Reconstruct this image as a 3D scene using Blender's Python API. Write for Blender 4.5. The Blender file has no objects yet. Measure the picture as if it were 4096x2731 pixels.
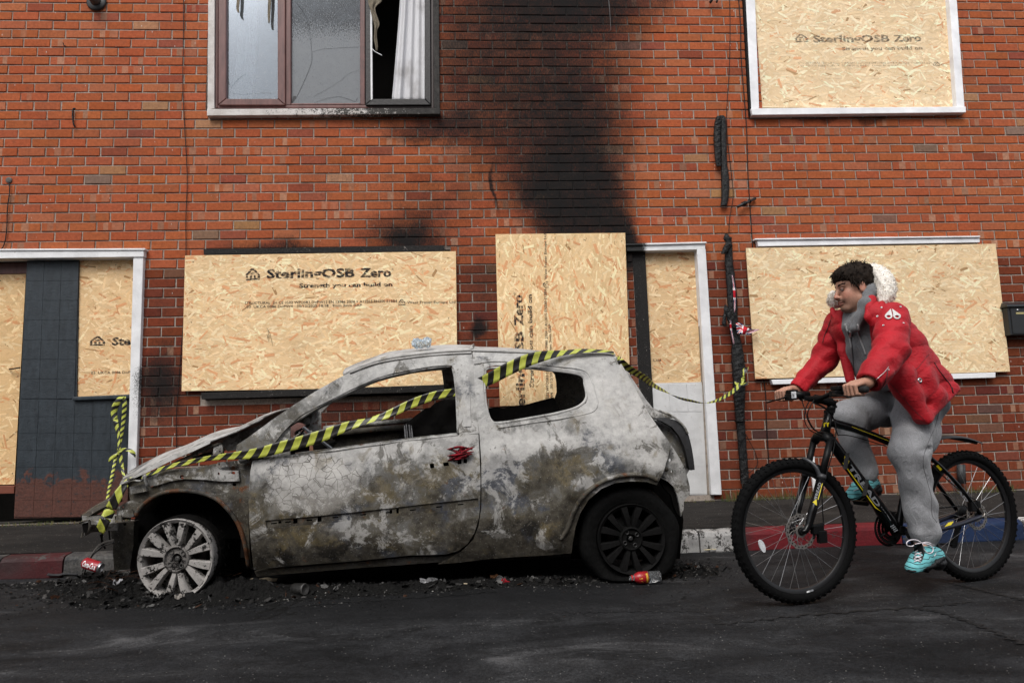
import bpy, math, random, colorsys
import numpy as np
from mathutils import Vector, Matrix
from mathutils.geometry import delaunay_2d_cdt
random.seed(7)
np.random.seed(7)
R = random.random
U = random.uniform
SC = bpy.context.scene
COL = SC.collection

# ------------------------------------------------------------------ camera
FPX, CX, CY, PX = 2750.0, 2048.0, 1365.5, 4096 / 2352     # focal length in photo pixels, traced points are on a 2352 px wide copy
CAMZ = 0.90
_d = FPX * FPX / (1700.0 - CY)
_u = np.array([-0.0275 * _d, -_d, FPX]); _u /= np.linalg.norm(_u)
_xr = 47000.0
_r = np.array([_xr, -(_xr * _u[0] + FPX * _u[2]) / _u[1], FPX]); _r /= np.linalg.norm(_r)
_n = np.cross(_u, _r)
if _n[2] < 0: _n = -_n
cam_d = bpy.data.cameras.new('camera')
cam_d.sensor_width = 36.0; cam_d.lens = 36.0 * FPX / 4096; cam_d.clip_end = 500; cam_d.clip_start = 0.05
cam = bpy.data.objects.new('camera', cam_d); COL.objects.link(cam)
cam.matrix_world = Matrix(((_r[0], -_r[1], -_r[2], 0), (_n[0], -_n[1], -_n[2], 0), (_u[0], -_u[1], -_u[2], CAMZ), (0, 0, 0, 1)))
SC.camera = cam

# ------------------------------------------------------------------ sky, sun, exposure
SUN_EL, SUN_AZ = 52.0, 200.0            # azimuth clockwise from +Y: behind the camera, a little to the left
world = bpy.data.worlds.new('World'); SC.world = world; world.use_nodes = True
wn = world.node_tree; wn.nodes.clear()
sky = wn.nodes.new('ShaderNodeTexSky'); sky.sky_type = 'NISHITA'; sky.sun_disc = False
sky.sun_elevation = math.radians(SUN_EL); sky.sun_rotation = math.radians(SUN_AZ)
sky.air_density = 1.0; sky.dust_density = 2.0; sky.ozone_density = 1.0
hsv = wn.nodes.new('ShaderNodeHueSaturation'); hsv.inputs['Saturation'].default_value = 0.22
bg = wn.nodes.new('ShaderNodeBackground'); bg.inputs['Strength'].default_value = 0.15
wo = wn.nodes.new('ShaderNodeOutputWorld')
wn.links.new(sky.outputs[0], hsv.inputs['Color']); wn.links.new(hsv.outputs[0], bg.inputs['Color']); wn.links.new(bg.outputs[0], wo.inputs['Surface'])
sun_d = bpy.data.lights.new('sun', 'SUN'); sun_d.energy = 1.5; sun_d.angle = math.radians(30); sun_d.color = (1.0, 0.96, 0.90)
sun = bpy.data.objects.new('sun', sun_d); COL.objects.link(sun)
_a = math.radians(SUN_AZ); _e = math.radians(SUN_EL)
_sd = Vector((math.sin(_a) * math.cos(_e), math.cos(_a) * math.cos(_e), math.sin(_e)))
sun.rotation_euler = _sd.to_track_quat('Z', 'Y').to_euler()
SC.view_settings.view_transform = 'Standard'; SC.view_settings.look = 'None'
SC.view_settings.exposure = 0.62; SC.view_settings.gamma = 1.0; SC.view_settings.use_curve_mapping = False

# ------------------------------------------------------------------ geometry helpers
def ray(dx, dy):
    v = np.array([dx * PX - CX, dy * PX - CY, FPX])
    return np.array([v @ _r, v @ _n, v @ _u])
def at(dx, dy, Y):
    w = ray(dx, dy); w = w * (Y / w[1])
    return np.array([w[0], w[1], w[2] + CAMZ])
def ground(dx, dy, z=0.0):
    w = ray(dx, dy); w = w * ((z - CAMZ) / w[2])
    return np.array([w[0], w[1], z])
def proj(p):
    q = np.array([p[0], p[1], p[2] - CAMZ])
    c = q[0] * _r + q[1] * _n + q[2] * _u
    return ((CX + FPX * c[0] / c[2]) / PX, (CY + FPX * c[1] / c[2]) / PX)

OFF = {}
def link(o, parent=None):
    COL.objects.link(o)
    if parent is not None: o.parent = parent
    return o
def thing(name, label, cat, loc=(0, 0, 0), group=None):
    o = bpy.data.objects.new(name, None); link(o)
    o.location = loc; o.empty_display_size = 0.1; OFF[o] = np.array(loc, float)
    return tag(o, label, cat, group)
def tag(o, label=None, cat=None, group=None, kind=None):
    if label: o['label'] = label
    if cat: o['category'] = cat
    if group: o['group'] = group
    if kind: o['kind'] = kind
    return o
def mk(name, V, F, mat, parent=None, smooth=False, uv=None, col=None, colname='tone', mats=None, fm=None, base=None):
    """one mesh object; V in world coordinates; base = origin of a top-level mesh"""
    V = np.asarray(V, float).reshape(-1, 3)
    off = OFF.get(parent, np.zeros(3)) if parent is not None else (np.asarray(base, float) if base is not None else np.zeros(3))
    me = bpy.data.meshes.new(name)
    me.from_pydata((V - off).tolist(), [], [tuple(int(i) for i in f) for f in F])
    if mats:
        for m in mats: me.materials.append(m)
        if fm is not None: me.polygons.foreach_set('material_index', np.asarray(fm, dtype=np.int32))
    elif mat: me.materials.append(mat)
    if smooth: me.polygons.foreach_set('use_smooth', np.ones(len(me.polygons), dtype=bool))
    if uv is not None:
        l = me.uv_layers.new(name='UVMap'); uv = np.asarray(uv, float)
        vi = np.zeros(len(me.loops), dtype=np.int32); me.loops.foreach_get('vertex_index', vi)
        l.data.foreach_set('uv', uv[vi].ravel())
    if col is not None:
        col = np.asarray(col, float)
        dom = 'FACE' if len(col) == len(me.polygons) and len(col) != len(me.vertices) else 'POINT'
        a = me.attributes.new(colname, 'FLOAT_COLOR', dom)
        c4 = np.ones((len(col), 4)); c4[:, :3] = col
        a.data.foreach_set('color', c4.ravel())
    me.update()
    o = bpy.data.objects.new(name, me); link(o, parent)
    if parent is None and base is not None: o.location = tuple(off)
    OFF[o] = off
    return o

class MB:
    """collects shapes into one mesh"""
    def __init__(s): s.v = []; s.f = []; s.c = []; s.uv = []; s.m = []
    def add(s, V, F, c=None, uv=None, m=0):
        b = len(s.v); s.v.extend([tuple(p) for p in V]); s.f.extend([tuple(i + b for i in f) for f in F])
        s.c.extend([c if c is not None else (0.5, 0.5, 0.5)] * len(F)); s.m.extend([m] * len(F))
        s.uv.extend(uv if uv is not None else [(0, 0)] * len(V))
    def box(s, lo, hi, c=None, m=0):
        x0, y0, z0 = lo; x1, y1, z1 = hi
        s.add([(x0, y0, z0), (x1, y0, z0), (x1, y1, z0), (x0, y1, z0), (x0, y0, z1), (x1, y0, z1), (x1, y1, z1), (x0, y1, z1)],
              [(0, 3, 2, 1), (4, 5, 6, 7), (0, 1, 5, 4), (1, 2, 6, 5), (2, 3, 7, 6), (3, 0, 4, 7)], c, m=m)
    def obox(s, ctr, ax, ay, az, c=None, bev=0.0, m=0):
        """box from centre and three half-axis vectors, optionally with its front edges cut"""
        ctr, ax, ay, az = map(lambda q: np.asarray(q, float), (ctr, ax, ay, az))
        V = [ctr + sx * ax + sy * ay + sz * az for sz in (-1, 1) for sy in (-1, 1) for sx in (-1, 1)]
        s.add(V, [(0, 2, 3, 1), (4, 5, 7, 6), (0, 1, 5, 4), (2, 6, 7, 3), (0, 4, 6, 2), (1, 3, 7, 5)], c, m=m)
    def tube(s, pts, rad, seg=8, c=None, cap=True, jit=0.0, flat=1.0, m=0):
        pts = [np.asarray(p, float) for p in pts]; n = len(pts)
        rad = [rad] * n if np.isscalar(rad) else list(rad)
        V = []; nrm = None
        for i in range(n):
            t = pts[min(i + 1, n - 1)] - pts[max(i - 1, 0)]; t /= (np.linalg.norm(t) + 1e-12)
            if nrm is None:
                a = np.array([0, 0, 1.0]) if abs(t[2]) < 0.9 else np.array([1.0, 0, 0])
                nrm = np.cross(t, a)
            nrm = nrm - t * (nrm @ t); nrm /= (np.linalg.norm(nrm) + 1e-12)
            b = np.cross(t, nrm)
            for k in range(seg):
                a = 2 * math.pi * k / seg; r = rad[i] * (1 + (U(-jit, jit) if jit else 0))
                V.append(pts[i] + nrm * math.cos(a) * r + b * math.sin(a) * r * flat)
        F = []
        for i in range(n - 1):
            for k in range(seg):
                k2 = (k + 1) % seg
                F.append((i * seg + k, i * seg + k2, (i + 1) * seg + k2, (i + 1) * seg + k))
        if cap: F.append(tuple(range(seg - 1, -1, -1))); F.append(tuple((n - 1) * seg + k for k in range(seg)))
        s.add(V, F, c, m=m)
    def lathe(s, prof, ctr, axis, seg=32, c=None, close=False, m=0):
        """prof = [(distance along axis, radius)]"""
        ctr = np.asarray(ctr, float); ax = np.asarray(axis, float); ax /= np.linalg.norm(ax)
        a = np.array([0, 0, 1.0]) if abs(ax[2]) < 0.9 else np.array([1.0, 0, 0])
        e1 = np.cross(a, ax); e1 /= np.linalg.norm(e1); e2 = np.cross(ax, e1)
        V = []; F = []; n = len(prof)
        for d, r in prof:
            for k in range(seg):
                t = 2 * math.pi * k / seg
                V.append(ctr + ax * d + e1 * math.cos(t) * r + e2 * math.sin(t) * r)
        for i in range(n if close else n - 1):
            j = (i + 1) % n
            for k in range(seg):
                k2 = (k + 1) % seg
                F.append((i * seg + k, i * seg + k2, j * seg + k2, j * seg + k))
        s.add(V, F, c, m=m)
    def prism(s, poly, ext, c=None, m=0):
        """polygon (3-D points) extruded by vector ext"""
        P = [np.asarray(p, float) for p in poly]; n = len(P); e = np.asarray(ext, float)
        V = P + [p + e for p in P]
        F = [tuple(range(n)), tuple(range(2 * n - 1, n - 1, -1))]
        for i in range(n):
            j = (i + 1) % n; F.append((j, i, i + n, j + n))
        s.add(V, F, c, m=m)
    def build(s, name, mat, parent=None, smooth=False, base=None, mats=None, color=False, useuv=False):
        return mk(name, s.v, s.f, mat, parent, smooth, col=s.c if color else None, uv=s.uv if useuv else None, base=base, mats=mats, fm=s.m if mats else None)

def bevel(o, w, seg=2, angle=40):
    m = o.modifiers.new('bevel', 'BEVEL'); m.width = w; m.segments = seg; m.limit_method = 'ANGLE'; m.angle_limit = math.radians(angle)
    return o
def smooth_path(P, n):
    """Catmull-Rom through rows of P (any number of columns), n samples"""
    P = np.asarray(P, float); Q = np.vstack([2 * P[0] - P[1], P, 2 * P[-1] - P[-2]])
    out = []
    for t in np.linspace(0, len(P) - 1 - 1e-9, n):
        i = int(t); f = t - i; p0, p1, p2, p3 = Q[i], Q[i + 1], Q[i + 2], Q[i + 3]
        out.append(0.5 * ((2 * p1) + (-p0 + p2) * f + (2 * p0 - 5 * p1 + 4 * p2 - p3) * f * f + (-p0 + 3 * p1 - 3 * p2 + p3) * f ** 3))
    return np.array(out)
def inside(poly, x, y):
    c = False; n = len(poly); j = n - 1
    for i in range(n):
        xi, yi = poly[i][0], poly[i][1]; xj, yj = poly[j][0], poly[j][1]
        if (yi > y) != (yj > y) and x < (xj - xi) * (y - yi) / (yj - yi + 1e-15) + xi: c = not c
        j = i
    return c

# ------------------------------------------------------------------ signed-distance modelling for bodies, cloth and soft things
class SDF:
    def __init__(s, lo, hi, h):
        s.lo = np.array(lo, float); s.h = h
        s.n = np.ceil((np.array(hi, float) - s.lo) / h).astype(int) + 1
        s.a = np.ones(s.n, dtype=np.float32)
        s.ax = [(s.lo[i] + h * np.arange(s.n[i])).astype(np.float32) for i in range(3)]
    def blk(s, lo, hi):
        i0 = np.clip(np.floor((np.asarray(lo) - s.lo) / s.h).astype(int), 0, s.n - 1)
        i1 = np.clip(np.ceil((np.asarray(hi) - s.lo) / s.h).astype(int) + 1, 1, s.n)
        sl = tuple(slice(a, b) for a, b in zip(i0, i1))
        X, Y, Z = (s.ax[0][sl[0]][:, None, None], s.ax[1][sl[1]][None, :, None], s.ax[2][sl[2]][None, None, :])
        return sl, X, Y, Z
    def comb(s, sl, d, k, mode):
        a = s.a[sl]
        if mode == '+':
            if k > 0:
                h = np.maximum(k - np.abs(a - d), 0) / k; s.a[sl] = np.minimum(a, d) - h * h * k * 0.25
            else: s.a[sl] = np.minimum(a, d)
        else:
            d = -d
            if k > 0:
                h = np.maximum(k - np.abs(a - d), 0) / k; s.a[sl] = np.maximum(a, d) + h * h * k * 0.25
            else: s.a[sl] = np.maximum(a, d)
    def cone(s, p, q, r1, r2, k=0.02, mode='+', quilt=None, flat=None):
        p = np.asarray(p, float); q = np.asarray(q, float); m = max(r1, r2) * 1.15 + k + 3 * s.h
        sl, X, Y, Z = s.blk(np.minimum(p, q) - m, np.maximum(p, q) + m)
        if s.a[sl].size == 0: return s
        d = q - p; L2 = max(d @ d, 1e-12)
        t = np.clip(((X - p[0]) * d[0] + (Y - p[1]) * d[1] + (Z - p[2]) * d[2]) / L2, 0, 1)
        rx, ry, rz = X - p[0] - t * d[0], Y - p[1] - t * d[1], Z - p[2] - t * d[2]
        q2 = rx * rx + ry * ry + rz * rz
        if flat is not None:                      # (direction, factor): squash along a direction
            e = np.asarray(flat[0], float); e = e / np.linalg.norm(e); f = flat[1]
            c = rx * e[0] + ry * e[1] + rz * e[2]
            q2 = q2 + c * c * (1 / (f * f) - 1)
        r = r1 + (r2 - r1) * t
        if quilt is not None: r = r + quilt[1] * (np.abs(np.sin(math.pi * (quilt[0] * t + (quilt[2] if len(quilt) > 2 else 0)))) ** 0.6 - 0.7)
        s.comb(sl, (np.sqrt(q2) - r).astype(np.float32), k, mode); return s
    def ell(s, c, r, k=0.02, mode='+', M=None):
        c = np.asarray(c, float); r = np.asarray(r, float); m = r.max() + k + 3 * s.h
        sl, X, Y, Z = s.blk(c - m, c + m)
        if s.a[sl].size == 0: return s
        x, y, z = X - c[0], Y - c[1], Z - c[2]
        if M is not None:                          # rows of M are the ellipsoid's own axes
            M = np.asarray(M); x, y, z = (M[0][0] * x + M[0][1] * y + M[0][2] * z, M[1][0] * x + M[1][1] * y + M[1][2] * z, M[2][0] * x + M[2][1] * y + M[2][2] * z)
        k0 = np.sqrt((x / r[0]) ** 2 + (y / r[1]) ** 2 + (z / r[2]) ** 2)
        k1 = np.sqrt((x / r[0] ** 2) ** 2 + (y / r[1] ** 2) ** 2 + (z / r[2] ** 2) ** 2) + 1e-9
        s.comb(sl, (k0 * (k0 - 1) / k1).astype(np.float32), k, mode); return s
    def disp(s, fn):
        """add fn(X,Y,Z) near the surface"""
        idx = np.nonzero(np.abs(s.a) < 0.05)
        s.a[idx] += fn(s.ax[0][idx[0]], s.ax[1][idx[1]], s.ax[2][idx[2]]).astype(np.float32); return s
    def half(s, p, nrm, lo, hi, k=0.0):
        """cut away the side the normal points to, within a box"""
        sl, X, Y, Z = s.blk(lo, hi); n = np.asarray(nrm, float); n = n / np.linalg.norm(n)
        d = (X - p[0]) * n[0] + (Y - p[1]) * n[1] + (Z - p[2]) * n[2]
        s.comb(sl, (-d).astype(np.float32), k, '-'); return s
    def mesh(s):
        a = s.a; neg = a < 0
        c = neg[:-1, :-1, :-1].astype(np.uint8)
        for dx in (0, 1):
            for dy in (0, 1):
                for dz in (0, 1):
                    if dx + dy + dz: c += neg[dx:a.shape[0] - 1 + dx, dy:a.shape[1] - 1 + dy, dz:a.shape[2] - 1 + dz]
        I, J, K = np.nonzero((c > 0) & (c < 8))
        idx = -np.ones(c.shape, dtype=np.int32); idx[I, J, K] = np.arange(len(I))
        acc = np.zeros((len(I), 3)); cnt = np.zeros(len(I))
        for ax in range(3):
            for u in (0, 1):
                for v in (0, 1):
                    o = [0, 0, 0]; o[(ax + 1) % 3] = u; o[(ax + 2) % 3] = v; e = list(o); e[ax] = 1
                    A = a[I + o[0], J + o[1], K + o[2]]; B = a[I + e[0], J + e[1], K + e[2]]
                    x = (A < 0) != (B < 0); t = np.where(x, A / np.where(x, A - B, 1), 0)
                    P = np.tile(np.array(o, float), (len(I), 1)); P[:, ax] = t
                    acc[x] += P[x]; cnt[x] += 1
        V = (np.stack([I, J, K], 1) + acc / cnt[:, None]) * s.h + s.lo
        F = []
        for ax in range(3):
            sa = [slice(0, -1) if i == ax else slice(1, -1) for i in range(3)]; sb = [slice(1, None) if i == ax else slice(1, -1) for i in range(3)]
            A = neg[tuple(sa)]; B = neg[tuple(sb)]
            g = np.stack(np.nonzero(A != B), 1)
            if not len(g): continue
            sg = A[g[:, 0], g[:, 1], g[:, 2]]
            g = g + np.array([0 if i == ax else 1 for i in range(3)])
            b, cc = (ax + 1) % 3, (ax + 2) % 3
            def ci(db, dc):
                h = g.copy(); h[:, b] += db; h[:, cc] += dc; return idx[h[:, 0], h[:, 1], h[:, 2]]
            q = np.stack([ci(-1, -1), ci(0, -1), ci(0, 0), ci(-1, 0)], 1)
            q[~sg] = q[~sg][:, ::-1]; F.append(q)
        return V, np.vstack(F)
def fast_mesh(name, V, Q, mat, parent, smooth=True, col=None, colname='tone'):
    off = OFF.get(parent, np.zeros(3)); me = bpy.data.meshes.new(name)
    me.vertices.add(len(V)); me.vertices.foreach_set('co', (V - off).astype(np.float32).ravel())
    me.loops.add(Q.size); me.loops.foreach_set('vertex_index', Q.astype(np.int32).ravel())
    me.polygons.add(len(Q)); me.polygons.foreach_set('loop_start', np.arange(0, Q.size, 4, dtype=np.int32))
    me.update(calc_edges=True)
    if smooth: me.polygons.foreach_set('use_smooth', np.ones(len(Q), dtype=bool))
    me.materials.append(mat)
    if col is not None:
        a = me.attributes.new(colname, 'FLOAT_COLOR', 'POINT'); c4 = np.ones((len(V), 4)); c4[:, :3] = col; a.data.foreach_set('color', c4.ravel())
    o = bpy.data.objects.new(name, me); link(o, parent); OFF[o] = off; return o
def lap(V, Q, it=2, f=0.5):
    """Laplacian smoothing of a quad mesh"""
    for _ in range(it):
        S = np.zeros_like(V); C = np.zeros(len(V))
        for k in range(4):
            a, b = Q[:, k], Q[:, (k + 1) % 4]
            np.add.at(S, a, V[b]); np.add.at(C, a, 1); np.add.at(S, b, V[a]); np.add.at(C, b, 1)
        V = V * (1 - f) + f * S / np.maximum(C, 1)[:, None]
    return V

# ------------------------------------------------------------------ material helpers
class Mat:
    def __init__(s, name, rough=0.8, spec=0.3, metal=0.0):
        s.m = bpy.data.materials.new(name); s.m.use_nodes = True; s.t = s.m.node_tree
        s.b = s.t.nodes['Principled BSDF']; s.b.inputs['Roughness'].default_value = rough
        s.b.inputs['Specular IOR Level'].default_value = spec; s.b.inputs['Metallic'].default_value = metal
        s._p = None
    def new(s, t, ins=None, **props):
        n = s.t.nodes.new(t)
        for k, v in props.items(): setattr(n, k, v)
        for k, v in (ins or {}).items(): s.set(n.inputs[k], v)
        return n
    def set(s, sock, v):
        if isinstance(v, bpy.types.NodeSocket): s.t.links.new(v, sock)
        else:
            if hasattr(sock.default_value, '__len__') and np.isscalar(v): v = [v] * len(sock.default_value)
            if hasattr(sock.default_value, '__len__') and len(sock.default_value) == 4 and len(v) == 3: v = tuple(v) + (1,)
            sock.default_value = v
    @property
    def pos(s):
        if s._p is None: s._p = s.new('ShaderNodeNewGeometry').outputs['Position']
        return s._p
    def obj(s): return s.new('ShaderNodeTexCoord').outputs['Object']
    def uv(s): return s.new('ShaderNodeTexCoord').outputs['UV']
    def attr(s, name='tone'): return s.new('ShaderNodeAttribute', attribute_name=name).outputs['Color']
    def math(s, op, a, b=0.0, c=None, clamp=False):
        n = s.new('ShaderNodeMath', operation=op, use_clamp=clamp); s.set(n.inputs[0], a); s.set(n.inputs[1], b)
        if c is not None: s.set(n.inputs[2], c)
        return n.outputs[0]
    def vmath(s, op, a, b=(0, 0, 0)):
        n = s.new('ShaderNodeVectorMath', operation=op); s.set(n.inputs[0], a); s.set(n.inputs[1], b)
        return n.outputs['Value'] if op in ('LENGTH', 'DOT_PRODUCT', 'DISTANCE') else n.outputs[0]
    def scale(s, vec, k): return s.vmath('MULTIPLY', vec, k)
    def noise(s, scale, detail=4, rough=0.6, vec=None, dist=0.0):
        return s.new('ShaderNodeTexNoise', {'Vector': vec if vec is not None else s.pos, 'Scale': scale, 'Detail': detail, 'Roughness': rough, 'Distortion': dist}).outputs['Fac']
    def voro(s, scale, vec=None, feature='F1', out='Distance', rnd=1.0):
        n = s.new('ShaderNodeTexVoronoi', {'Vector': vec if vec is not None else s.pos, 'Scale': scale, 'Randomness': rnd}, feature=feature)
        return n.outputs[out]
    def ramp(s, fac, stops, interp='LINEAR'):
        n = s.new('ShaderNodeValToRGB', {'Fac': fac}); r = n.color_ramp; r.interpolation = interp
        while len(r.elements) < len(stops): r.elements.new(0.5)
        for e, (p, c) in zip(r.elements, stops):
            e.position = p; e.color = (c, c, c, 1) if np.isscalar(c) else tuple(c)[:3] + (1,)
        return n.outputs['Color']
    def rng(s, v, a, b, c=0.0, d=1.0, smooth=True):
        n = s.new('ShaderNodeMapRange', interpolation_type='SMOOTHSTEP' if smooth else 'LINEAR')
        for k, x in zip((0, 1, 2, 3, 4), (v, a, b, c, d)): s.set(n.inputs[k], x)
        return n.outputs[0]
    def mix(s, fac, a, b, blend='MIX'):
        n = s.new('ShaderNodeMix', data_type='RGBA', blend_type=blend)
        s.set(n.inputs[0], fac); s.set(n.inputs[6], a); s.set(n.inputs[7], b); return n.outputs[2]
    def blob(s, c, r, soft=1.0, vec=None):
        """1 inside an ellipsoid fading out to 0"""
        d = s.vmath('LENGTH', s.vmath('DIVIDE', s.vmath('SUBTRACT', vec if vec is not None else s.pos, tuple(c)), tuple(r)))
        return s.rng(d, 1.0, max(1.0 - soft, 0.0))
    def color(s, v): s.set(s.b.inputs['Base Color'], v); return s
    def rough(s, v): s.set(s.b.inputs['Roughness'], v); return s
    def bump(s, h, strength=0.4, dist=0.01):
        n = s.new('ShaderNodeBump', {'Height': h, 'Strength': strength, 'Distance': dist}); s.set(s.b.inputs['Normal'], n.outputs[0]); return s
def plain(name, c, rough=0.6, spec=0.3, var=0.15, sc=30, bump=0.0, metal=0.0):
    m = Mat(name, rough, spec, metal); n = m.noise(sc, 5, 0.65)
    m.color(m.mix(1.0, c, m.ramp(n, [(0.25, 1 - var), (0.75, 1 + var)]), 'MULTIPLY'))
    if bump: m.bump(n, bump, 0.01)
    return m.m
# ------------------------------------------------------------------ street: road, pavement, kerb
YW = 5.87            # brick face
YK = 4.80            # kerb edge
ZK, ZB = 0.13, 0.215 # pavement height at the kerb and at the wall
def pave_z(y): return ZK + (ZB - ZK) * (y - YK) / (YW - YK)

def soot(m, wet=True):
    """fire stains on the house front: 0 clean .. 1 black, from their own places on the wall"""
    def W(dx, dy, rx, rz, soft): 
        c = at(dx, dy, YW); k = at(dx + rx, dy, YW)[0] - c[0]; kz = c[2] - at(dx, dy + rz, YW)[2]
        return m.blob(c, (k, 3.0, kz), soft)
    jit = m.vmath('SUBTRACT', m.new('ShaderNodeTexNoise', {'Vector': m.pos, 'Scale': 2.2, 'Detail': 4.0, 'Roughness': 0.6}).outputs['Color'], (0.5, 0.5, 0.5))
    old = m.pos; m._p = m.vmath('ADD', old, m.scale(jit, (0.30, 0.0, 0.40)))
    blobs = [(1290, -80, 430, 250, .8, 1.0), (1290, 10, 330, 150, 1, .8), (1310, 430, 230, 260, 1, .95), (1310, 450, 165, 210, .9, 1.0), (1320, 460, 130, 150, .8, .9), (1330, 250, 230, 330, 1, .72), (1220, 170, 420, 300, 1, .55), (1400, 510, 110, 130, 1, .8), (1200, 330, 300, 260, 1, .40), (1080, 130, 250, 280, 1, .55), (1180, 230, 460, 380, 1, .34),
             (930, 545, 190, 90, 1, 1.0), (640, 580, 230, 60, 1, .8), (1000, 470, 220, 140, 1, .45), (1040, 300, 190, 55, .9, .55), (900, 285, 260, 40, .9, .45), (375, 870, 110, 150, 1, .95), (350, 920, 120, 170, 1, .5), (1103, 757, 26, 30, .8, 1.0),
             (760, 940, 480, 110, 1, .62), (1100, 760, 90, 300, 1, .42), (1430, 570, 60, 90, .6, 1.0), (1140, 430, 9, 75, .8, .9), (1100, 620, 120, 120, .95, .35), (380, 700, 55, 110, .9, .3), (1950, 268, 260, 20, .8, .6), (760, 400, 300, 120, .95, .3)]
    s = None
    for dx, dy, rx, rz, so, w in blobs:
        b = m.math('MULTIPLY', W(dx, dy, rx, rz, so), w)
        q_ = m.math('SUBTRACT', 1.0, b); s = q_ if s is None else m.math('MULTIPLY', s, q_)
    m._p = old
    return m.math('SUBTRACT', 1.0, s, clamp=True)

def streaky(m, s):
    """rain has washed the soot into fine short streaks"""
    st = m.noise(1.0, 3, 0.6, m.scale(m.pos, (130, 130, 45)))
    md = m.noise(7.0, 4, 0.6)
    v = m.math('ADD', s, m.math('MULTIPLY', m.math('SUBTRACT', st, 0.5), 0.75))
    v = m.math('ADD', v, m.math('MULTIPLY', m.math('SUBTRACT', md, 0.5), 0.35))
    return m.math('MULTIPLY', m.rng(v, 0.06, 1.02), m.rng(s, 0.02, 0.30))

def m_brick():
    m = Mat('fired_brick', 0.9, 0.10)
    c = m.attr(); n1 = m.noise(38, 5, 0.65); n2 = m.noise(260, 3, 0.6); n3 = m.noise(12, 3, 0.5)
    c = m.mix(1.0, c, m.ramp(n1, [(0.28, 0.72), (0.72, 1.22)]), 'MULTIPLY')
    c = m.mix(m.rng(n2, 0.66, 0.74), c, (0.035, 0.022, 0.018))            # dark pits
    c = m.mix(m.math('MULTIPLY', m.rng(n3, 0.55, 0.8), 0.28), c, (0.12, 0.065, 0.045))
    sp = m.voro(16, m.scale(m.pos, (2.2, 1, 0.55)))
    c = m.mix(m.math('MULTIPLY', m.rng(sp, 0.10, 0.05), m.rng(n3, 0.56, 0.62)), c, (0.62, 0.58, 0.54))   # bird-lime and paint specks
    c = m.mix(m.math('MULTIPLY', m.rng(m.noise(2.6, 4, .6, m.scale(m.pos, (1, 1, .5))), 0.5, 0.8), 0.22), c, (0.10, 0.045, 0.032))  # street grime, patchy
    c = m.mix(streaky(m, soot(m)), c, (0.012, 0.011, 0.011))
    m.color(c); m.bump(m.math('ADD', n1, m.math('MULTIPLY', n2, 0.5)), 0.5, 0.004)
    return m.m
def m_mortar():
    m = Mat('lime_mortar', 0.95, 0.1)
    c = m.ramp(m.noise(55, 5, 0.7), [(0.25, (0.20, 0.165, 0.14)), (0.75, (0.43, 0.37, 0.32))])
    c = m.mix(m.math('MULTIPLY', m.rng(m.noise(2.2, 3, .5), 0.5, 0.75), 0.45), c, (0.16, 0.12, 0.10))
    c = m.mix(streaky(m, soot(m)), c, (0.014, 0.013, 0.013))
    m.color(c); m.bump(m.noise(180, 4, 0.7), 0.6, 0.004); return m.m
BRICK, MORTAR = m_brick(), m_mortar()

def m_road():
    m = Mat('sooty_asphalt', 0.82, 0.16)
    n1 = m.noise(1.7, 7, 0.64, m.scale(m.pos, (0.55, 1.7, 1)), 0.9); n2 = m.noise(170, 3, 0.7); n3 = m.noise(5, 6, 0.7)
    c = m.ramp(n1, [(0.32, (0.0045, 0.0047, 0.0052)), (0.47, (0.0125, 0.0128, 0.014)), (0.58, (0.020, 0.0203, 0.0215)), (0.70, (0.046, 0.046, 0.048))])
    c = m.mix(1.0, c, m.ramp(n3, [(0.3, 0.6), (0.7, 1.45)]), 'MULTIPLY')
    c = m.mix(1.0, c, m.ramp(n2, [(0.3, 0.35), (0.75, 2.0)]), 'MULTIPLY')
    n5 = m.noise(2.6, 6, 0.66, m.scale(m.pos, (0.7, 1.6, 1)), .4); c = m.mix(m.math('MULTIPLY', m.rng(n5, 0.56, 0.64), 0.7), c, (0.0055, 0.0055, 0.006))     # oil and soot blotches
    n6 = m.noise(60, 4, 0.75); c = m.mix(1.0, c, m.ramp(n6, [(0.3, 0.5), (0.7, 1.6)]), 'MULTIPLY')
    v = m.new('ShaderNodeTexVoronoi', {'Vector': m.pos, 'Scale': 105.0}); pick = m.math('LESS_THAN', m.new('ShaderNodeSeparateColor', {'Color': v.outputs['Color']}).outputs[0], 0.035)
    c = m.mix(m.math('MULTIPLY', m.math('LESS_THAN', v.outputs['Distance'], 0.30), pick), c, (0.13, 0.125, 0.12))   # pale grit in the asphalt
    c = m.mix(m.math('MULTIPLY', m.rng(n1, 0.58, 0.74), m.rng(n3, 0.42, 0.68)), c, (0.10, 0.099, 0.10))           # ash dusting
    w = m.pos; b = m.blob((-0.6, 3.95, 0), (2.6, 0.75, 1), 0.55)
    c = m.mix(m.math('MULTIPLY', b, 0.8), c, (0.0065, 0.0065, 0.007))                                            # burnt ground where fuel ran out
    wob = m.math('MULTIPLY', m.math('SUBTRACT', m.noise(3.2, 6, 0.65), 0.5), 0.22)
    m.color(c); m.rough(m.ramp(n3, [(0.3, 0.62), (0.7, 0.95)]))
    m.bump(m.math('ADD', m.math('MULTIPLY', n2, 0.6), m.math('MULTIPLY', n3, 0.9)), 0.8, 0.012); return m.m
ROAD = m_road()
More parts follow.
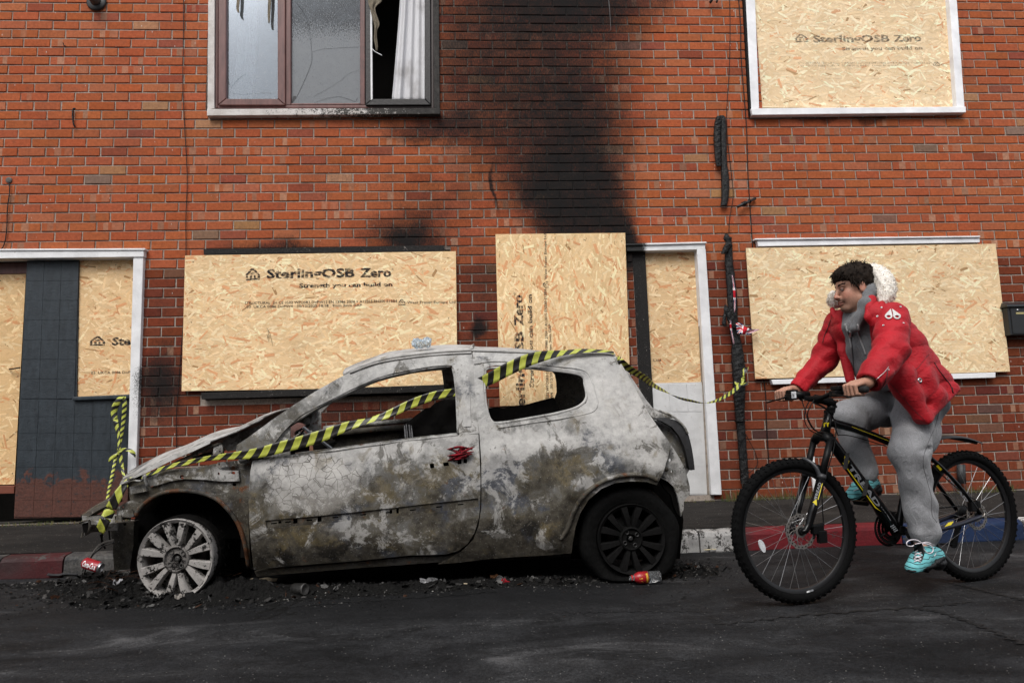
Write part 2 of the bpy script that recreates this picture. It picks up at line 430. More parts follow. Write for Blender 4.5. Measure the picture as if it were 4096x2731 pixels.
def m_pave():
    m = Mat('worn_pavement', 0.85, 0.14)
    n1 = m.noise(1.4, 5, 0.65, m.scale(m.pos, (0.6, 2.2, 1))); n2 = m.noise(150, 3, 0.7); n3 = m.noise(8, 5, 0.7, m.scale(m.pos, (.5, 1.6, 1)))
    c = m.ramp(n1, [(0.3, (0.011, 0.0103, 0.010)), (0.7, (0.036, 0.032, 0.029))])
    c = m.mix(1.0, c, m.ramp(n3, [(0.3, 0.6), (0.7, 1.5)]), 'MULTIPLY')
    c = m.mix(1.0, c, m.ramp(n2, [(0.3, 0.6), (0.75, 1.5)]), 'MULTIPLY')
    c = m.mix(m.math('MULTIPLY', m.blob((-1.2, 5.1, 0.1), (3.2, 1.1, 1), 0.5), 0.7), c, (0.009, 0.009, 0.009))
    v = m.new('ShaderNodeTexVoronoi', {'Vector': m.pos, 'Scale': 90.0}); pick = m.math('LESS_THAN', m.new('ShaderNodeSeparateColor', {'Color': v.outputs['Color']}).outputs[0], 0.05)
    c = m.mix(m.math('MULTIPLY', m.math('LESS_THAN', v.outputs['Distance'], 0.25), pick), c, (0.27, 0.25, 0.23))
    m.color(c); m.bump(m.math('ADD', n2, n3), 0.7, 0.01); return m.m
PAVE = m_pave()

def fbm(x, y, s=1.0, seed=0.0):
    v = 0; a = 1.0
    for k in range(5):
        f = s * 2.03 ** k; ph = seed + k * 1.7
        v = v + a * np.sin(f * (x * math.cos(ph) + y * math.sin(ph)) + 3 * ph + 1.3 * np.sin(f * 0.7 * (y * math.cos(ph * 1.3) - x * math.sin(ph * 1.3)) + ph))
        a *= 0.55
    return v / 2.2
# road: fine sheet near the camera, big sheet beyond
def road_sheet():
    xs = np.concatenate([[-60, -20, -8], np.linspace(-4.6, 4.6, 330), [8, 20, 60]]); ys = np.concatenate([[-2.0, 0.0, 1.2], np.linspace(1.9, YK + 0.02, 150)])
    X, Y = np.meshgrid(xs, ys, indexing='ij'); Z = 0.006 * fbm(X, Y, 3.0) + 0.003 * fbm(X, Y, 11, 2.0)
    Z = np.where((Y < 1.8) | (np.abs(X) > 5), 0, Z) - 0.004
    # cracks: narrow real grooves that follow their own wandering lines
    def groove(path, w, d):
        nonlocal Z
        P = smooth_path(path, 160); P[:, 0] += 0.010 * np.sin(np.arange(160) * 1.9) ; P[:, 1] += 0.012 * fbm(P[:, 0], P[:, 1], 25)
        D = np.full(X.shape, 9.0)
        for a in P: D = np.minimum(D, np.hypot(X - a[0], Y - a[1]))
        Z = Z - d * np.clip(1 - D / w, 0, 1)
    n = len(ys)
    F = [(i * n + j, (i + 1) * n + j, (i + 1) * n + j + 1, i * n + j + 1) for i in range(len(xs) - 1) for j in range(n - 1)]
    return mk('road', np.stack([X.ravel(), Y.ravel(), Z.ravel()], 1), F, ROAD, smooth=True)
road = tag(road_sheet(), kind='structure')
m_crack = Mat('crack_tar', 0.75, 0.3); m_crack.color(m_crack.ramp(m_crack.noise(90, 4), [(0.3, (0.004, 0.004, 0.0045)), (0.7, (0.010, 0.010, 0.010))]))
def crack(pts, w0, w1, n=90, seed=0):
    """a crack filled with dirt: thin ragged sheet 4 mm over the road"""
    P = smooth_path([ground(*p)[:2] for p in pts], n); V = []; F = []
    for i in range(n):
        t = P[min(i + 1, n - 1)] - P[max(i - 1, 0)]; t /= np.linalg.norm(t); nn = np.array([-t[1], t[0]])
        f = i / (n - 1); w = (w0 + (w1 - w0) * f) * (0.35 + 0.9 * abs(math.sin(i * 1.7 + seed) * math.sin(i * 0.61 + seed * 2))); o = 0.012 * math.sin(i * 0.9 + seed) + 0.008 * math.sin(i * 2.3)
        z = 0.006 * fbm(*P[i], 3.0) + 0.003 * fbm(*P[i], 11, 2.0) + 0.0005
        for sgn in (-1, 1): q = P[i] + nn * (o + sgn * w); V.append((q[0], q[1], z))
    for i in range(n - 1): F.append((2 * i, 2 * i + 1, 2 * i + 3, 2 * i + 2))
    return mk('road_crack', V, F, m_crack.m, road)
crack([(1640, 1432), (1760, 1420), (1900, 1405), (2050, 1397), (2170, 1388), (2230, 1380)], 0.006, 0.012)
crack([(2100, 1395), (2170, 1410), (2260, 1440), (2360, 1480)], 0.014, 0.020, seed=3)
crack([(2175, 1335), (2230, 1348), (2290, 1362), (2360, 1378)], 0.016, 0.018, seed=5)
crack([(540, 1395), (700, 1387), (850, 1378), (1010, 1370), (1140, 1358)], 0.005, 0.007, seed=7)
crack([(1280, 1407), (1450, 1403), (1640, 1402)], 0.004, 0.005, seed=9)
tag(mk('ground', [(-150, -60, -0.06), (150, -60, -0.06), (150, 90, -0.06), (-150, 90, -0.06)], [(0, 1, 2, 3)], ROAD), kind='structure')
def pavement_sheet():
    xs = np.concatenate([[-60, -12], np.linspace(-5, 5.2, 150), [12, 60]]); ys = np.linspace(YK + 0.115, YW + 0.12, 26)
    X, Y = np.meshgrid(xs, ys, indexing='ij'); Z = pave_z(Y) + np.where(np.abs(X) < 5.3, 0.004 * fbm(X, Y, 5, 1.0), 0); n = len(ys)
    F = [(i * n + j, (i + 1) * n + j, (i + 1) * n + j + 1, i * n + j + 1) for i in range(len(xs) - 1) for j in range(n - 1)]
    return mk('pavement', np.stack([X.ravel(), Y.ravel(), Z.ravel()], 1), F, PAVE, smooth=True)
pavement = tag(pavement_sheet(), kind='structure')

def m_kerb(name, paint, cover):
    m = Mat(name, 0.7, 0.3)
    n = m.noise(9, 6, 0.7); n2 = m.noise(60, 4, 0.7); n3 = m.noise(3, 3, .5)
    stone = m.ramp(n2, [(0.3, (0.022, 0.021, 0.020)), (0.7, (0.095, 0.09, 0.085))])
    pc = m.mix(1.0, paint, m.ramp(n2, [(0.2, 0.55), (0.8, 1.2)]), 'MULTIPLY')
    pc = m.mix(m.rng(n3, 0.45, 0.75), pc, tuple(0.35 * q + 0.01 for q in paint))
    c = m.mix(m.rng(m.math('ADD', m.math('MULTIPLY', n, 0.7), m.math('MULTIPLY', n2, 0.3)), cover, cover + 0.05), stone, pc)
    m.color(c); m.bump(m.math('ADD', n2, n), 0.6, 0.006); return m.m
KERB = {'white': m_kerb('kerb_white', (0.55, 0.54, 0.53), 0.47), 'red': m_kerb('kerb_red', (0.15, 0.008, 0.013), 0.37), 'blue': m_kerb('kerb_blue', (0.006, 0.020, 0.066), 0.37), 'bare': m_kerb('kerb_bare', (0.03, 0.03, 0.032), 0.5), 'sooty red': m_kerb('kerb_sooty_red', (0.055, 0.005, 0.007), 0.41)}
kerb = mk('kerb', [(-60, YK + 0.10, -0.1), (60, YK + 0.10, -0.1), (60, YK + 0.10, ZK - 0.03), (-60, YK + 0.10, ZK - 0.03)], [(0, 1, 2, 3)], KERB['bare'])
tag(kerb, kind='structure')
def kx(dx, dy): return ground(dx, dy, ZK)[0]
edges = [(-8.0, "bare"), (-6.2, "bare"), (-5.2, 'bare'), (kx(-60, 1298), 'sooty red'), (kx(118, 1285), 'bare'), (kx(118, 1285) + 0.92, 'bare'), (kx(118, 1285) + 1.84, 'bare'), (kx(1480, 1228), 'white'), (kx(1606, 1222), 'white'),
         (kx(1690, 1218), 'red'), (kx(2062, 1203), 'blue'), (kx(2325, 1190), 'white'), (5.0, "red"), (6.4, "blue"), (8.0, None)]
for (x0, kd), (x1, _) in zip(edges[:-1], edges[1:]):
    b = MB(); x0 += 0.005; x1 -= 0.005; nseg = max(2, int((x1 - x0) / 0.12)); V = []
    prof = [(YK + 0.012, -0.05), (YK, 0.0), (YK + 0.006, ZK - 0.03), (YK + 0.016, ZK - 0.009), (YK + 0.04, ZK), (YK + 0.115, ZK + 0.006), (YK + 0.125, -0.05)]
    for i in range(nseg + 1):
        x = x0 + (x1 - x0) * i / nseg
        for y, z in prof: V.append((x, y + U(-.003, .003), z + U(-.002, .002)))
    k = len(prof); F = [(i * k + j, (i + 1) * k + j, (i + 1) * k + j + 1, i * k + j + 1) for i in range(nseg) for j in range(k - 1)]
    F += [tuple(range(k)), tuple(nseg * k + j for j in range(k - 1, -1, -1))]
    o = mk('kerb_stone', V, F, KERB[kd], kerb, smooth=False)
    if kd in ('red', 'blue'): o['label'] = kd + ' painted kerb stone'

# ------------------------------------------------------------------ the brick house front
HOUSE = thing('terraced_house', 'red brick terraced house front, boarded up and stained black by fire', 'house', (0, YW, ZB))
CH, BL = 0.083, 0.2275
def rect(*pts, Y=YW):
    P = np.array([at(x, y, Y) for x, y in pts]); return (P[:, 0].min(), P[:, 0].max(), P[:, 2].min(), P[:, 2].max())
OPEN = {
    'win_ul': rect((484, -150), (1003, 255)), 'win_ur': rect((1722, -150), (2205, 252)),
    'door_l': rect((-400, 585), (300, 1195)), 'door_r': rect((1452, 562), (1640, 1136)),
    'win_l': rect((480, 580), (1040, 905)), 'win_r': rect((1745, 560), (2280, 862)), 'door_m': rect((1160, 548), (1425, 1200))}
# door_m runs on behind the tall board, door_r beside it
z_ref = at(7, 46.9, YW)[2]; x_ref = at(47.6, 219, YW)[0]; z0 = z_ref - CH * 60
X0, X1 = -7.4, 7.4; ZTOP = at(1176, -330, YW)[2]
rows = []
kz = math.floor((ZB - z_ref) / CH)
bricks = []
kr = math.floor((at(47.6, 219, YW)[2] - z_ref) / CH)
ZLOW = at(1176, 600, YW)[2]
def brick_tone():
    t = R()
    if t < 0.88: h, s, v = U(0.025, 0.034), U(0.87, 0.91), U(0.295, 0.36)
    elif t < 0.95: h, s, v = U(0.028, 0.036), U(0.82, 0.87), U(0.32, 0.37)
    elif t < 0.978: h, s, v = U(0.018, 0.026), U(0.82, 0.88), U(0.21, 0.27)
    elif t < 0.992: h, s, v = U(0.050, 0.064), U(0.70, 0.78), U(0.28, 0.35)
    else: h, s, v = U(0.03, 0.06), U(0.5, 0.65), U(0.15, 0.22)
    return np.array(colorsys.hsv_to_rgb(h, s, v))
def brick_mesh(x0, x1, z0, z1):
    """bevelled, slightly uneven brick with kiss marks as paler bands"""
    w = x1 - x0; dy = U(-.0022, .0022); tl = U(-.0015, .0015); tone = brick_tone()
    if z1 < ZLOW: tone = tone * np.array([.48, .44, .54])          # courses below lintel level get a darker tone
    cuts = [0, 1]; tones = [tone]
    if w > 0.15 and R() < 0.16:
        a = U(.18, .34); b = a + U(.18, .30); cuts = [0, a, b, 1]; k = U(0.35, 0.75); pale = np.array([0.40, 0.24, 0.16]) * U(0.5, 1.1)
        tones = [tone, tone * (1 - k) + pale * k, tone]
        if R() < 0.45: c = min(b + U(.1, .25), .9); cuts = [0, a, b, c, 1]; tones = [tone, tones[1], tone, tones[1] * .5 + tone * .5]
    e = 0.004; V = []; F = []; C = []
    yF, yB, yR = YW + dy, YW + dy + 0.0035, YW + 0.03
    j = lambda: U(-.0016, .0016)
    n = len(cuts); xs = [x0 + e + (w - 2 * e) * c for c in cuts]
    for i, x in enumerate(xs):
        q = (tl * (i / (n - 1) - .5))
        V += [(x, yF + q, z0 + e + j()), (x, yF + q, z1 - e + j())]
    for i in range(n - 1): F.append((2 * i, 2 * i + 2, 2 * i + 3, 2 * i + 1)); C.append(tones[i])
    b = len(V)
    ring = [(x0 + j(), z0 + j()), (x1 + j(), z0 + j()), (x1 + j(), z1 + j()), (x0 + j(), z1 + j())]
    V += [(x, yB, z) for x, z in ring] + [(x, yR, z) for x, z in ring]
    bl, tlv, br, tr = 0, 1, 2 * n - 2, 2 * n - 1
    for f in ([b, b + 1] + [2 * i for i in range(n - 1, -1, -1)], [b + 1, b + 2, tr, br], [b + 2, b + 3] + [2 * i + 1 for i in range(n)], [b + 3, b, bl, tlv]):
        F.append(tuple(f)); C.append(tone * 0.92)
    for i in range(4): k = (i + 1) % 4; F.append((b + k, b + i, b + 4 + i, b + 4 + k)); C.append(tone * 0.8)
    return V, F, C
J = 0.0105
row = kz
while z_ref + row * CH < ZTOP:
    za, zb = z_ref + row * CH + J / 2, z_ref + (row + 1) * CH - J / 2
    if za < ZB - 0.02: row += 1; continue
    ph = x_ref + (0.0 if (row - kr) % 2 == 0 else BL / 2) + U(-.006, .006)
    i = math.floor((X0 - ph) / BL); x = ph + i * BL
    while x < X1:
        xl = x + U(-.002, .002) + J / 2; xrr = x + BL - J / 2; spans = [(xl, xrr)]
        for (a, b, c, d) in OPEN.values():
            if zb > c + 0.02 and za < d - 0.02:
                out = []
                for s0, s1 in spans:
                    if s1 <= a or s0 >= b: out.append((s0, s1)); continue
                    if s0 < a - 0.03: out.append((s0, a - 0.003))
                    if s1 > b + 0.03: out.append((b + 0.003, s1))
                spans = out
        for s0, s1 in spans:
            if s1 - s0 > 0.03: bricks.append((s0, s1, za, zb))
        x += BL
    row += 1
# what hides parts of the wall in the photo (traced outlines), to choose the bricks that show most
COVER = [[(417, 560), (1050, 560), (1055, 920), (412, 920)], [(1136, 534), (1436, 534), (1449, 935), (1148, 935)], [(1710, 540), (2290, 540), (2322, 880), (1735, 880)],
         [(0, 570), (330, 570), (300, 1190), (0, 1190)], [(470, 0), (1015, 0), (1015, 270), (470, 270)], [(1705, 0), (2200, 0), (2222, 268), (1720, 268)], [(1440, 550), (1622, 550), (1660, 1140), (1450, 1140)],
         [(270, 1100), (590, 960), (830, 800), (1400, 800), (1600, 1000), (1590, 1300), (270, 1400)], [(1700, 1040), (1940, 900), (1800, 900), (1880, 600), (2060, 600), (2200, 880), (2310, 1050), (2310, 1300), (1690, 1300)], [(1640, 265), (1680, 265), (1680, 480), (1640, 480)], [(1655, 530), (1725, 530), (1725, 1110), (1655, 1110)], [(2300, 680), (2360, 680), (2360, 780), (2300, 780)]]
def seen(b):
    c = [proj((x, YW, z)) for x, z in ((b[0], b[2]), (b[1], b[2]), (b[1], b[3]), (b[0], b[3]))]
    mx = sum(p[0] for p in c) / 4; my = sum(p[1] for p in c) / 4
    if any(p[0] < 2 or p[0] > 2350 or p[1] < 2 or p[1] > 1566 for p in c): return 0.0
    if any(inside(q, mx, my) for q in COVER): return 0.0
    return 0.5 * abs(sum(c[i][0] * c[(i + 1) % 4][1] - c[(i + 1) % 4][0] * c[i][1] for i in range(4)))
order = sorted(range(len(bricks)), key=lambda i: -seen(bricks[i])); single = set(order[:300])
rest = MB()
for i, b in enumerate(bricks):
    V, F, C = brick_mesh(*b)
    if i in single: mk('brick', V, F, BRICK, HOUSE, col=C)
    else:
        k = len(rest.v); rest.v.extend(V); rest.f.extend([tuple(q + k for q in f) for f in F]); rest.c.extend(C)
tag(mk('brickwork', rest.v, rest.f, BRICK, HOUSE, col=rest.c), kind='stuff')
# mortar behind the bricks, with real openings
xs = sorted({X0 - .3, X1 + .3} | {v for o in OPEN.values() for v in o[:2]}); zs = sorted({0.0, ZTOP + .1} | {v for o in OPEN.values() for v in o[2:]})
b = MB()
for xa, xb in zip(xs[:-1], xs[1:]):
    for zc, zd in zip(zs[:-1], zs[1:]):
        mx, mz = (xa + xb) / 2, (zc + zd) / 2
        if zd <= 0 or any(o[0] < mx < o[1] and o[2] < mz < o[3] for o in OPEN.values()): continue
        nx = max(1, int((xb - xa) / .08)); nz = max(1, int((zd - zc) / .08)); V = []
        for a in range(nx + 1):
            for c in range(nz + 1): V.append((xa + (xb - xa) * a / nx, YW + 0.0075 + U(-.0012, .0012), zc + (zd - zc) * c / nz))
        b.add(V, [(a * (nz + 1) + c, (a + 1) * (nz + 1) + c, (a + 1) * (nz + 1) + c + 1, a * (nz + 1) + c + 1) for a in range(nx) for c in range(nz)])
b.build('mortar', MORTAR, HOUSE)
# reveals inside the openings and a dark room behind
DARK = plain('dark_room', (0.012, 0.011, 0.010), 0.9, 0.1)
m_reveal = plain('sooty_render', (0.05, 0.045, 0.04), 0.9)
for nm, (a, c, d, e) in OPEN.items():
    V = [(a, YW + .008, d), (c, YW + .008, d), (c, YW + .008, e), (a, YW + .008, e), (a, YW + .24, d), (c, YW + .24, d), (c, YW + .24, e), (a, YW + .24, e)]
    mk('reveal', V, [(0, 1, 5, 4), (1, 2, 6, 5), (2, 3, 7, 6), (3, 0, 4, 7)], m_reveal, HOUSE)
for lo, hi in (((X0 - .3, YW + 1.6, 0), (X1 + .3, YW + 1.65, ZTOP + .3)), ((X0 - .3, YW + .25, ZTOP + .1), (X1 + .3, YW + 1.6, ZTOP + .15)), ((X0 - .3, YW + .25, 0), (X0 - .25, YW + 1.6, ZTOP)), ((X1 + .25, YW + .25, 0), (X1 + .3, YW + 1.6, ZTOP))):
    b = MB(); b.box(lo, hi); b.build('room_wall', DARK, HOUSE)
# ------------------------------------------------------------------ frames, boards, windows on the house front
def quad(pts, Y): return [at(x, y, Y) for x, y in pts]
def qbox(name, pts, Y, thick, mat, parent=None, bev=0.0, base=None):
    """a slab whose front outline is traced at depth Y and which runs back by thick"""
    P = quad(pts, Y); b = MB(); b.prism(P, (0, thick, 0))
    o = b.build(name, mat, parent, base=base)
    if bev: bevel(o, bev)
    return o
def m_paint(name, c, under, wear=0.40, sooty=True, bump=0.5, sc=40):
    m = Mat(name, 0.62, 0.35); n = m.noise(sc, 6, 0.7); n2 = m.noise(6, 4, 0.6); n3 = m.noise(140, 4, 0.7)
    p = m.mix(1.0, c, m.ramp(n2, [(0.3, 0.82), (0.7, 1.08)]), 'MULTIPLY')
    p = m.mix(m.rng(n, wear, wear - 0.06), p, under)
    if sooty:
        s = soot(m); s = m.math('ADD', s, m.math('MULTIPLY', m.math('SUBTRACT', n3, 0.5), 1.3)); p = m.mix(m.rng(s, 0.42, 0.72), p, (0.012, 0.012, 0.012))
    m.color(p); m.bump(m.math('ADD', n, n3), bump, 0.004); return m.m
WHITE = m_paint('white_gloss_paint', (0.72, 0.72, 0.73), (0.42, 0.40, 0.38), 0.34)
WHITE_NEW = m_paint('fresh_white_paint', (0.80, 0.80, 0.82), (0.6, 0.6, 0.6), 0.25, sooty=False, bump=0.2)
def m_peel():
    m = Mat('smoked_peeling_paint', 0.75, 0.25); n = m.noise(85, 6, 0.75); n2 = m.noise(7, 4, 0.6); n3 = m.noise(20, 5, .7)
    x = m.new('ShaderNodeSeparateXYZ', {'Vector': m.pos}).outputs[0]
    k = m.math('ADD', m.math('MULTIPLY', m.rng(x, at(480, 100, YW)[0], at(1010, 100, YW)[0], -0.12, 0.20, False), 1.0), m.math('ADD', m.math('MULTIPLY', n, 0.6), m.math('MULTIPLY', n3, 0.4)))
    c = m.mix(m.rng(k, 0.50, 0.60), m.ramp(n2, [(0.3, (0.42, 0.38, 0.35)), (0.7, (0.62, 0.59, 0.57))]), m.ramp(n3, [(0.3, (0.012, 0.011, 0.011)), (0.7, (0.05, 0.046, 0.042))]))
    m.color(c); m.bump(m.math('ADD', n, n3), 0.8, 0.006); return m.m
PEEL = m_peel()
BLACKWOOD = plain('charred_black', (0.008, 0.008, 0.008), 0.7, 0.15, var=0.5, sc=60, bump=0.5)
def m_char(name):
    m = Mat(name, 0.65, 0.15); n = m.noise(26, 6, 0.75); n2 = m.noise(110, 5, .7)
    c = m.mix(m.rng(m.math('ADD', m.math('MULTIPLY', n, .65), m.math('MULTIPLY', n2, .35)), 0.575, 0.63), m.ramp(n2, [(0.3, (0.006, 0.006, 0.006)), (0.7, (0.028, 0.026, 0.025))]), m.ramp(m.noise(9), [(0.4, (0.09, 0.08, 0.07)), (0.6, (0.30, 0.27, 0.25))]))
    m.color(c); m.bump(m.math('ADD', n, n2), 0.9, 0.006); return m.m
CHAR = m_char('charred_paint')

# OSB ------------------------------------------------------------------
def m_osb():
    m = Mat('strand_board', 0.72, 0.22)
    c = m.attr(); n = m.noise(1.0, 4, 0.65, m.scale(m.pos, (60, 60, 260))); n2 = m.noise(2.0, 3, 0.5)
    c = m.mix(1.0, c, m.ramp(n, [(0.3, 0.86), (0.7, 1.10)]), 'MULTIPLY'); c = m.mix(1.0, c, m.ramp(n2, [(0.3, 0.94), (0.7, 1.05)]), 'MULTIPLY')
    m.color(c); m.bump(n, 0.25, 0.002); return m.m
OSB = m_osb()
m_edge = plain('board_edge', (0.30, 0.20, 0.11), 0.85, 0.1, var=0.4, sc=120)
def m_ink(name, vert, lo_=0.43):
    m = Mat(name, 0.8, 0.1); m.color((0.018, 0.018, 0.022))
    n = m.noise(1.0, 3, 0.6, m.scale(m.pos, (260, 1, 14) if vert else (14, 1, 260))); n2 = m.noise(40, 3, .6)
    k = m.math('ADD', m.math('MULTIPLY', n, 0.75), m.math('MULTIPLY', n2, 0.25))
    m.set(m.b.inputs['Alpha'], m.rng(k, lo_, lo_ + .08)); return m.m
INKS, INKSV = m_ink('fine_print', False, .33), m_ink('fine_print_upright', True, .33)
INK, INKV = m_ink('inkjet_print', False), m_ink('inkjet_print_upright', True)
def m_inkf(name):
    m = Mat(name, 0.8, 0.1); m.color((0.05, 0.05, 0.055))
    k = m.noise(1.0, 3, 0.6, m.scale(m.pos, (30, 1, 300))); m.set(m.b.inputs['Alpha'], m.rng(k, 0.44, 0.56, 0.05, 0.75)); return m.m
INKF = m_inkf('faded_print')
def text_mesh(s, bold=False):
    cu = bpy.data.curves.new('t', 'FONT'); cu.body = s; cu.size = 1.0; cu.resolution_u = 2
    if bold: cu.offset = 0.034
    o = bpy.data.objects.new('t', cu); COL.objects.link(o)
    dg = bpy.context.evaluated_depsgraph_get(); dg.update(); me = o.evaluated_get(dg).to_mesh()
    V = np.array([v.co[:] for v in me.vertices]); F = [tuple(p.vertices) for p in me.polygons]
    o.evaluated_get(dg).to_mesh_clear(); bpy.data.objects.remove(o); bpy.data.curves.remove(cu)
    return V, F
def text3d(s, p0, p1, up, nrm, cap, mat, parent, bold=False, name='lettering', bend=None):
    """flat lettering from p0 to p1 (world points on the base line), cap = capital height in metres"""
    V, F = text_mesh(s, bold); x0, x1 = V[:, 0].min(), V[:, 0].max()
    p0 = np.asarray(p0, float); p1 = np.asarray(p1, float); up = np.asarray(up, float); up = up / np.linalg.norm(up)
    W = p0 + np.outer((V[:, 0] - x0) / (x1 - x0), p1 - p0) + np.outer(V[:, 1] * cap / 0.70, up) + np.asarray(nrm, float)
    return mk(name, W, F, mat, parent)
def px2m(n, Y): return n * PX * Y / FPX
def print_line(board, s, a, b, cap, Y, mat, bold=False):
    p0, p1 = at(*a, Y), at(*b, Y); up = np.array([-(p1 - p0)[2], 0, (p1 - p0)[0]])
    return text3d(s, p0, p1, up, (0, 0, 0), px2m(cap, YW), mat, board, bold)
def house_mark(board, a, b, h, Y, mat):
    """small printed roof-and-rooms emblem; a-b base line"""
    p0, p1 = at(*a, Y), at(*b, Y); ex = p1 - p0; w = np.linalg.norm(ex); ex = ex / w; up = np.array([-ex[2], 0, ex[0]]); H = px2m(h, YW)
    q = MB(); P = lambda u, v: p0 + ex * w * u + up * H * v
    for poly in ([(0, .42), (.12, .42), (.5, .86), (.88, .42), (1, .42), (.62, 1.0), (.38, 1.0)], [(.05, 0), (1, 0), (1, .14), (.05, .14)], [(.05, .18), (.18, .18), (.18, .40), (.05, .40)], [(.30, .18), (.46, .18), (.46, .40), (.30, .40)], [(.58, .18), (.70, .18), (.70, .40), (.58, .40)], [(.84, .18), (1, .18), (1, .40), (.84, .40)], [(.36, .48), (.64, .48), (.64, .62), (.36, .62)]):
        q.add([P(u, v) for u, v in poly], [tuple(range(len(poly)))])
    return q.build('printed_emblem', mat, board)
def osb(name, label, pts, Y, thick, n, tint=(1, 1, 1), group='chipboard sheets nailed over the openings', upright=False, seed=0, red=0.10):
    rnd = random.Random(seed); P = [np.array(p) for p in quad(pts, Y)]
    root = thing(name, label, 'board', tuple((P[2] + P[3]) / 2 + np.array([0, thick, 0])), group)
    T = np.array(tint); base = np.array([0.68, 0.50, 0.315]) * T
    b = MB(); V = P + [p + np.array([0, thick, 0]) for p in P]
    o = mk('panel', V, [(3, 2, 1, 0), (4, 5, 6, 7), (0, 1, 5, 4), (1, 2, 6, 5), (2, 3, 7, 6), (3, 0, 4, 7)], None, root, col=[base] * 8, mats=[OSB, m_edge], fm=[0, 1, 1, 1, 1, 1])
    ex = P[1] - P[0]; W = np.linalg.norm(ex); ez = P[0] - P[3]; H = np.linalg.norm(ez)
    S = lambda u, v: (P[3] * (1 - u) + P[2] * u) * (1 - v) + (P[0] * (1 - u) + P[1] * u) * v
    q = MB()
    for i in range(n):
        small = i > n * 0.45
        L = rnd.uniform(.018, .06) if small else rnd.uniform(.05, .13); w = rnd.uniform(.003, .011) if small else rnd.uniform(.008, .026)
        a = rnd.gauss(0, 0.55) + (math.pi / 2 if upright else 0)
        if rnd.random() < .15: a = rnd.uniform(0, math.pi)
        u, v = rnd.random(), rnd.random()
        k = rnd.random(); br = rnd.uniform(.88, 1.12)
        if k < red: c = np.array([0.62, 0.33, 0.18]) * br
        elif k < red + 0.012: c = np.array([0.36, 0.22, 0.11]) * br
        elif k < 0.40: c = np.array([0.67, 0.49, 0.30]) * br
        elif k < 0.75: c = np.array([0.73, 0.555, 0.365]) * br
        else: c = np.array([0.82, 0.67, 0.47]) * br
        c = np.minimum(c * T, 0.86); d = rnd.uniform(.0003, .0016); tl = rnd.uniform(-.004, .004)
        ca, sa = math.cos(a), math.sin(a); V = []
        for l, m in ((-.5, -.4 + rnd.uniform(-.1, .1)), (-.5 + rnd.uniform(0, .12), .5), (.5 - rnd.uniform(0, .12), .5), (.5, rnd.uniform(-.3, .2)), (.5 - rnd.uniform(0, .1), -.5)):
            dx, dz = L * l * ca - w * m * sa, L * l * sa + w * m * ca
            uu, vv = min(max(u + dx / W, .001), .999), min(max(v + dz / H, .001), .999)
            p = S(uu, vv); V.append(p + np.array([0, -d - tl * l * w * 10 * .3, 0]))
        q.add(V, [tuple(range(4, -1, -1))], tuple(c))
    # long strands read as single strands up close: joined, they are past the limit of single parts
    st = mk('strand', q.v, q.f, OSB, root, col=q.c); tag(st, kind='stuff')
    s = MB()
    for u, v in [(.03, .05), (.03, .5), (.03, .95), (.97, .05), (.97, .5), (.97, .95), (.35, .04), (.68, .96)]:
        s.lathe([(0, .0001), (0, .004), (.002, .004)], S(u, v) + np.array([0, -.003, 0]), (0, 1, 0), 8)
    tag(s.build('screw', BLACKWOOD, root), kind='stuff')
    return root
YB = YW - 0.045; YI = YB - 0.0030
b1 = osb('window_board', 'wide chipboard sheet printed with large black lettering, behind the burnt car bonnet and roof', [(425, 587), (1047, 577), (1051, 888), (417, 898)], YB, 0.012, 4600, (1.07, 1.02, .90), seed=1, red=.13)
house_mark(b1, (563, 643.5), (597, 643), 27, YI, INK)
print_line(b1, 'SterlingOSB', (612.5, 638.5), (814.7, 636), 20, YI, INK, True); print_line(b1, 'Zero', (826.8, 636), (899, 635), 20, YI, INK, True); print_line(b1, '®', (899.5, 620), (904, 620), 4, YI, INK)
print_line(b1, 'Strength you can build on', (687, 660.5), (901.5, 657.5), 9.5, YI, INK, True)
print_line(b1, 'STRUCTURAL  2+ CE 0502 WFOSB3 DoPW12 EN 13986 2004 + A12015 EN300 E1BB4', (562, 699), (912, 694), 6.2, YI, INKS); print_line(b1, '03  UKCA 0086 DoPW4   30/12/2025 18:18   9mm 3mm GAP', (566, 707.5), (831, 703.5), 6.0, YI, INKS)
house_mark(b1, (914.6, 701), (931, 700.7), 14, YI, INK); print_line(b1, 'West Fraser Europe Ltd', (935.5, 697.5), (1046, 696), 6, YI, INKS)
q = MB()
for a, b_ in (((612, 752), (622, 770)), ((616, 760), (617, 785)), ((620, 768), (626, 795)), ((613, 766), (614, 778))): q.tube([at(*a, YI - .002), at((a[0] + b_[0]) / 2 + 1, (a[1] + b_[1]) / 2, YI - .004), at(*b_, YI - .001)], [.0015, .0035, .001], 5, flat=.4)
q.build('torn_splinter', plain('dark_splinter', (.07, .045, .02), .8), b1)
b2 = osb('doorway_board', 'tall chipboard sheet with lettering running up it, over the sooty doorway behind the car roof', [(1138, 538), (1436, 535), (1449, 928), (1148, 932)], YB - .004, 0.012, 3000, (1.05, 1.0, .86), upright=True, seed=2, red=0.16)
Y2 = YI - .004
print_line(b2, 'SterlingOSB', (1206.5, 968), (1201.8, 761), 20, Y2, INKV, True); print_line(b2, 'Zero', (1201.5, 748), (1199.3, 677), 20, Y2, INKV, True); print_line(b2, '®', (1183.5, 676), (1183.5, 671), 4, Y2, INKV)
print_line(b2, 'Strength you can build on', (1226, 889), (1221, 676), 9.5, Y2, INKV, True)
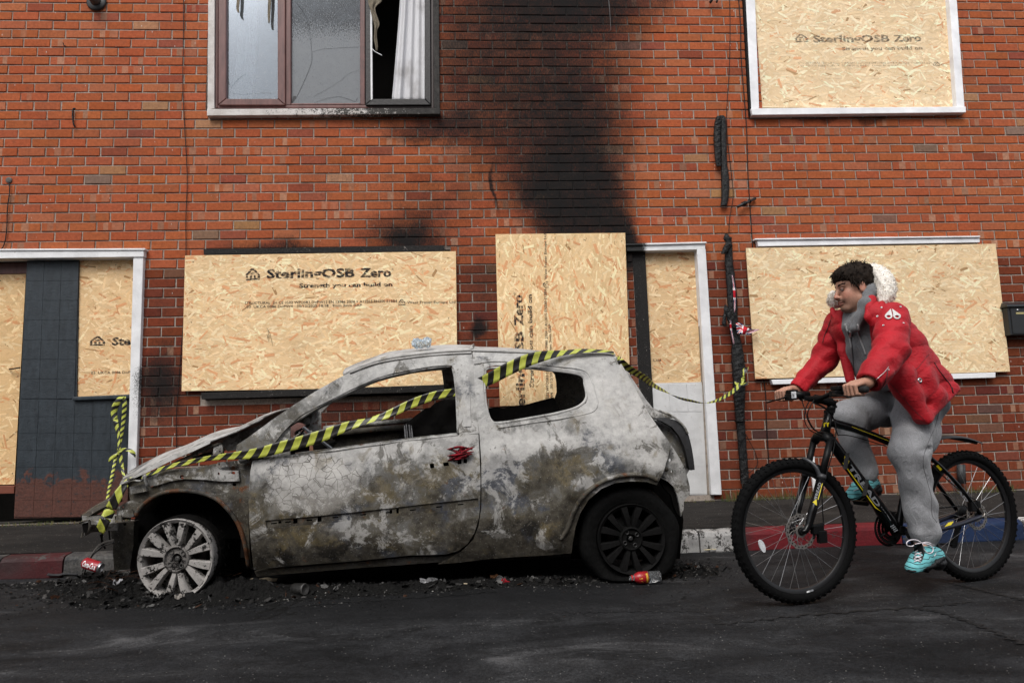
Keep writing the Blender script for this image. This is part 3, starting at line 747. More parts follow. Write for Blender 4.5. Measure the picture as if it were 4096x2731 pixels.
print_line(b2, 'STRUCTURAL  2+ CE 0502 WFOSB3 DoPW12 EN 13986 2004 + A12015 EN300 E1BB4', (1263, 1012), (1255.5, 664), 6.2, Y2, INKSV); print_line(b2, '03  UKCA 0086 DoPW4   30/12/2025 18:20   9mm 3mm GAP', (1273, 1008), (1265.5, 744), 6, Y2, INKSV)
house_mark(b2, (1259.5, 662), (1259, 646), 13, Y2, INKV); print_line(b2, 'West Fraser Europe Ltd', (1256.5, 642), (1254.5, 536.5), 6, Y2, INKSV)
b3 = osb('window_board', 'long unprinted chipboard sheet behind the cyclist in the red jacket', [(1713, 570), (2287, 560), (2320, 853), (1735, 870)], YB, 0.014, 4600, (1.08, 1.08, 1.02), seed=3, red=0.06)
b4 = osb('window_board', 'pale chipboard sheet filling the white framed upstairs window', [(1727, -150), (2160, -150), (2206, 248), (1740, 248)], YW + .02, 0.012, 4600, (1.10, 1.12, 1.10), seed=4, red=0.06)
Y4 = YW + .017
house_mark(b4, (1826, 97), (1857, 96.5), 21, Y4, INKF); print_line(b4, 'SterlingOSB', (1868.5, 97.5), (2044, 96), 18, Y4, INKF, True); print_line(b4, 'Zero', (2053, 96), (2117, 95), 18, Y4, INKF, True); print_line(b4, '®', (2117, 81), (2121, 81), 4, Y4, INKF)
print_line(b4, 'Strength you can build on', (1934, 116), (2119, 114), 9, Y4, INKF, True)
print_line(b4, 'STRUCTURAL  2+ CE 0502 WFOSB3 DoPW12 EN 13986 2004 + A12015 EN300 E1 BB4', (1834, 147.5), (2141, 146.5), 5, Y4, INKF); print_line(b4, '03  UKCA 0086 DoPW4  29/04/2026 04:02   11mm 3mm GAP', (1839, 153.5), (2064, 152.5), 5, Y4, INKF)
house_mark(b4, (2143, 152), (2160, 151.7), 12, Y4, INKF); print_line(b4, 'West', (2161, 150.5), (2181, 150.2), 5, Y4, INKF)
b5 = osb('side_window_board', 'narrow chipboard sheet between the dark painted blocks and the white door post', [(180, 597), (307, 596), (302, 912), (176, 914)], YW + .045, 0.012, 900, (1.0, .92, .78), seed=5)
house_mark(b5, (205, 793.5), (241, 793), 21, YW + .042, INK); print_line(b5, 'Ste', (257, 792), (300, 791.5), 17, YW + .042, INK, True); print_line(b5, '03  UKCA 0086 DoP', (209, 859), (299, 857.5), 6, YW + .042, INKS)
b6 = osb('door_board', 'tall chipboard door sheet at the left edge, beside the dark painted blocks', [(-120, 628), (60, 625), (33, 1112), (-150, 1115)], YW + .10, 0.012, 1300, (.98, .88, .70), seed=6)
b7 = osb('side_window_board', 'narrow chipboard sheet in the white door frame behind the burnt tailgate', [(1481, 581), (1605, 578), (1617, 878), (1492, 881)], YW + .05, 0.012, 900, (.98, .92, .80), seed=7, red=.14)
print_line(b7, 'Ltd', (1501, 829.5), (1518, 829), 5, YW + .047, INKS)
bb = MB(); bb.tube([at(22, 848, YW + .09), at(22, 848, YW + .06), at(46, 844, YW + .06)], .006, 8); bb.build('door_latch', BLACKWOOD, b6)

# windows and door surrounds -------------------------------------------------
def surround(name, pieces, mat, Y, thick, label=None):
    """a part of the house made of separate lengths, each a sub-part"""
    root = bpy.data.objects.new(name, None); link(root, HOUSE); OFF[root] = OFF[HOUSE]
    if label: root['label'] = label
    for nm, pts, m2, y2, t2 in pieces: qbox(nm, pts, y2 or Y, t2 or thick, m2 or mat, root, 0.004)
    return root
wA = surround('window', [('jamb', [(479, -150), (493.5, -150), (492, 249), (476, 252)], None, YW - .028, .1), ('jamb', [(994.5, -150), (1007, -150), (1010, 250), (997, 248)], None, YW - .028, .1),
                         ('sill', [(475, 250.5), (1011, 248), (1011, 262), (475, 266)], None, YW - .055, .14)], PEEL, YW, .1, 'smoke stained upstairs window with one open burnt casement')
BROWN = Mat('mahogany_plastic', 0.45, 0.4); bn_ = BROWN.noise(1.0, 4, .65, BROWN.scale(BROWN.pos, (25, 25, 6)))
_s = BROWN.rng(BROWN.new('ShaderNodeSeparateXYZ', {'Vector': BROWN.pos}).outputs[0], at(790, 200, YW)[0], at(900, 200, YW)[0])
_c = BROWN.ramp(bn_, [(0.3, (0.075, 0.026, 0.022)), (0.7, (0.145, 0.058, 0.050))]); _c = BROWN.mix(BROWN.math('MULTIPLY', BROWN.rng(BROWN.math('ADD', BROWN.math('MULTIPLY', _s, .5), BROWN.math('MULTIPLY', BROWN.noise(30, 5, .75), .8)), .55, .8), .9), _c, (0.02, 0.014, 0.013)); BROWN.color(_c).bump(bn_, .2, .003); BROWN = BROWN.m
def bar(parent, nm, pts, Y, t, m=BROWN, bev=.006): return qbox(nm, pts, Y, t, m, parent, bev)
T = -150
bar(wA, 'frame', [(494, T), (501.5, T), (500, 249), (492.5, 249)], YW - .005, .07); bar(wA, 'frame', [(988.5, T), (996, T), (997, 249), (990, 249)], YW - .005, .07)
bar(wA, 'frame', [(500, 242.5), (990, 240.5), (990, 248.5), (500, 249.5)], YW - .005, .07)
bar(wA, 'mullion', [(655.5, T), (668, T), (668, 242), (655.5, 242)], YW - .004, .07); bar(wA, 'mullion', [(827, T), (838.5, T), (838.5, 241), (827, 241)], YW - .004, .07)
# left casement (mitred), middle fixed light, right casement burnt
for nm, pts in (('casement', [(501.5, T), (520, T), (519, 226.5), (501, 241.5)]), ('casement', [(637, T), (655, T), (655, 241.5), (637.5, 226.5)]), ('casement', [(501, 242), (519, 227), (637.5, 227), (655, 242)])): bar(wA, nm, pts, YW - .024, .06)
bar(wA, 'glazing_bead', [(668, 237), (827, 236.5), (827, 241), (668, 242)], YW - .002, .05)
BURNT = plain('burnt_plastic', (0.016, 0.014, 0.014), 0.5, 0.4, var=.6, sc=45, bump=.4)
for nm, pts in (('casement', [(839, T), (853, T), (856, 227), (839.5, 241.5)]), ('casement', [(975.5, T), (988, T), (989.5, 241), (975, 226.5)]), ('casement', [(839.5, 242), (856, 227.5), (975, 227), (989.5, 241.5)])): qbox(nm, pts, YW - .026, .06, BURNT if nm else BURNT, wA, .006)
qbox('white_edge', [(849, T), (853.5, T), (855.5, 228), (851.5, 230)], YW - .0285, .01, WHITE, wA)
def m_glass(name, dust, smoke):
    m = Mat(name, 0.03, 0.5); nt = m.t; out = nt.nodes['Material Output']
    gl = m.new('ShaderNodeBsdfGlossy', {'Color': (0.80, 0.87, 0.95), 'Roughness': 0.02}); tr = m.new('ShaderNodeBsdfTransparent', {'Color': (0.75, 0.78, 0.8)}); df = m.new('ShaderNodeBsdfDiffuse', {'Color': (0.52, 0.53, 0.54)})
    lw = m.new('ShaderNodeFresnel', {'IOR': 1.6}).outputs[0]
    st = m.noise(1.0, 3, .6, m.scale(m.pos, (170, 1, 55))); z = m.new('ShaderNodeSeparateXYZ', {'Vector': m.pos}).outputs[2]
    h = m.rng(z, at(740, 25, YW)[2], at(740, 120, YW)[2]); md = m.noise(9, 4, .6)
    a = m.new('ShaderNodeMixShader', {0: m.math('MULTIPLY', lw, 1.0 if smoke else 1.55, clamp=True)}); nt.links.new(tr.outputs[0], a.inputs[1]); nt.links.new(gl.outputs[0], a.inputs[2])
    if smoke:
        v = m.rng(m.math('ADD', m.math('MULTIPLY', st, .9), m.math('MULTIPLY', h, 0.28)), .46, .66); film = m.new('ShaderNodeBsdfDiffuse', {'Color': m.mix(v, (0.045, 0.043, 0.041), (0.25, 0.255, 0.26))}).outputs[0]; k = m.math('ADD', 0.42, m.math('MULTIPLY', md, .35))
    else:
        film = df.outputs[0]; k = m.math('MULTIPLY', m.math('ADD', m.rng(st, .60, .70), 0.22), m.math('MULTIPLY', m.math('ADD', md, .2), dust))
    bmx = m.new('ShaderNodeMixShader', {0: k}); nt.links.new(a.outputs[0], bmx.inputs[1]); nt.links.new(film, bmx.inputs[2])
    nt.links.new(bmx.outputs[0], out.inputs['Surface']); return m.m
def pane(pts, Y, mat):
    return qbox('pane', pts, Y, .006, mat, wA)
pane([(519, T), (638, T), (638, 227.5), (518, 227.5)], YW + .012, m_glass('dusty_glass', .55, False)); pane([(667, T), (828, T), (828, 238), (667, 238)], YW + .024, m_glass('smoked_glass', .5, True))
mc = plain('glass_crack', (0.03, 0.03, 0.032), .3)
def cline(pts, Y, r=.0011, nm='crack', m=mc): 
    q = MB(); P = smooth_path([(*p,) for p in pts], 30); q.tube([at(x + U(-.3, .3), y, Y) for x, y in P], r, 4); return q.build(nm, m, wA)
cline([(679, 5), (693, 23), (705, 45), (711, 75), (715, 110), (716, 140), (708, 165), (695, 195), (680, 226)], YW + .021); cline([(717, 119), (740, 113), (775, 110), (825, 108)], YW + .021); cline([(722, 236), (745, 228), (775, 222), (800, 228), (815, 233), (821, 225)], YW + .021); cline([(720, 222), (750, 205), (780, 187), (800, 170), (826, 160)], YW + .021, .0007)
cline([(521, 175), (530, 200), (540, 190), (552, 178), (566, 170)], YW + .009, .0008); cline([(530, 214), (560, 217), (600, 214), (636, 214)], YW + .009, .0007)
q = MB(); q.prism(quad([(674, 221), (680.5, 221), (680, 227), (672, 237), (670, 236)], YW + .0235), (0, .002, 0)); q.build('glass_chip', mc, wA)

def cloth_strip(name, label, cat, rows, Y, mat, nu=26, folds=0.02, nf=4, base=None):
    """hanging cloth: rows = (y, x left, x right) traced"""
    V = []; rr = smooth_path(rows, 26)
    for y, xa, xb in rr:
        for k in range(nu):
            f = k / (nu - 1); V.append(at(xa + (xb - xa) * f, y, Y + folds * math.sin(f * nf * 2 * math.pi) + folds * .4 * math.sin(f * nf * 4.7 + 1)))
    F = [(i * nu + k, (i + 1) * nu + k, (i + 1) * nu + k + 1, i * nu + k + 1) for i in range(25) for k in range(nu - 1)]
    o = mk(name, V, F, mat, smooth=True, base=at(*((rows[-1][1] + rows[-1][2]) / 2, rows[-1][0]), Y)); tag(o, label, cat); so = o.modifiers.new('thick', 'SOLIDIFY'); so.thickness = .002; return o
m_curt = Mat('grey_white_curtain', .9, .1); m_curt.color(m_curt.mix(m_curt.rng(m_curt.noise(2.5, 4), .45, .75), (0.60, 0.60, 0.62), (0.34, 0.33, 0.33)))
cloth_strip('curtain', 'pale curtain hanging in the open burnt casement of the upstairs window', 'curtain', [(-60, 922, 976), (30, 917, 976), (130, 909, 977), (235, 900, 978)], YW + .10, m_curt.m, folds=.018, nf=3.6)
m_net = plain('thin_curtain', (0.62, 0.63, 0.65), .9, .1)
cloth_strip('curtain', 'thin pale curtain behind the left glass pane of the upstairs window', 'curtain', [(-60, 556, 590), (60, 548, 592), (150, 542, 588), (235, 528, 580)], YW + .07, m_net, folds=.02, nf=3)
m_rag = plain('scorched_strip', (0.16, 0.135, 0.10), .8, .2, var=.5, sc=40)
cloth_strip('scorched_blind_strip', 'long scorched strip dangling in the open casement beside the pale curtain', 'strip', [(-40, 848, 862), (0, 845, 878), (20, 850, 862), (55, 859, 872), (70, 860, 866), (90, 859, 866), (105, 862, 868), (118, 864, 867)], YW - .05, m_rag, nu=10, folds=.008, nf=2)
for lab, rows in (('short scorched strip hanging before the left pane, nearer the window jamb', [(-60, 545, 552), (0, 544, 551), (20, 543, 549), (30, 547, 551)]), ('scorched strip hanging before the left pane, beside its mahogany mullion', [(-60, 616, 624), (0, 616, 623), (35, 615, 621), (54, 617, 620)])):
    cloth_strip('scorched_blind_strip', lab, 'strip', rows, YW - .04, m_rag, nu=6, folds=.006, nf=1)
q = MB(); q.tube([at(855, 113, YW - .035), at(862, 120, YW - .045), at(877, 127.5, YW - .06)], .008, 6, flat=.5); tag(q.build('plastic_sliver', WHITE_NEW, base=at(866, 120, YW - .045)), 'short white plastic sliver sticking out of the open casement', 'fragment')

wB = surround('window', [('jamb', [(1705, -150), (1729, -150), (1744, 247), (1726, 264)], None, YW - .035, .12), ('jamb', [(2170, -150), (2187, -150), (2216, 248), (2198, 246)], None, YW - .035, .16),
                         ('sill', [(1725, 249), (2219, 245), (2219, 258.5), (1728, 264.5)], None, YW - .06, .18)], WHITE_NEW, YW, .1, 'freshly painted white upstairs window surround')
qbox('scorched_edge', [(1700, -150), (1706.5, -150), (1727, 262), (1722, 266)], YW - .034, .05, BLACKWOOD, wB)
# lintels and sills of the boarded ground floor windows
wC = surround('window', [('lintel', [(467, 572), (1020, 563), (1020, 577), (468, 585)], CHAR, YW - .03, .1), ('sill', [(461, 902), (1046, 882), (1046, 898), (463, 917)], CHAR, YW - .07, .16)], CHAR, YW, .1, 'burnt ground floor window under the printed board')
wD = surround('window', [('lintel', [(1738, 549), (2250, 543), (2251, 557), (1742, 566)], WHITE_NEW, YW - .045, .1), ('cornice', [(1734, 547.5), (2252, 541.5), (2252, 545), (1734, 551)], WHITE_NEW, YW - .06, .1), ('sill', [(1772, 872), (2287, 855), (2287, 867), (1776, 883)], WHITE_NEW, YW - .055, .12)], WHITE_NEW, YW, .1, 'boarded window with white lintel and sill behind the cyclist')
# left doorway
dL = surround('doorway', [('lintel', [(-300, 576), (330, 572.5), (330, 590), (-300, 597)], WHITE, YW - .05, .12), ('cornice', [(-300, 573), (333, 570), (333, 574.5), (-300, 577)], WHITE, YW - .06, .1), ('post', [(306, 591), (329, 590), (312, 1095), (292, 1095)], WHITE, YW - .04, .12), ('post_edge', [(325, 590), (331, 590), (315, 1095), (311, 1095)], PEEL, YW - .02, .05),
                          ('transom', [(-100, 607), (62, 602), (62, 628), (-100, 632)], BROWN, YW + .09, .05), ('threshold', [(-100, 1118), (33, 1115), (32, 1133), (-100, 1136)], plain('red_threshold', (0.16, 0.05, 0.03), .6), YW + .06, .1)], WHITE, YW, .1, 'white framed doorway with dark painted blocks')
dR = surround('doorway', [('lintel', [(1438, 562), (1620, 557.5), (1620, 573), (1440, 577)], WHITE, YW - .035, .1), ('cornice', [(1437, 559.5), (1623, 555), (1623, 559), (1437, 564)], WHITE, YW - .05, .1), ('post', [(1601, 573), (1621, 572), (1658, 1136), (1634, 1136)], WHITE, YW - .035, .1), ('post_edge', [(1599, 576), (1604, 575), (1638, 1136), (1626, 1136)], plain('grey_brown_render', (0.28, 0.24, 0.20), .9, .1, var=.4), YW + .01, .05),
                          ('burnt_pier', [(1440, 578), (1482, 577), (1512, 1136), (1455, 1136)], CHAR, YW + .02, .1)], WHITE, YW, .1, 'white framed doorway with a charred pier behind the car tailgate')
# dark painted blocks, peeling to red below
def m_block():
    m = Mat('peeling_slate_paint', .55, .35); n = m.noise(13, 6, .72); n2 = m.noise(60, 5, .7); n4 = m.noise(1.0, 4, .6, m.scale(m.pos, (26, 1, 7)))
    z = m.new('ShaderNodeSeparateXYZ', {'Vector': m.pos}).outputs[2]
    pz = m.rng(z, at(150, 1185, YW)[2], at(150, 1035, YW)[2], 0.55, -0.22, False)
    c = m.ramp(n4, [(.3, (0.012, 0.017, 0.022)), (.7, (0.027, 0.036, 0.045))]); c = m.mix(m.rng(n2, .62, .7), c, (0.016, 0.02, 0.024))
    red = m.ramp(n2, [(.3, (0.045, 0.018, 0.013)), (.7, (0.115, 0.042, 0.029))])
    red = m.mix(m.rng(m.noise(30, 5, .7), .58, .66), red, (0.02, 0.02, 0.022))
    c = m.mix(m.rng(m.math('ADD', n, pz), .60, .63), c, red); m.color(c); m.bump(m.math('ADD', n, n2), .5, .006); return m.m
BLOCK = m_block()
qbox('block_joint', [(62, 600), (181, 597), (176, 914), (297, 910), (293, 1185), (32, 1190)], YW + .030, .05, BLOCK, dL)
def blocks(x0t, x1t, x0b, x1b, yt, yb, nr, nc, Y, mat, stagger=0.0):
    for r in range(nr):
        for c in range(nc):
            def pt(u, v): xl = x0t + (x0b - x0t) * v; xr = x1t + (x1b - x1t) * v; return (xl + (xr - xl) * u, yt + (yb - yt) * v)
            o = (stagger if r % 2 else 0) / nc
            u0, u1 = min(max(c / nc - o, 0), 1), min(max((c + 1) / nc - o, 0), 1)
            if c == nc - 1: u1 = 1
            if u1 - u0 < .02: continue
            g = .20; v0, v1 = r / nr, (r + 1) / nr
            A, B, C, D = pt(u0, v0), pt(u1, v0), pt(u1, v1), pt(u0, v1)
            y = Y + U(-.0015, .0015); q = MB()
            f = quad([(A[0] + g * 1.6, A[1] + g * 1.6), (B[0] - g * 1.6, B[1] + g * 1.6), (C[0] - g * 1.6, C[1] - g * 1.6), (D[0] + g * 1.6, D[1] - g * 1.6)], y); s = quad([(A[0] + g, A[1] + g), (B[0] - g, B[1] + g), (C[0] - g, C[1] - g), (D[0] + g, D[1] - g)], y + .0016)
            V = f + s + [p + np.array([0, .02, 0]) for p in s]
            F = [(3, 2, 1, 0)] + [(i, (i + 1) % 4, 4 + (i + 1) % 4, 4 + i) for i in range(4)] + [(4 + i, 4 + (i + 1) % 4, 8 + (i + 1) % 4, 8 + i) for i in range(4)]
            mk('block', V, F, mat, HOUSE)
blocks(62, 181, 48, 171, 600, 915, 7, 3, YW + .024, BLOCK)
blocks(48, 297, 32, 293, 918, 1187, 7, 6, YW + .024, BLOCK)
qbox('ledge', [(165, 911), (303, 905), (303, 915), (165, 920)], YW - .005, .06, BLOCK, dL, .008)
WBLK = m_paint('whitewashed_block', (0.60, 0.60, 0.60), (0.40, 0.35, 0.30), .38, sooty=True, bump=.6)
qbox('block_joint', [(1494, 880), (1617, 877), (1640, 1136), (1505, 1136)], YW + .030, .05, WBLK, dR)
blocks(1494, 1618, 1512, 1634, 882, 1134, 4, 3, YW + .027, WBLK, .5)
# ------------------------------------------------------------------ the burnt-out hatchback
Y0, CARW = 3.965, 1.70
YC = Y0 + CARW / 2
XF, XR = -1.722, 0.846        # axles
def k1(x, y): return (172.3 + x * .42106, 746.5 + y * .42106)
def k2(x, y): return (545.5 + x * .40276, 775.2 + y * .40276)
def k3(x, y): return (1062.3 + x * .40276, 775.2 + y * .40276)
def carY(x, z):
    """plan and section curvature of the body side"""
    y = Y0
    if z < 0.90: y += 0.05 * ((z - 0.58) / 0.34) ** 2 if z > 0.58 else 0.035 * ((0.58 - z) / 0.4) ** 2
    else: y += 0.044 + (z - 0.90) * 0.30 + 0.16 * max(0, z - 1.25) ** 1.5 * 6
    if z < 0.26: y += (0.26 - z) * 0.25
    if x < -1.0: y += 0.055 * (-1.0 - x) ** 2
    if x > 0.75: y += 0.16 * (x - 0.75) ** 2
    return y
ROLL = 0.125        # the far wheels stand on the pavement, so the shell leans to the road
def rz(y): return ROLL * max(0.0, y - Y0 - .08) / 1.55
def S(dx, dy, off=0.0):
    Y = Y0 + .05
    for _ in range(6):
        p = at(dx, dy, Y); Y = carY(p[0], p[2]) + off
    return at(dx, dy, Y)

def m_burnt(name, white=0.0, rust=0.0, soot_=0.0, crackle=False, side=False):
    m = Mat(name, 0.78, 0.2)
    P = m.pos; x, y, z = [m.new('ShaderNodeSeparateXYZ', {'Vector': P}).outputs[i] for i in range(3)]
    n0 = m.noise(1.7, 3, 0.55); n1 = m.noise(5.5, 6, 0.68, dist=.6); n2 = m.noise(22, 6, 0.72); n3 = m.noise(120, 4, 0.7)
    jit = m.scale(m.vmath('SUBTRACT', m.new('ShaderNodeTexNoise', {'Vector': P, 'Scale': 6.0, 'Detail': 7.0, 'Roughness': 0.7}).outputs['Color'], (.5, .5, .5)), (.42, 0, .36)); PJ = m.vmath('ADD', P, jit)
    def patch(L):
        o = None
        for dx, dy, rx, ry in L:
            a = S(dx, dy); b = m.blob(a, ((S(dx + rx, dy)[0] - a[0]), 3.0, (a[2] - S(dx, dy + ry)[2])), .8, PJ); o = b if o is None else m.math('MAXIMUM', o, b)
        return o
    if side: PALE_ = patch([(700, 1075, 210, 70), (900, 1030, 160, 45), (1440, 950, 130, 150), (1250, 1020, 190, 45), (1500, 1040, 60, 90), (1360, 1110, 60, 26)]); OCH = patch([(1000, 1085, 130, 55), (1280, 1085, 140, 45), (880, 1130, 90, 40), (1080, 1050, 40, 40), (700, 1220, 140, 50)]); BLU = patch([(1145, 1090, 65, 110), (1040, 1112, 70, 24), (1180, 1150, 110, 40), (1390, 1000, 90, 40), (640, 1075, 40, 40)]); DRK = patch([(720, 1265, 330, 55), (1000, 1112, 80, 22), (1180, 1215, 190, 60), (640, 1180, 70, 80), (880, 1180, 130, 26)])
    else: PALE_ = OCH = BLU = DRK = 0.0
    h = m.math('ADD', m.rng(z, 0.20, 1.10, -0.09, 0.23, False), m.math('SUBTRACT', m.math('MULTIPLY', PALE_, .16), m.math('MULTIPLY', DRK, .07)))
    t = m.math('ADD', m.math('MULTIPLY', n1, 0.62), m.math('ADD', m.math('MULTIPLY', n0, 0.42), m.math('MULTIPLY', n2, 0.20)))
    t = m.math('ADD', m.math('ADD', t, h), white - 0.155)
    c = m.ramp(t, [(0.26, (0.011, 0.010, 0.009)), (0.38, (0.040, 0.034, 0.025)), (0.47, (0.105, 0.095, 0.075)), (0.55, (0.135, 0.132, 0.125)), (0.63, (0.28, 0.275, 0.265)), (0.76, (0.42, 0.415, 0.405)), (0.92, (0.60, 0.585, 0.57))])
    c = m.mix(m.math('MULTIPLY', m.rng(PALE_, 0.25, 0.85), 0.45), c, m.ramp(n2, [(0.25, (0.36, 0.35, 0.335)), (0.75, (0.74, 0.715, 0.68))]))
    warm = m.noise(7.5, 5, 0.65, m.vmath('ADD', P, (7.3, 1.1, 3.7)), .8)
    c = m.mix(m.math('MULTIPLY', m.rng(m.math('ADD', warm, m.math('MULTIPLY', OCH, .2)), 0.54, 0.68), 0.62), c, m.ramp(n2, [(0.3, (0.055, 0.042, 0.018)), (0.7, (0.21, 0.165, 0.085))]))       # ochre scorch
    blue = m.noise(4.0, 4, 0.6, m.vmath('ADD', P, (2.1, 9.0, 5.5)))
    c = m.mix(m.math('MULTIPLY', m.math('MULTIPLY', m.rng(m.math('ADD', blue, m.math('MULTIPLY', BLU, .24)), 0.55, 0.66), m.rng(t, 0.85, 0.6)), 0.75), c, m.ramp(n2, [(0.3, (0.016, 0.020, 0.032)), (0.7, (0.09, 0.10, 0.125))]))  # heat-blued steel
    na = m.noise(7.0, 9, 0.76, m.vmath('ADD', P, (4.4, 2.2, 6.1)), .5); nb = m.noise(6.0, 9, 0.74, m.vmath('ADD', P, (9.1, 3.3, 1.2)), .7)
    hh = m.math('ADD', m.rng(z, 0.25, 1.05, -0.06, 0.07, False), m.math('MULTIPLY', m.math('SUBTRACT', n0, .5), .35))
    c = m.mix(m.math('MULTIPLY', m.rng(m.math('ADD', m.math('ADD', na, hh), white * .6), 0.505, 0.575), 0.62), c, m.ramp(n2, [(0.25, (0.30, 0.295, 0.285)), (0.75, (0.66, 0.645, 0.62))]))   # flaking white ash
    c = m.mix(m.math('MULTIPLY', m.rng(m.math('SUBTRACT', m.math('SUBTRACT', nb, hh), white * .5), 0.53, 0.57), 0.72), c, m.ramp(n2, [(0.3, (0.018, 0.016, 0.013)), (0.7, (0.115, 0.102, 0.080))]))      # bare scorched steel
    rs = m.noise(11, 6, 0.7, m.vmath('ADD', P, (1.7, 4.2, 8.8)))
    c = m.mix(m.math('MULTIPLY', m.rng(rs, 0.66 - rust, 0.74 - rust), 0.85), c, m.ramp(n2, [(0.3, (0.035, 0.014, 0.007)), (0.7, (0.17, 0.062, 0.020))]))
    c = m.mix(m.rng(m.math('ADD', m.math('MULTIPLY', n2, .6), m.math('MULTIPLY', n3, .4)), 0.60 - soot_, 0.67 - soot_), c, (0.014, 0.013, 0.012))     # soot flecks
    c = m.mix(m.math('MULTIPLY', m.rng(n3, 0.60, 0.72), 0.5), c, (0.55, 0.54, 0.52))                                                          # ash flecks
    if crackle:
        wob = m.vmath('ADD', P, m.scale(m.new('ShaderNodeTexNoise', {'Vector': P, 'Scale': 14.0, 'Detail': 3.0}).outputs['Color'], .05))
        d = m.voro(21, m.scale(wob, (1, .01, 1)), 'DISTANCE_TO_EDGE'); a = S(720, 1115); mask = m.blob(a, (0.36, 2, 0.22), .5)
        c = m.mix(m.math('MULTIPLY', m.rng(d, 0.035, 0.012), m.rng(mask, .25, .5)), c, (0.03, 0.026, 0.022))
        pale = m.math('MULTIPLY', m.rng(m.math('ADD', m.math('MULTIPLY', mask, .5), m.math('SUBTRACT', m.math('ADD', m.math('MULTIPLY', n1, 1.1), m.math('MULTIPLY', n2, .5)), .8)), .05, .55), .6); c = m.mix(pale, c, m.mix(.5, c, (0.60, 0.57, 0.53)))
    c = m.mix(1.0, c, (.86, .86, .86), 'MULTIPLY')
    m.color(c); m.rough(m.ramp(n1, [(0.3, 0.55), (0.7, 0.9)]))
    m.bump(m.math('ADD', m.math('MULTIPLY', n2, .7), m.math('MULTIPLY', n3, .5)), 0.45, 0.004); return m.m
ASH = m_burnt('burnt_steel_ash', 0.0, 0.0, 0.0, True, True)
ASHQ = m_burnt('burnt_steel_quarter', 0.0, 0.0, 0.0, False, True)
ASHW = m_burnt('burnt_steel_white', 0.02, -0.04, -0.03)
RUSTY = m_burnt('burnt_steel_rust', -0.05, 0.09, 0.02)
SOOTY = m_burnt('burnt_steel_soot', -0.34, 0.05, 0.05)
CARBLK = plain('car_soot', (0.0045, 0.0042, 0.004), 0.95, 0.05, var=.5, sc=30, bump=.4)

CAR = thing('burnt_car', 'burnt out three door hatchback shell, ash white and rusty, wrapped in hazard tape', 'car', (-0.45, YC, 0))

def panel(name, outline, holes, mat, parent=CAR, off=0.0, step=0.045, thick=0.006, dent=0.004, fnY=None, mirror=False, crease=None, trace=True):
    """sheet-metal panel traced in the photo and bent to the body side; holes are real openings"""
    def conv(L):
        if not trace: return [(p[0], p[1]) for p in L]
        return [tuple(S(x, y, off)[[0, 2]]) for x, y in L]
    def dens(L):
        o = []
        for i in range(len(L)):
            a, b = L[i], L[(i + 1) % len(L)]; n = max(1, int(math.hypot(b[0] - a[0], b[1] - a[1]) / step))
            o += [(a[0] + (b[0] - a[0]) * k / n, a[1] + (b[1] - a[1]) * k / n) for k in range(n)]
        return o
    loops = [dens(conv(outline))] + [dens(conv(h)) for h in holes]
    pts = []; edges = []
    for L in loops:
        b = len(pts); pts += L; edges += [(b + i, b + (i + 1) % len(L)) for i in range(len(L))]
    xs = [p[0] for p in loops[0]]; zs = [p[1] for p in loops[0]]
    x = min(xs) + step / 2
    while x < max(xs):
        z = min(zs) + step / 2
        while z < max(zs):
            q = (x + U(-.2, .2) * step, z + U(-.2, .2) * step)
            if inside(loops[0], *q) and not any(inside(L, *q) for L in loops[1:]): pts.append(q)
            z += step
        x += step
    v, e, f, *_ = delaunay_2d_cdt([Vector(p) for p in pts], edges, [], 0, 1e-5)
    fn = fnY or (lambda a, c: carY(a, c) + off)
    F = []
    for t in f:
        cx = sum(v[i][0] for i in t) / 3; cz = sum(v[i][1] for i in t) / 3
        if inside(loops[0], cx, cz) and not any(inside(L, cx, cz) for L in loops[1:]): F.append(tuple(t))
    V = []
    for p in v:
        d = dent * (math.sin(p[0] * 9 + 1.3) * math.sin(p[1] * 11) + .5 * math.sin(p[0] * 23 + p[1] * 17))
        y = fn(p[0], p[1]) + d + (crease(p[0], p[1]) if crease else 0)
        V.append((p[0], y, p[1]))
    # orient towards the camera (-y) and give it thickness
    G = []
    for t in F:
        a, b, c = (v[i] for i in t); ar = (b[0] - a[0]) * (c[1] - a[1]) - (c[0] - a[0]) * (b[1] - a[1])
        G.append(t if ar > 0 else t[::-1])
    n = len(V); V2 = V + [(p[0], p[1] + thick, p[2]) for p in V]
    cnt = {}
    for t in G:
        for i in range(3): cnt[(t[i], t[(i + 1) % 3])] = cnt.get((t[i], t[(i + 1) % 3]), 0) + 1
    H = list(G) + [tuple(i + n for i in t[::-1]) for t in G]
    for (a, b) in cnt:
        if (b, a) not in cnt: H.append((b, a, a + n, b + n))
    if mirror: V2 = [(p[0], 2 * YC - p[1], p[2] + rz(2 * YC - p[1])) for p in V2]; H = [h[::-1] for h in H]
    o = mk(name, V2, H, mat, parent, smooth=True)
    o.modifiers.new('split', 'EDGE_SPLIT').split_angle = math.radians(35)
    return o
def strip(name, path, w, mat, parent=CAR, seg=8, n=40, jit=.05, flat=1.0, off=0.0):
    """tubular edge or flange along a traced path on the body side"""
    q = MB(); P = smooth_path([S(x, y, off) for x, y in path], n); q.tube(list(P), w, seg, jit=jit, flat=flat)
    return q.build(name, mat, parent, smooth=True)

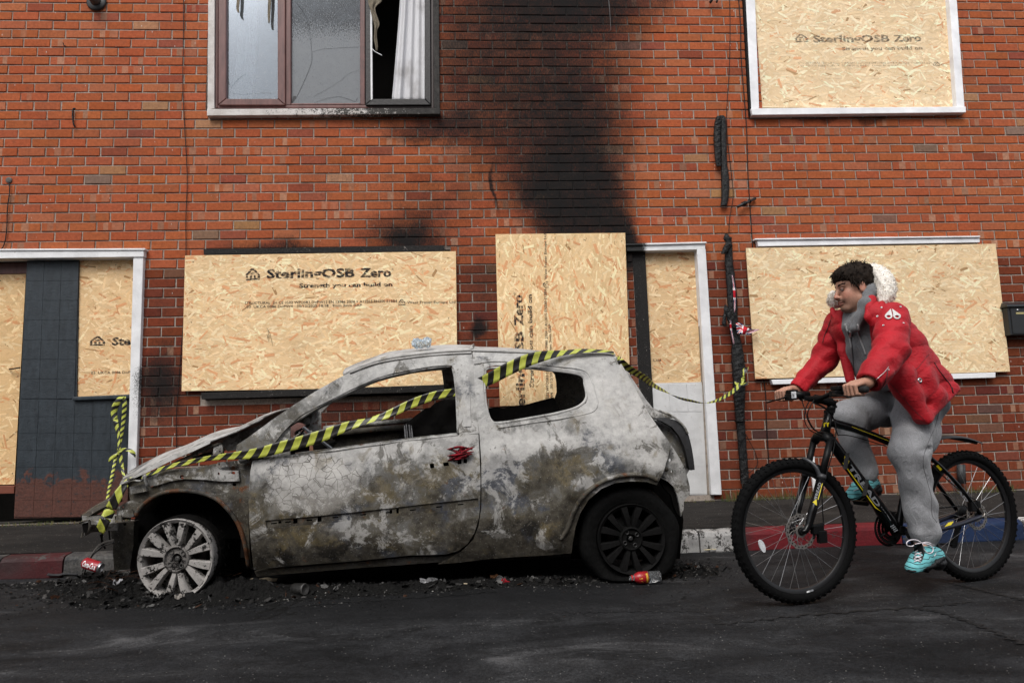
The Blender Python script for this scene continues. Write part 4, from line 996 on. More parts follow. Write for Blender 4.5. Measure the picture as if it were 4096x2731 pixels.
# door ------------------------------------------------------------
door_out = [k2(85, 702), k2(72, 762), k2(63, 900), k2(66, 1050), k2(78, 1200), k2(92, 1322), k2(215, 1308), k2(400, 1293), k2(700, 1271), k2(980, 1240), k2(1190, 1234), k2(1260, 1214), k2(1310, 1178), k2(1352, 1110), k2(1376, 1030), k2(1384, 960), k2(1386, 800), k2(1381, 680), k2(1374, 549),
            k2(1255, 556), k2(1110, 571), k2(980, 587), k2(700, 624), k2(480, 652), k2(320, 674), k2(180, 686)]
rub = [k2(158, 1042), k2(300, 1030), k2(500, 1012), k2(900, 968), k2(1372, 914), k2(1376, 964), k2(900, 1022), k2(500, 1060), k2(300, 1077), k2(165, 1087)]
holes_h = [[k2(1096, 718), k2(1120, 716), k2(1124, 742), k2(1100, 744)], [k2(1172, 712), k2(1204, 708), k2(1206, 730), k2(1176, 732)], [k2(1254, 696), k2(1276, 694), k2(1278, 718), k2(1256, 722)], [k2(1290, 690), k2(1310, 692), k2(1308, 716), k2(1288, 714)]]
def door_crease(x, z):
    a = S(*k2(500, 795)); b = S(*k2(1385, 700)); zz = a[2] + (b[2] - a[2]) * (x - a[0]) / (b[0] - a[0])
    r = 0.012 * math.exp(-((z - zz) / .035) ** 2) if x > -1.25 else 0
    c = S(*k2(1205, 720)); r += 0.018 * math.exp(-(((x - c[0]) / .11) ** 2 + ((z - c[2]) / .035) ** 2))
    return -r * .5 + (r if False else 0)
door = panel('door', door_out, [rub] + holes_h, ASH, crease=door_crease, dent=.003, step=.04)
bevel(door, .003)
rubp = panel('rub_strip', rub, [[k2(a, b), k2(a + w, b - 2), k2(a + w, b + h - 2), k2(a, b + h)] for a, b, w, h in ((316, 1034, 26, 26), (455, 1020, 24, 30), (868, 982, 14, 22), (906, 974, 14, 28), (232, 1046, 18, 14))] +
             [[k2(a, b), k2(a + 34, b - 3), k2(a + 34, b + 5), k2(a, b + 8)] for a, b in ((190, 1056), (270, 1048), (393, 1038), (540, 1022), (700, 1006), (845, 994), (982, 980), (1132, 962), (1255, 948))], RUSTY, parent=door, off=.010, dent=.001)
panel('door_shell', [k2(110, 720), k2(90, 1300), k2(960, 1225), k2(1180, 1222), k2(1290, 1170), k2(1360, 1040), k2(1365, 575), k2(700, 648)], [], CARBLK, parent=door, off=.055, thick=.01)
strip('belt_flange', [k2(150, 688), k2(320, 674), k2(700, 623), k2(980, 586), k2(1255, 555)], .008, ASHW, door, off=.004)
strip('belt_flange', [k2(330, 662), k2(700, 614), k2(980, 577), k2(1250, 548)], .006, RUSTY, door, off=.05)
# window frame of the door: A-post rail, roof rail and B-post in one frame
win_d = [k2(283, 676), k2(278, 560), k2(300, 497), k2(365, 440), k2(470, 385), k2(660, 290), k2(800, 228), k2(900, 200), k2(1010, 180), k2(1110, 163), k2(1205, 156), k2(1224, 162), k2(1240, 190), k2(1250, 260), k2(1256, 330), k2(1260, 430), k2(1263, 556), k2(980, 590), k2(700, 627), k2(480, 655)]
frame_out = [k2(-5, 612), k2(60, 570), k2(100, 540), k2(200, 466), k2(330, 377), k2(450, 303), k2(560, 240), k2(650, 192), k2(800, 137), k2(900, 118), k2(1000, 105), k2(1100, 94), k2(1200, 86), k2(1334, 80), k2(1352, 170), k2(1358, 330), k2(1366, 450), k2(1377, 545), k2(1263, 556)] + win_d[-1:-4:-1][::-1][0:0] + [k2(1260, 430), k2(1256, 330), k2(1250, 260), k2(1240, 190), k2(1224, 162), k2(1205, 156), k2(1110, 163), k2(1010, 180), k2(900, 200), k2(800, 228), k2(660, 290), k2(470, 385), k2(365, 440), k2(300, 497), k2(262, 535), k2(180, 640), k2(110, 690), k2(20, 690), k2(-10, 660)]
ASHP = m_burnt('burnt_steel_pillar', -0.03, -0.02, 0.0)
fr = panel('door_pillar', frame_out, [], ASHP, step=.03, off=.004, thick=.03, dent=.002); bevel(fr, .006)
strip('window_flange', [k2(300, 500), k2(470, 392), k2(660, 298), k2(800, 236), k2(1010, 188), k2(1205, 163), k2(1232, 185), k2(1246, 270), k2(1256, 430), k2(1260, 545)], .010, RUSTY, fr, off=.02)
strip('window_flange', [k2(360, 455), k2(520, 375), k2(660, 308), k2(800, 246), k2(1000, 198), k2(1190, 176)], .007, ASHW, fr, off=.045)
strip('roof_gutter', [k2(640, 200), k2(800, 144), k2(1000, 112), k2(1200, 93), k2(1335, 87)], .006, ASHQ, fr, off=-.002)
# B-post recess
panel('post_pressing', [k2(1285, 250), k2(1322, 250), k2(1332, 505), k2(1290, 508)], [], ASHQ, parent=fr, off=-.001, thick=.004)
# rear quarter ------------------------------------------------------
win_q = [k3(118, 225), k3(124, 190), k3(142, 167), k3(190, 157), k3(330, 163), k3(480, 176), k3(600, 190), k3(672, 204), k3(690, 225), k3(706, 280), k3(716, 340), k3(706, 372), k3(660, 404), k3(540, 440), k3(400, 466), k3(215, 495), k3(172, 486), k3(146, 450), k3(128, 385), k3(118, 290)]
arch = [k3(622, 1228), k3(628, 1170), k3(644, 1080), k3(672, 1000), k3(720, 922), k3(790, 862), k3(870, 828), k3(960, 818), k3(1050, 822), k3(1108, 840)]
quarter = [k3(57, 82), k3(300, 90), k3(480, 98), k3(640, 96), k3(800, 96), k3(878, 108), k3(900, 140), k3(940, 208), k3(985, 290), k3(1030, 372), k3(1062, 430), k3(1090, 470), k3(1130, 530), k3(1188, 610), k3(1172, 680), k3(1146, 752), k3(1124, 800)] + arch[::-1] + [k3(500, 1238), k3(300, 1250), k3(150, 1262), k3(-20, 1282), k3(-140, 1290), k3(-60, 1252), k3(0, 1214), k3(62, 1152), k3(92, 1072), k3(108, 962), k3(108, 800), k3(107, 700), k3(96, 545), k3(78, 420), k3(70, 300), k3(62, 150)]
def q_crease(x, z):
    # flared wheel arch, window surround pressed in, shoulder line
    c = np.array([XR, .27]); r = math.hypot(x - c[0], z - c[1]); d = -0.022 * math.exp(-((r - .40) / .05) ** 2) if z > .2 else 0
    a = S(*k3(250, 660)); b = S(*k3(900, 590)); zz = a[2] + (b[2] - a[2]) * (x - a[0]) / (b[0] - a[0]); d += -0.010 * math.exp(-((z - zz) / .03) ** 2)
    e = S(*k3(110, 930)); f = S(*k3(480, 885)); zz = e[2] + (f[2] - e[2]) * (x - e[0]) / (f[0] - e[0])
    if x < f[0]: d += 0.010 * math.exp(-((z - zz) / .016) ** 2)
    return d
qp = panel('rear_quarter_panel', quarter, [win_q], ASHQ, crease=q_crease, step=.036, thick=.012, dent=.003); bevel(qp, .004)
strip('arch_lip', [k3(560, 1150), k3(600, 1085), k3(630, 1000), k3(672, 925), k3(738, 858), k3(830, 806), k3(940, 782), k3(1050, 786), k3(1112, 812)], .013, RUSTY, qp, off=-.012, n=50)
strip('window_flange', [k3(128, 215), k3(150, 176), k3(330, 172), k3(480, 184), k3(670, 212), k3(698, 270), k3(706, 345), k3(655, 396), k3(540, 431), k3(400, 457), k3(215, 486), k3(160, 470), k3(134, 385), k3(126, 290), k3(128, 215)], .009, ASHW, qp, off=.012, n=70)
strip('window_flange', [k3(66, 150), k3(200, 135), k3(420, 152), k3(560, 166), k3(690, 186), k3(735, 240), k3(760, 320), k3(770, 380), k3(735, 425), k3(600, 455), k3(400, 485), k3(200, 515)], .006, ASHW, qp, off=.001, n=60)
# sill under the door
sp = panel('sill', [k2(96, 1332), k2(215, 1318), k2(400, 1303), k2(700, 1281), k2(980, 1250), k2(1190, 1246), k2(1262, 1228), k2(1300, 1262), k2(1100, 1282), k2(830, 1303), k2(400, 1336), k2(250, 1348), k2(110, 1362)], [], SOOTY, off=.02, thick=.06); bevel(sp, .008)
# roof ---------------------------------------------------------------
rail = [k2(600, 212), k2(650, 188), k2(720, 162), k2(800, 134), k2(900, 115), k2(1000, 102), k2(1100, 91), k2(1200, 83), k2(1340, 77), k3(57, 78), k3(300, 86), k3(480, 94), k3(640, 94), k3(800, 94), k3(872, 104)]
RP = smooth_path([S(x, y, .004) for x, y in rail], 46); V = []; nu = 25
for i, p in enumerate(RP):
    w = YC - p[1]; t = i / (len(RP) - 1)
    for k in range(nu):
        u = -1 + 2 * k / (nu - 1); crown = 0.060 * math.sin(math.pi * min(1, t * 1.0 + .16) ** .8) ** .6 * (1 - abs(u) ** 2.6) if t < .999 else .03 * (1 - u * u)
        V.append((p[0] - (0.06 * (1 - u * u) if t < .15 else 0) * (1 - t / .15) + .03 * (1 - u * u) * t, YC + u * w, p[2] + rz(YC + u * w) + crown + .004 * math.sin(p[0] * 14 + u * 5) * (1 - u * u)))
F = [(i * nu + k, i * nu + k + 1, (i + 1) * nu + k + 1, (i + 1) * nu + k) for i in range(len(RP) - 1) for k in range(nu - 1)]
rf = mk('roof', V, [f[::-1] for f in F], ASHW, CAR, smooth=True); sm = rf.modifiers.new('thick', 'SOLIDIFY'); sm.thickness = .012; sm.offset = -1
# far side of the shell
panel('side_panel', [k2(85, 702), k2(92, 1322), k2(700, 1271), k2(1190, 1234), k2(1390, 1250), k3(600, 1220), arch[2], arch[4], arch[6], arch[9], k3(1188, 640), k3(1090, 560), k3(150, 590), k2(1374, 590), k2(700, 624)], [], SOOTY, mirror=True, off=.01, thick=.05, step=.09)
o_ = panel('side_panel', frame_out, [], RUSTY, mirror=True, off=.004, thick=.04, step=.06); o_.location.x -= .14
panel('side_panel', [k3(57, 82), k3(300, 90), k3(480, 98), k3(640, 96), k3(800, 96), k3(878, 108), k3(940, 208), k3(1030, 372), k3(1090, 475), k3(600, 600), k3(150, 600), k3(90, 600), k3(70, 300)], [win_q[:10] + [k3(716, 360), k3(700, 420), k3(640, 470), k3(520, 515), k3(380, 545), k3(215, 565), k3(160, 560), k3(135, 520)] + win_q[-2:]], SOOTY, mirror=True, off=.004, thick=.03, step=.06)
# bulkhead, floor, back panel, parcel shelf, seat remains: burnt inner structure
q = MB(); q.box((-1.30, Y0 + .12, .20), (1.06, 2 * YC - Y0 - .12, .24)); q.build('floor_pan', CARBLK, CAR)
q = MB(); q.box((-1.33, Y0 + .12, .20), (-1.29, 2 * YC - Y0 - .12, .80)); q.build('bulkhead', CARBLK, CAR)
q = MB(); V = []
for i in range(15):
    for k in range(15):
        u, v = i / 14, k / 14; V.append((0.05 + .95 * u, Y0 + .16 + (CARW - .32) * v, 0.66 + .10 * v + .03 * math.sin(u * 9 + v * 5) + .05 * u))
q.add(V, [(i * 15 + k, (i + 1) * 15 + k, (i + 1) * 15 + k + 1, i * 15 + k + 1) for i in range(14) for k in range(14)]); q.build('parcel_shelf', CARBLK, CAR, True)
q = MB(); q.box((1.02, Y0 + .14, .25), (1.06, 2 * YC - Y0 - .14, .93)); q.build('rear_bulkhead', CARBLK, CAR)
far = 2 * YC - Y0
q = MB(); q.tube([at(*k2(490, 520), far - .1), at(*k2(760, 492), far - .085), at(*k2(1200, 455), far - .09)], .022, 8, jit=.08); q.build('door_beam', RUSTY, CAR, True)
q = MB(); q.tube([at(*k2(490, 552), far - .12), at(*k2(760, 526), far - .105), at(*k2(1200, 490), far - .11)], .026, 8, jit=.08); q.build('door_beam', SOOTY, CAR, True)
# mirror bracket on the far A-post with lightening holes
A = lambda x, y, Y: at(*k2(x, y), Y)
YF = far - .10
panel('mirror_bracket', [tuple(A(375, 540, YF)[[0, 2]]), tuple(A(378, 470, YF)[[0, 2]]), tuple(A(400, 425, YF)[[0, 2]]), tuple(A(440, 385, YF)[[0, 2]]), tuple(A(476, 375, YF)[[0, 2]]), tuple(A(478, 560, YF)[[0, 2]])],
      [[tuple(A(416 + 11 * math.cos(t), 454 + 13 * math.sin(t), YF)[[0, 2]]) for t in np.linspace(0, 6.28, 9)[:-1]], [tuple(A(x, y, YF)[[0, 2]]) for x, y in ((428, 484), (440, 484), (440, 494), (428, 494))]], RUSTY, fnY=lambda x, z: YF, trace=False, step=.03)
# near side bracket under the A-post
NP = lambda x, y: tuple(S(*k2(x, y), .03)[[0, 2]])
panel('post_bracket', [NP(108, 690), NP(175, 600), NP(232, 545), NP(258, 508), NP(298, 505), NP(300, 670)], [[NP(186, 588), NP(206, 580), NP(212, 600), NP(192, 610)], [NP(222, 546), NP(236, 543), NP(238, 560), NP(224, 564)]], ASHW, fnY=lambda x, z: carY(x, z) + .03, trace=False, step=.03, thick=.02)
# steering column and dash struts
q = MB(); q.tube([A(375, 510, Y0 + .38), A(430, 556, Y0 + .40), A(480, 590, Y0 + .42), A(535, 632, Y0 + .44)], .016, 6, flat=.6); q.build('steering_column', plain('zinc_strut', (.16, .17, .19), .5, .4, .4), CAR)
q = MB(); q.tube([A(440, 640, Y0 + .5), A(500, 620, Y0 + .5), A(560, 592, Y0 + .5)], [.035, .03, .014], 8, jit=.12); q.build('column_shroud', CARBLK, CAR)
q = MB(); q.lathe([(-.03, .02), (-.03, .06), (-.01, .075), (.02, .07), (.03, .05), (.03, .02)], A(345, 548, Y0 + .62), (.3, -1, .2), 18); q.build('blower_motor', plain('burnt_copper', (.10, .045, .038), .7, .3, .5, 50), CAR, True)
for i in range(9):
    q = MB(); a = A(320 + U(-10, 60), 545 + U(-15, 60), Y0 + .55); q.tube([a, a + np.array([U(-.05, .08), U(-.05, .05), U(-.04, .05)]), a + np.array([U(-.08, .14), U(-.05, .05), U(-.08, .03)])], U(.004, .009), 5); q.build('loom_wire', CARBLK if i % 2 else RUSTY, CAR)
q = MB(); q.tube([(-1.12, Y0 + .2, .82), (-1.14, YC, .84), (-1.12, far - .2, .82)], .03, 8, jit=.1); q.build('dash_beam', SOOTY, CAR, True)
# seat back: charred ragged slab just inside the window
yS = Y0 + .22
seat = [(943, 505), (948, 492), (985, 470), (1010, 448), (1040, 425), (1075, 402), (1100, 398), (1125, 372), (1150, 362), (1180, 352), (1215, 354), (1245, 352), (1262, 366), (1268, 385), (1262, 450), (1258, 580), (980, 590), (972, 560), (958, 540), (950, 520)]
panel('seat_back', [tuple(at(*k2(x, y), yS)[[0, 2]]) for x, y in seat], [], CARBLK, fnY=lambda x, z: yS + .015 * math.sin(x * 40) * math.sin(z * 35), trace=False, step=.03, thick=.10, dent=.008)
q = MB()
for x in (952, 962, 978, 990): q.tube([at(*k2(x, 500 + U(-8, 15)), yS - .012), at(*k2(x + 6, 560), yS - .016), at(*k2(x + 10, 592), yS - .016)], [.003, .005, .002], 6, jit=.4)
tag(q.build('melted_drip', plain('melted_plastic', (.16, .16, .165), .4, .4, .6, 60), CAR), kind='stuff')
yQ = Y0 + .30
panel('seat_back', [tuple(at(*k3(x, y), yQ)[[0, 2]]) for x, y in ((140, 520), (150, 402), (200, 395), (235, 402), (300, 388), (360, 382), (420, 365), (470, 352), (520, 340), (560, 420), (560, 520))], [], CARBLK, fnY=lambda x, z: yQ, trace=False, step=.04, thick=.05)

# front: bonnet, inner wing, arch, crossmember ---------------------------
bon = [k1(242, 868), k1(300, 836), k1(400, 782), k1(470, 744), k1(550, 703), k1(640, 668), k1(740, 634), k1(860, 578), k1(1000, 524)]
BP = smooth_path([S(x, y, .03) for x, y in bon], 40); V = []; nu = 17
for i, p in enumerate(BP):
    t = i / (len(BP) - 1); w = YC - p[1]
    for k in range(nu):
        u = -1 + 2 * k / (nu - 1)
        V.append((p[0] - .16 * (1 - u * u) * (1 - t), YC + u * w, p[2] + rz(YC + u * w) + .045 * (1 - u * u) - .055 * (1 - t) * max(0, .0) + .006 * math.sin(p[0] * 22 + 3 * u)))
F = [(i * nu + k, i * nu + k + 1, (i + 1) * nu + k + 1, (i + 1) * nu + k) for i in range(len(BP) - 1) for k in range(nu - 1)]
bo = mk('bonnet', V, [f[::-1] for f in F], ASHW, CAR, smooth=True); sm = bo.modifiers.new('thick', 'SOLIDIFY'); sm.thickness = .01; sm.offset = -1
# bonnet edge: tapering folded skin seen from the side
lo = [k1(244, 873), k1(300, 845), k1(400, 800), k1(470, 766), k1(550, 727), k1(640, 690), k1(735, 645)]
up = [k1(242, 866), k1(300, 834), k1(400, 780), k1(470, 742), k1(550, 701), k1(640, 666), k1(740, 632)]
panel('bonnet_edge', up + lo[::-1], [], m_burnt('burnt_steel_edge', .16, -.06, -.05), parent=bo, off=.022, thick=.01, step=.03, dent=.001)
panel('bonnet_frame', [k1(262, 874), k1(400, 812), k1(550, 742), k1(740, 652), k1(800, 640), k1(740, 668), k1(560, 760), k1(430, 820), k1(300, 872)], [], SOOTY, parent=bo, off=.05, thick=.02, step=.04)
wing = [k1(288, 884), k1(330, 856), k1(395, 838), k1(440, 806), k1(490, 788), k1(560, 779), k1(655, 774), k1(760, 756), k1(890, 740), k1(935, 735), k1(956, 735), k1(950, 900), k1(946, 1040), k1(950, 1180), k1(962, 1330), k1(940, 1320), k1(925, 1215), k1(900, 1120), k1(862, 1050), k1(800, 978), k1(740, 938), k1(680, 918), k1(600, 908), k1(520, 910), k1(450, 926), k1(395, 958), k1(345, 1005), k1(322, 1048), k1(232, 1042), k1(226, 996), k1(300, 955), k1(292, 915)]
circ = lambda cx, cy, rx, ry, n=10: [k1(cx + rx * math.cos(2 * math.pi * i / n), cy + ry * math.sin(2 * math.pi * i / n)) for i in range(n)]
wg = panel('inner_wing', wing, [circ(584, 830, 12, 12), circ(415, 874, 13, 9), circ(862, 805, 13, 9), circ(783, 809, 6, 9), circ(869, 868, 12, 10), circ(260, 992, 7, 5), circ(830, 765, 5, 5)], RUSTY, off=.05, thick=.012, step=.03, dent=.006); bevel(wg, .004)
rail_m = m_burnt('burnt_steel_rail', -0.02, .04, 0.0)
rl = panel('wing_rail', [k1(395, 842), k1(445, 812), k1(500, 796), k1(570, 787), k1(660, 783), k1(760, 770), k1(800, 790), k1(890, 795), k1(898, 850), k1(800, 852), k1(700, 842), k1(600, 838), k1(520, 850), k1(450, 872), k1(410, 880)], [circ(584, 828, 12, 12), circ(862, 806, 12, 8), circ(783, 810, 6, 8)], rail_m, parent=wg, off=.030, thick=.02, step=.03, dent=.003); bevel(rl, .005)
panel('wing_bracket', [k1(776, 748), k1(880, 738), k1(884, 768), k1(780, 776)], [circ(866, 748, 5, 5), circ(792, 757, 5, 5)], RUSTY, parent=wg, off=.02, thick=.012, step=.03)
strip('arch_lip', [k1(330, 1040), k1(352, 1000), k1(400, 956), k1(455, 922), k1(520, 906), k1(600, 903), k1(680, 913), k1(745, 934), k1(805, 974), k1(868, 1048), k1(905, 1120), k1(930, 1215), k1(946, 1320)], .012, m_burnt('burnt_steel_orange', -.18, .22, 0), wg, off=.045, n=60)
panel('bracket', [k1(298, 882), k1(380, 866), k1(392, 905), k1(302, 922)], [], ASHW, parent=wg, off=.02, thick=.015)
for a in ([k1(275, 866), k1(320, 848), k1(365, 848), k1(380, 815), k1(384, 845), k1(394, 880)], [k1(288, 842), k1(320, 835)]): strip('bent_flap', a, .012, ASHW, wg, off=-.01, jit=.25, flat=.4, n=14)
panel('bracket', [k1(218, 1040), k1(252, 1036), k1(256, 1072), k1(222, 1076)], [[k1(222, 1044), k1(236, 1043), k1(237, 1058), k1(223, 1059)]], rail_m, parent=wg, off=.02, thick=.012)
panel('flange', [k1(228, 1012), k1(310, 1002), k1(322, 1040), k1(300, 1050), k1(232, 1040)], [], ASHW, parent=wg, off=.03, thick=.01)
# inner well behind the wheel
wl = panel('wheel_well', [k1(330, 1040), k1(400, 950), k1(520, 900), k1(680, 905), k1(800, 965), k1(880, 1060), k1(950, 1330), k1(960, 1400), k1(300, 1400)], [], CARBLK, off=.45, thick=.02, step=.08)
for side in (Y0 + .06,):
    P = [S(*p, .05) for p in (k1(330, 1040), k1(400, 950), k1(520, 903), k1(680, 910), k1(800, 972), k1(880, 1070), k1(940, 1310))]; V = []
    for p in P: V += [p, p + np.array([0, .42, 0])]
    mk('well_liner', V, [(2 * i, 2 * i + 1, 2 * i + 3, 2 * i + 2) for i in range(len(P) - 1)], SOOTY, CAR)
# bulkhead scraps between bonnet and A-post
for i, (pts, mt) in enumerate((([k1(745, 690), k1(760, 655), k1(790, 640), k1(806, 660), k1(802, 705), k1(770, 712)], RUSTY), ([k1(800, 640), k1(840, 600), k1(920, 580), k1(1010, 545), k1(1000, 590), k1(930, 640), k1(880, 680), k1(830, 690)], rail_m), ([k1(640, 722), k1(690, 700), k1(745, 690), k1(742, 720), k1(660, 740)], RUSTY), ([k1(835, 610), k1(940, 566), k1(990, 560), k1(900, 604)], m_burnt('burnt_orange', -.1, .25, 0)))):
    panel('bulkhead_scrap', pts, [], mt, off=.10 + .04 * i, thick=.03, step=.03, dent=.012)
hg = panel('hinge', [k1(752, 700), k1(758, 655), k1(778, 642), k1(802, 652), k1(806, 690), k1(780, 708)], [circ(780, 655, 6, 6), circ(790, 688, 5, 5)], RUSTY, off=.06, thick=.015, step=.02, dent=.004)
strip('scuttle_edge', [k1(935, 732), k1(900, 742), k1(960, 690), k1(1010, 655)], .012, ASHW, CAR, off=.02, jit=.2, n=16)
# front crossmember and bumper beam
yb = Y0 + .10
q = MB()
P0 = [at(*k1(x, y), yb) for x, y in ((38, 1078), (68, 1050), (130, 1046), (230, 1028), (250, 1100), (160, 1128), (90, 1122), (58, 1110))]
beam = MB(); Vb = []
for (ca, cb, ra) in (((60, 1090), (60, 1090), .045),): pass
beam.tube([at(*k1(44, 1092), yb - .02), at(*k1(90, 1082), yb), at(*k1(150, 1080), yb + .03), at(*k1(235, 1072), yb + .06)], [.062, .054, .050, .050], 6, jit=.08)
bm = beam.build('bumper_beam', m_burnt('burnt_steel_beam', .12, .0, .0), CAR); bevel(bm, .004)
q = MB(); q.tube([at(*k1(46, 1050), yb - .02), at(*k1(110, 1008), yb + .02), at(*k1(180, 972), yb + .06), at(*k1(245, 938), yb + .10)], [.036, .042, .042, .04], 6, jit=.12, flat=.6); q.build('bumper_beam_skin', m_burnt('burnt_steel_brown', -.04, .08, 0), bm)
q = MB(); Pq = [at(*k1(x, y), yb - .075) for x, y in ((38, 1084), (76, 1072), (78, 1124), (46, 1132))]; q.prism(Pq, (0, .006, 0)); q.build('beam_mouth', CARBLK, bm)
for w_ in (((24, 1078), (40, 1070), (78, 1064)), ((40, 1130), (36, 1158), (52, 1150)), ((78, 1066), (84, 1100), (74, 1128))):
    q = MB(); q.tube([at(*k1(x, y), yb - .08) for x, y in w_], [.008, .012, .008], 6, jit=.3, flat=.5); q.build('torn_edge', SOOTY, bm)
panel('radiator_support', [k1(190, 1085), k1(325, 1068), k1(318, 1200), k1(296, 1330), k1(212, 1338), k1(206, 1200)], [[k1(268, 1078), k1(282, 1077), k1(283, 1091), k1(269, 1092)]], SOOTY, off=.16, thick=.06, step=.04, dent=.006)
for a in (((140, 1140), (150, 1180), (165, 1220)), ((185, 1120), (190, 1170), (210, 1190)), ((150, 1130), (146, 1170), (148, 1210))):
    q = MB(); q.tube([at(*k1(x, y), yb + .02) for x, y in a], .005, 5); q.build('loose_wire', CARBLK, CAR)
q = MB(); q.tube([at(*k1(x, y), yb + .02) for x, y in ((210, 1182), (150, 1205), (100, 1245), (60, 1300), (40, 1340))], .010, 6, jit=.2, flat=.5); q.build('bumper_strip', plain('ashy_plastic', (.10, .095, .09), .8, .2, .5, 30), CAR)
q = MB(); q.box((XF - .28, Y0 + .3, .28), (XF + .42, far - .3, .58)); q.build('engine_block', CARBLK, CAR)

# wheels ---------------------------------------------------------------
def alloy(parent, c, R_, mat, matd, yaw=0.0, phase=0.0, nm='rim', hubm=None):
    ax = np.array([math.sin(yaw), -math.cos(yaw), 0]); e1 = np.array([math.cos(yaw), math.sin(yaw), 0]); e2 = np.array([0, 0, 1.0]); c = np.asarray(c, float)
    P = lambda r, t, d: c + (e1 * math.cos(t) + e2 * math.sin(t)) * r + ax * d
    q = MB(); q.lathe([(-.14, R_ * .90), (-.02, R_ * .885), (.004, R_ * .90), (.012, R_ * .955), (.018, R_ * .985), (.012, R_), (-.01, R_ * 1.0), (-.03, R_ * .95), (-.14, R_ * .95)], c, ax, 64)
    rim = q.build(nm, mat, parent, True); rim.modifiers.new('split', 'EDGE_SPLIT').split_angle = math.radians(40)
    for k in range(6):
        for s in (-1, 1):
            t0 = phase + k * math.pi / 3 + s * math.radians(10.5); t1 = phase + k * math.pi / 3 + s * math.radians(14.5)
            r0, r1 = R_ * .33, R_ * .93; h0, h1 = R_ * .062, R_ * .112; V = []
            for f in np.linspace(0, 1, 5):
                r = r0 + (r1 - r0) * f; t = t0 + (t1 - t0) * f ** .8; h = (h0 + (h1 - h0) * f) / r; d = .012 - .022 * (1 - f) ** 2 * 0 + (.006 * math.sin(f * 3.1)) - .012 * (1 - f)
                V += [P(r, t - h * .78, d), P(r, t + h * .78, d), P(r, t + h, d - .012), P(r, t + h * 1.0, d - .045), P(r, t - h, d - .045), P(r, t - h, d - .012)]
            F = [(i * 6 + j, i * 6 + (j + 1) % 6, (i + 1) * 6 + (j + 1) % 6, (i + 1) * 6 + j) for i in range(4) for j in range(6)]
            mk('spoke', V, F + [(5, 4, 3, 2, 1, 0), tuple(24 + j for j in range(6))], mat, rim)
    q = MB(); q.lathe([(-.05, R_ * .36), (-.012, R_ * .36), (.006, R_ * .335), (.010, R_ * .30), (.006, R_ * .285), (-.004, R_ * .28), (-.006, R_ * .15), (-.004, R_ * .135), (-.030, R_ * .13), (-.032, .001)], c, ax, 40)
    h = q.build('hub', hubm or mat, parent if rim.parent is None else parent, True); h.modifiers.new('split', 'EDGE_SPLIT').split_angle = math.radians(40)
    for k in range(4):
        t = phase + .6 + k * math.pi / 2
        q = MB(); q.lathe([(-.004, R_ * .062), (.001, R_ * .058), (.001, R_ * .045), (-.010, R_ * .04), (-.010, .0005)], P(R_ * .215, t, 0), ax, 14); q.build('wheel_bolt', matd, h, True)
    q = MB(); q.lathe([(-.028, R_ * .07), (-.008, R_ * .065), (-.005, R_ * .04), (-.005, .001)], c, ax, 8); q.build('hub_nut', matd, h)
    q = MB(); q.lathe([(-.075, R_ * .12), (-.07, R_ * .62), (-.085, R_ * .62), (-.09, R_ * .12)], c, ax, 32); q.build('brake_disc', matd, parent)
    return rim
def m_alloy(name, a, b, k):
    m = Mat(name, .75, .07, .0); n = m.noise(14, 6, .72); n2 = m.noise(75, 5, .7)
    c = m.mix(m.rng(m.math('ADD', m.math('MULTIPLY', n, .6), m.math('MULTIPLY', n2, .4)), k, k + .045), a, b)
    c = m.mix(1.0, c, m.ramp(n2, [(.3, .75), (.7, 1.15)]), 'MULTIPLY'); m.color(c); m.bump(n2, .4, .003); return m.m
cF = at(*k1(553, 1274), Y0 + .035); RFR = .2165
wF = bpy.data.objects.new('wheel', None); link(wF, CAR); OFF[wF] = OFF[CAR]; wF['label'] = 'bare pale alloy front wheel without a tyre'
alloy(wF, cF, RFR, m_alloy('ashy_alloy', (.29, .275, .262), (.014, .013, .012), .515), plain('burnt_bolt', (.05, .048, .045), .6, .4, .5), yaw=math.radians(-7), phase=math.radians(94), hubm=m_alloy('sooty_hub', (.15, .14, .132), (.012, .011, .011), .49))
q = MB()
for k in range(120):
    t = U(-1.0, 1.3); r = RFR * U(.98, 1.13); a = cF + np.array([math.cos(t) * r, U(.02, .14), math.sin(t) * r]); q.tube([a, a + np.array([U(-.02, .02), U(-.02, .02), U(-.03, .03)]), a + np.array([U(-.03, .03), U(-.03, .03), U(-.06, .02)])], U(.0006, .0015), 3)
tag(q.build('tyre_wire', CARBLK, wF), kind='stuff')
q = MB(); q.lathe([(.03, RFR * 1.0), (.04, RFR * 1.05), (.10, RFR * 1.06), (.14, RFR * 1.0)], cF, (0, 1, 0), 40); q.build('tyre_remains', CARBLK, wF)
cR = at(*k3(962, 1146), Y0 + .05)
wR = bpy.data.objects.new('wheel', None); link(wR, CAR); OFF[wR] = OFF[CAR]; wR['label'] = 'blackened rear wheel with its collapsed tyre'
DARKAL = m_alloy('sooty_alloy', (.0065, .0063, .0063), (.016, .015, .014), .62)
alloy(wR, cR, .198, DARKAL, plain('sooty_bolt', (.02, .02, .02), .5, .5, .4), yaw=math.radians(2), phase=math.radians(87))
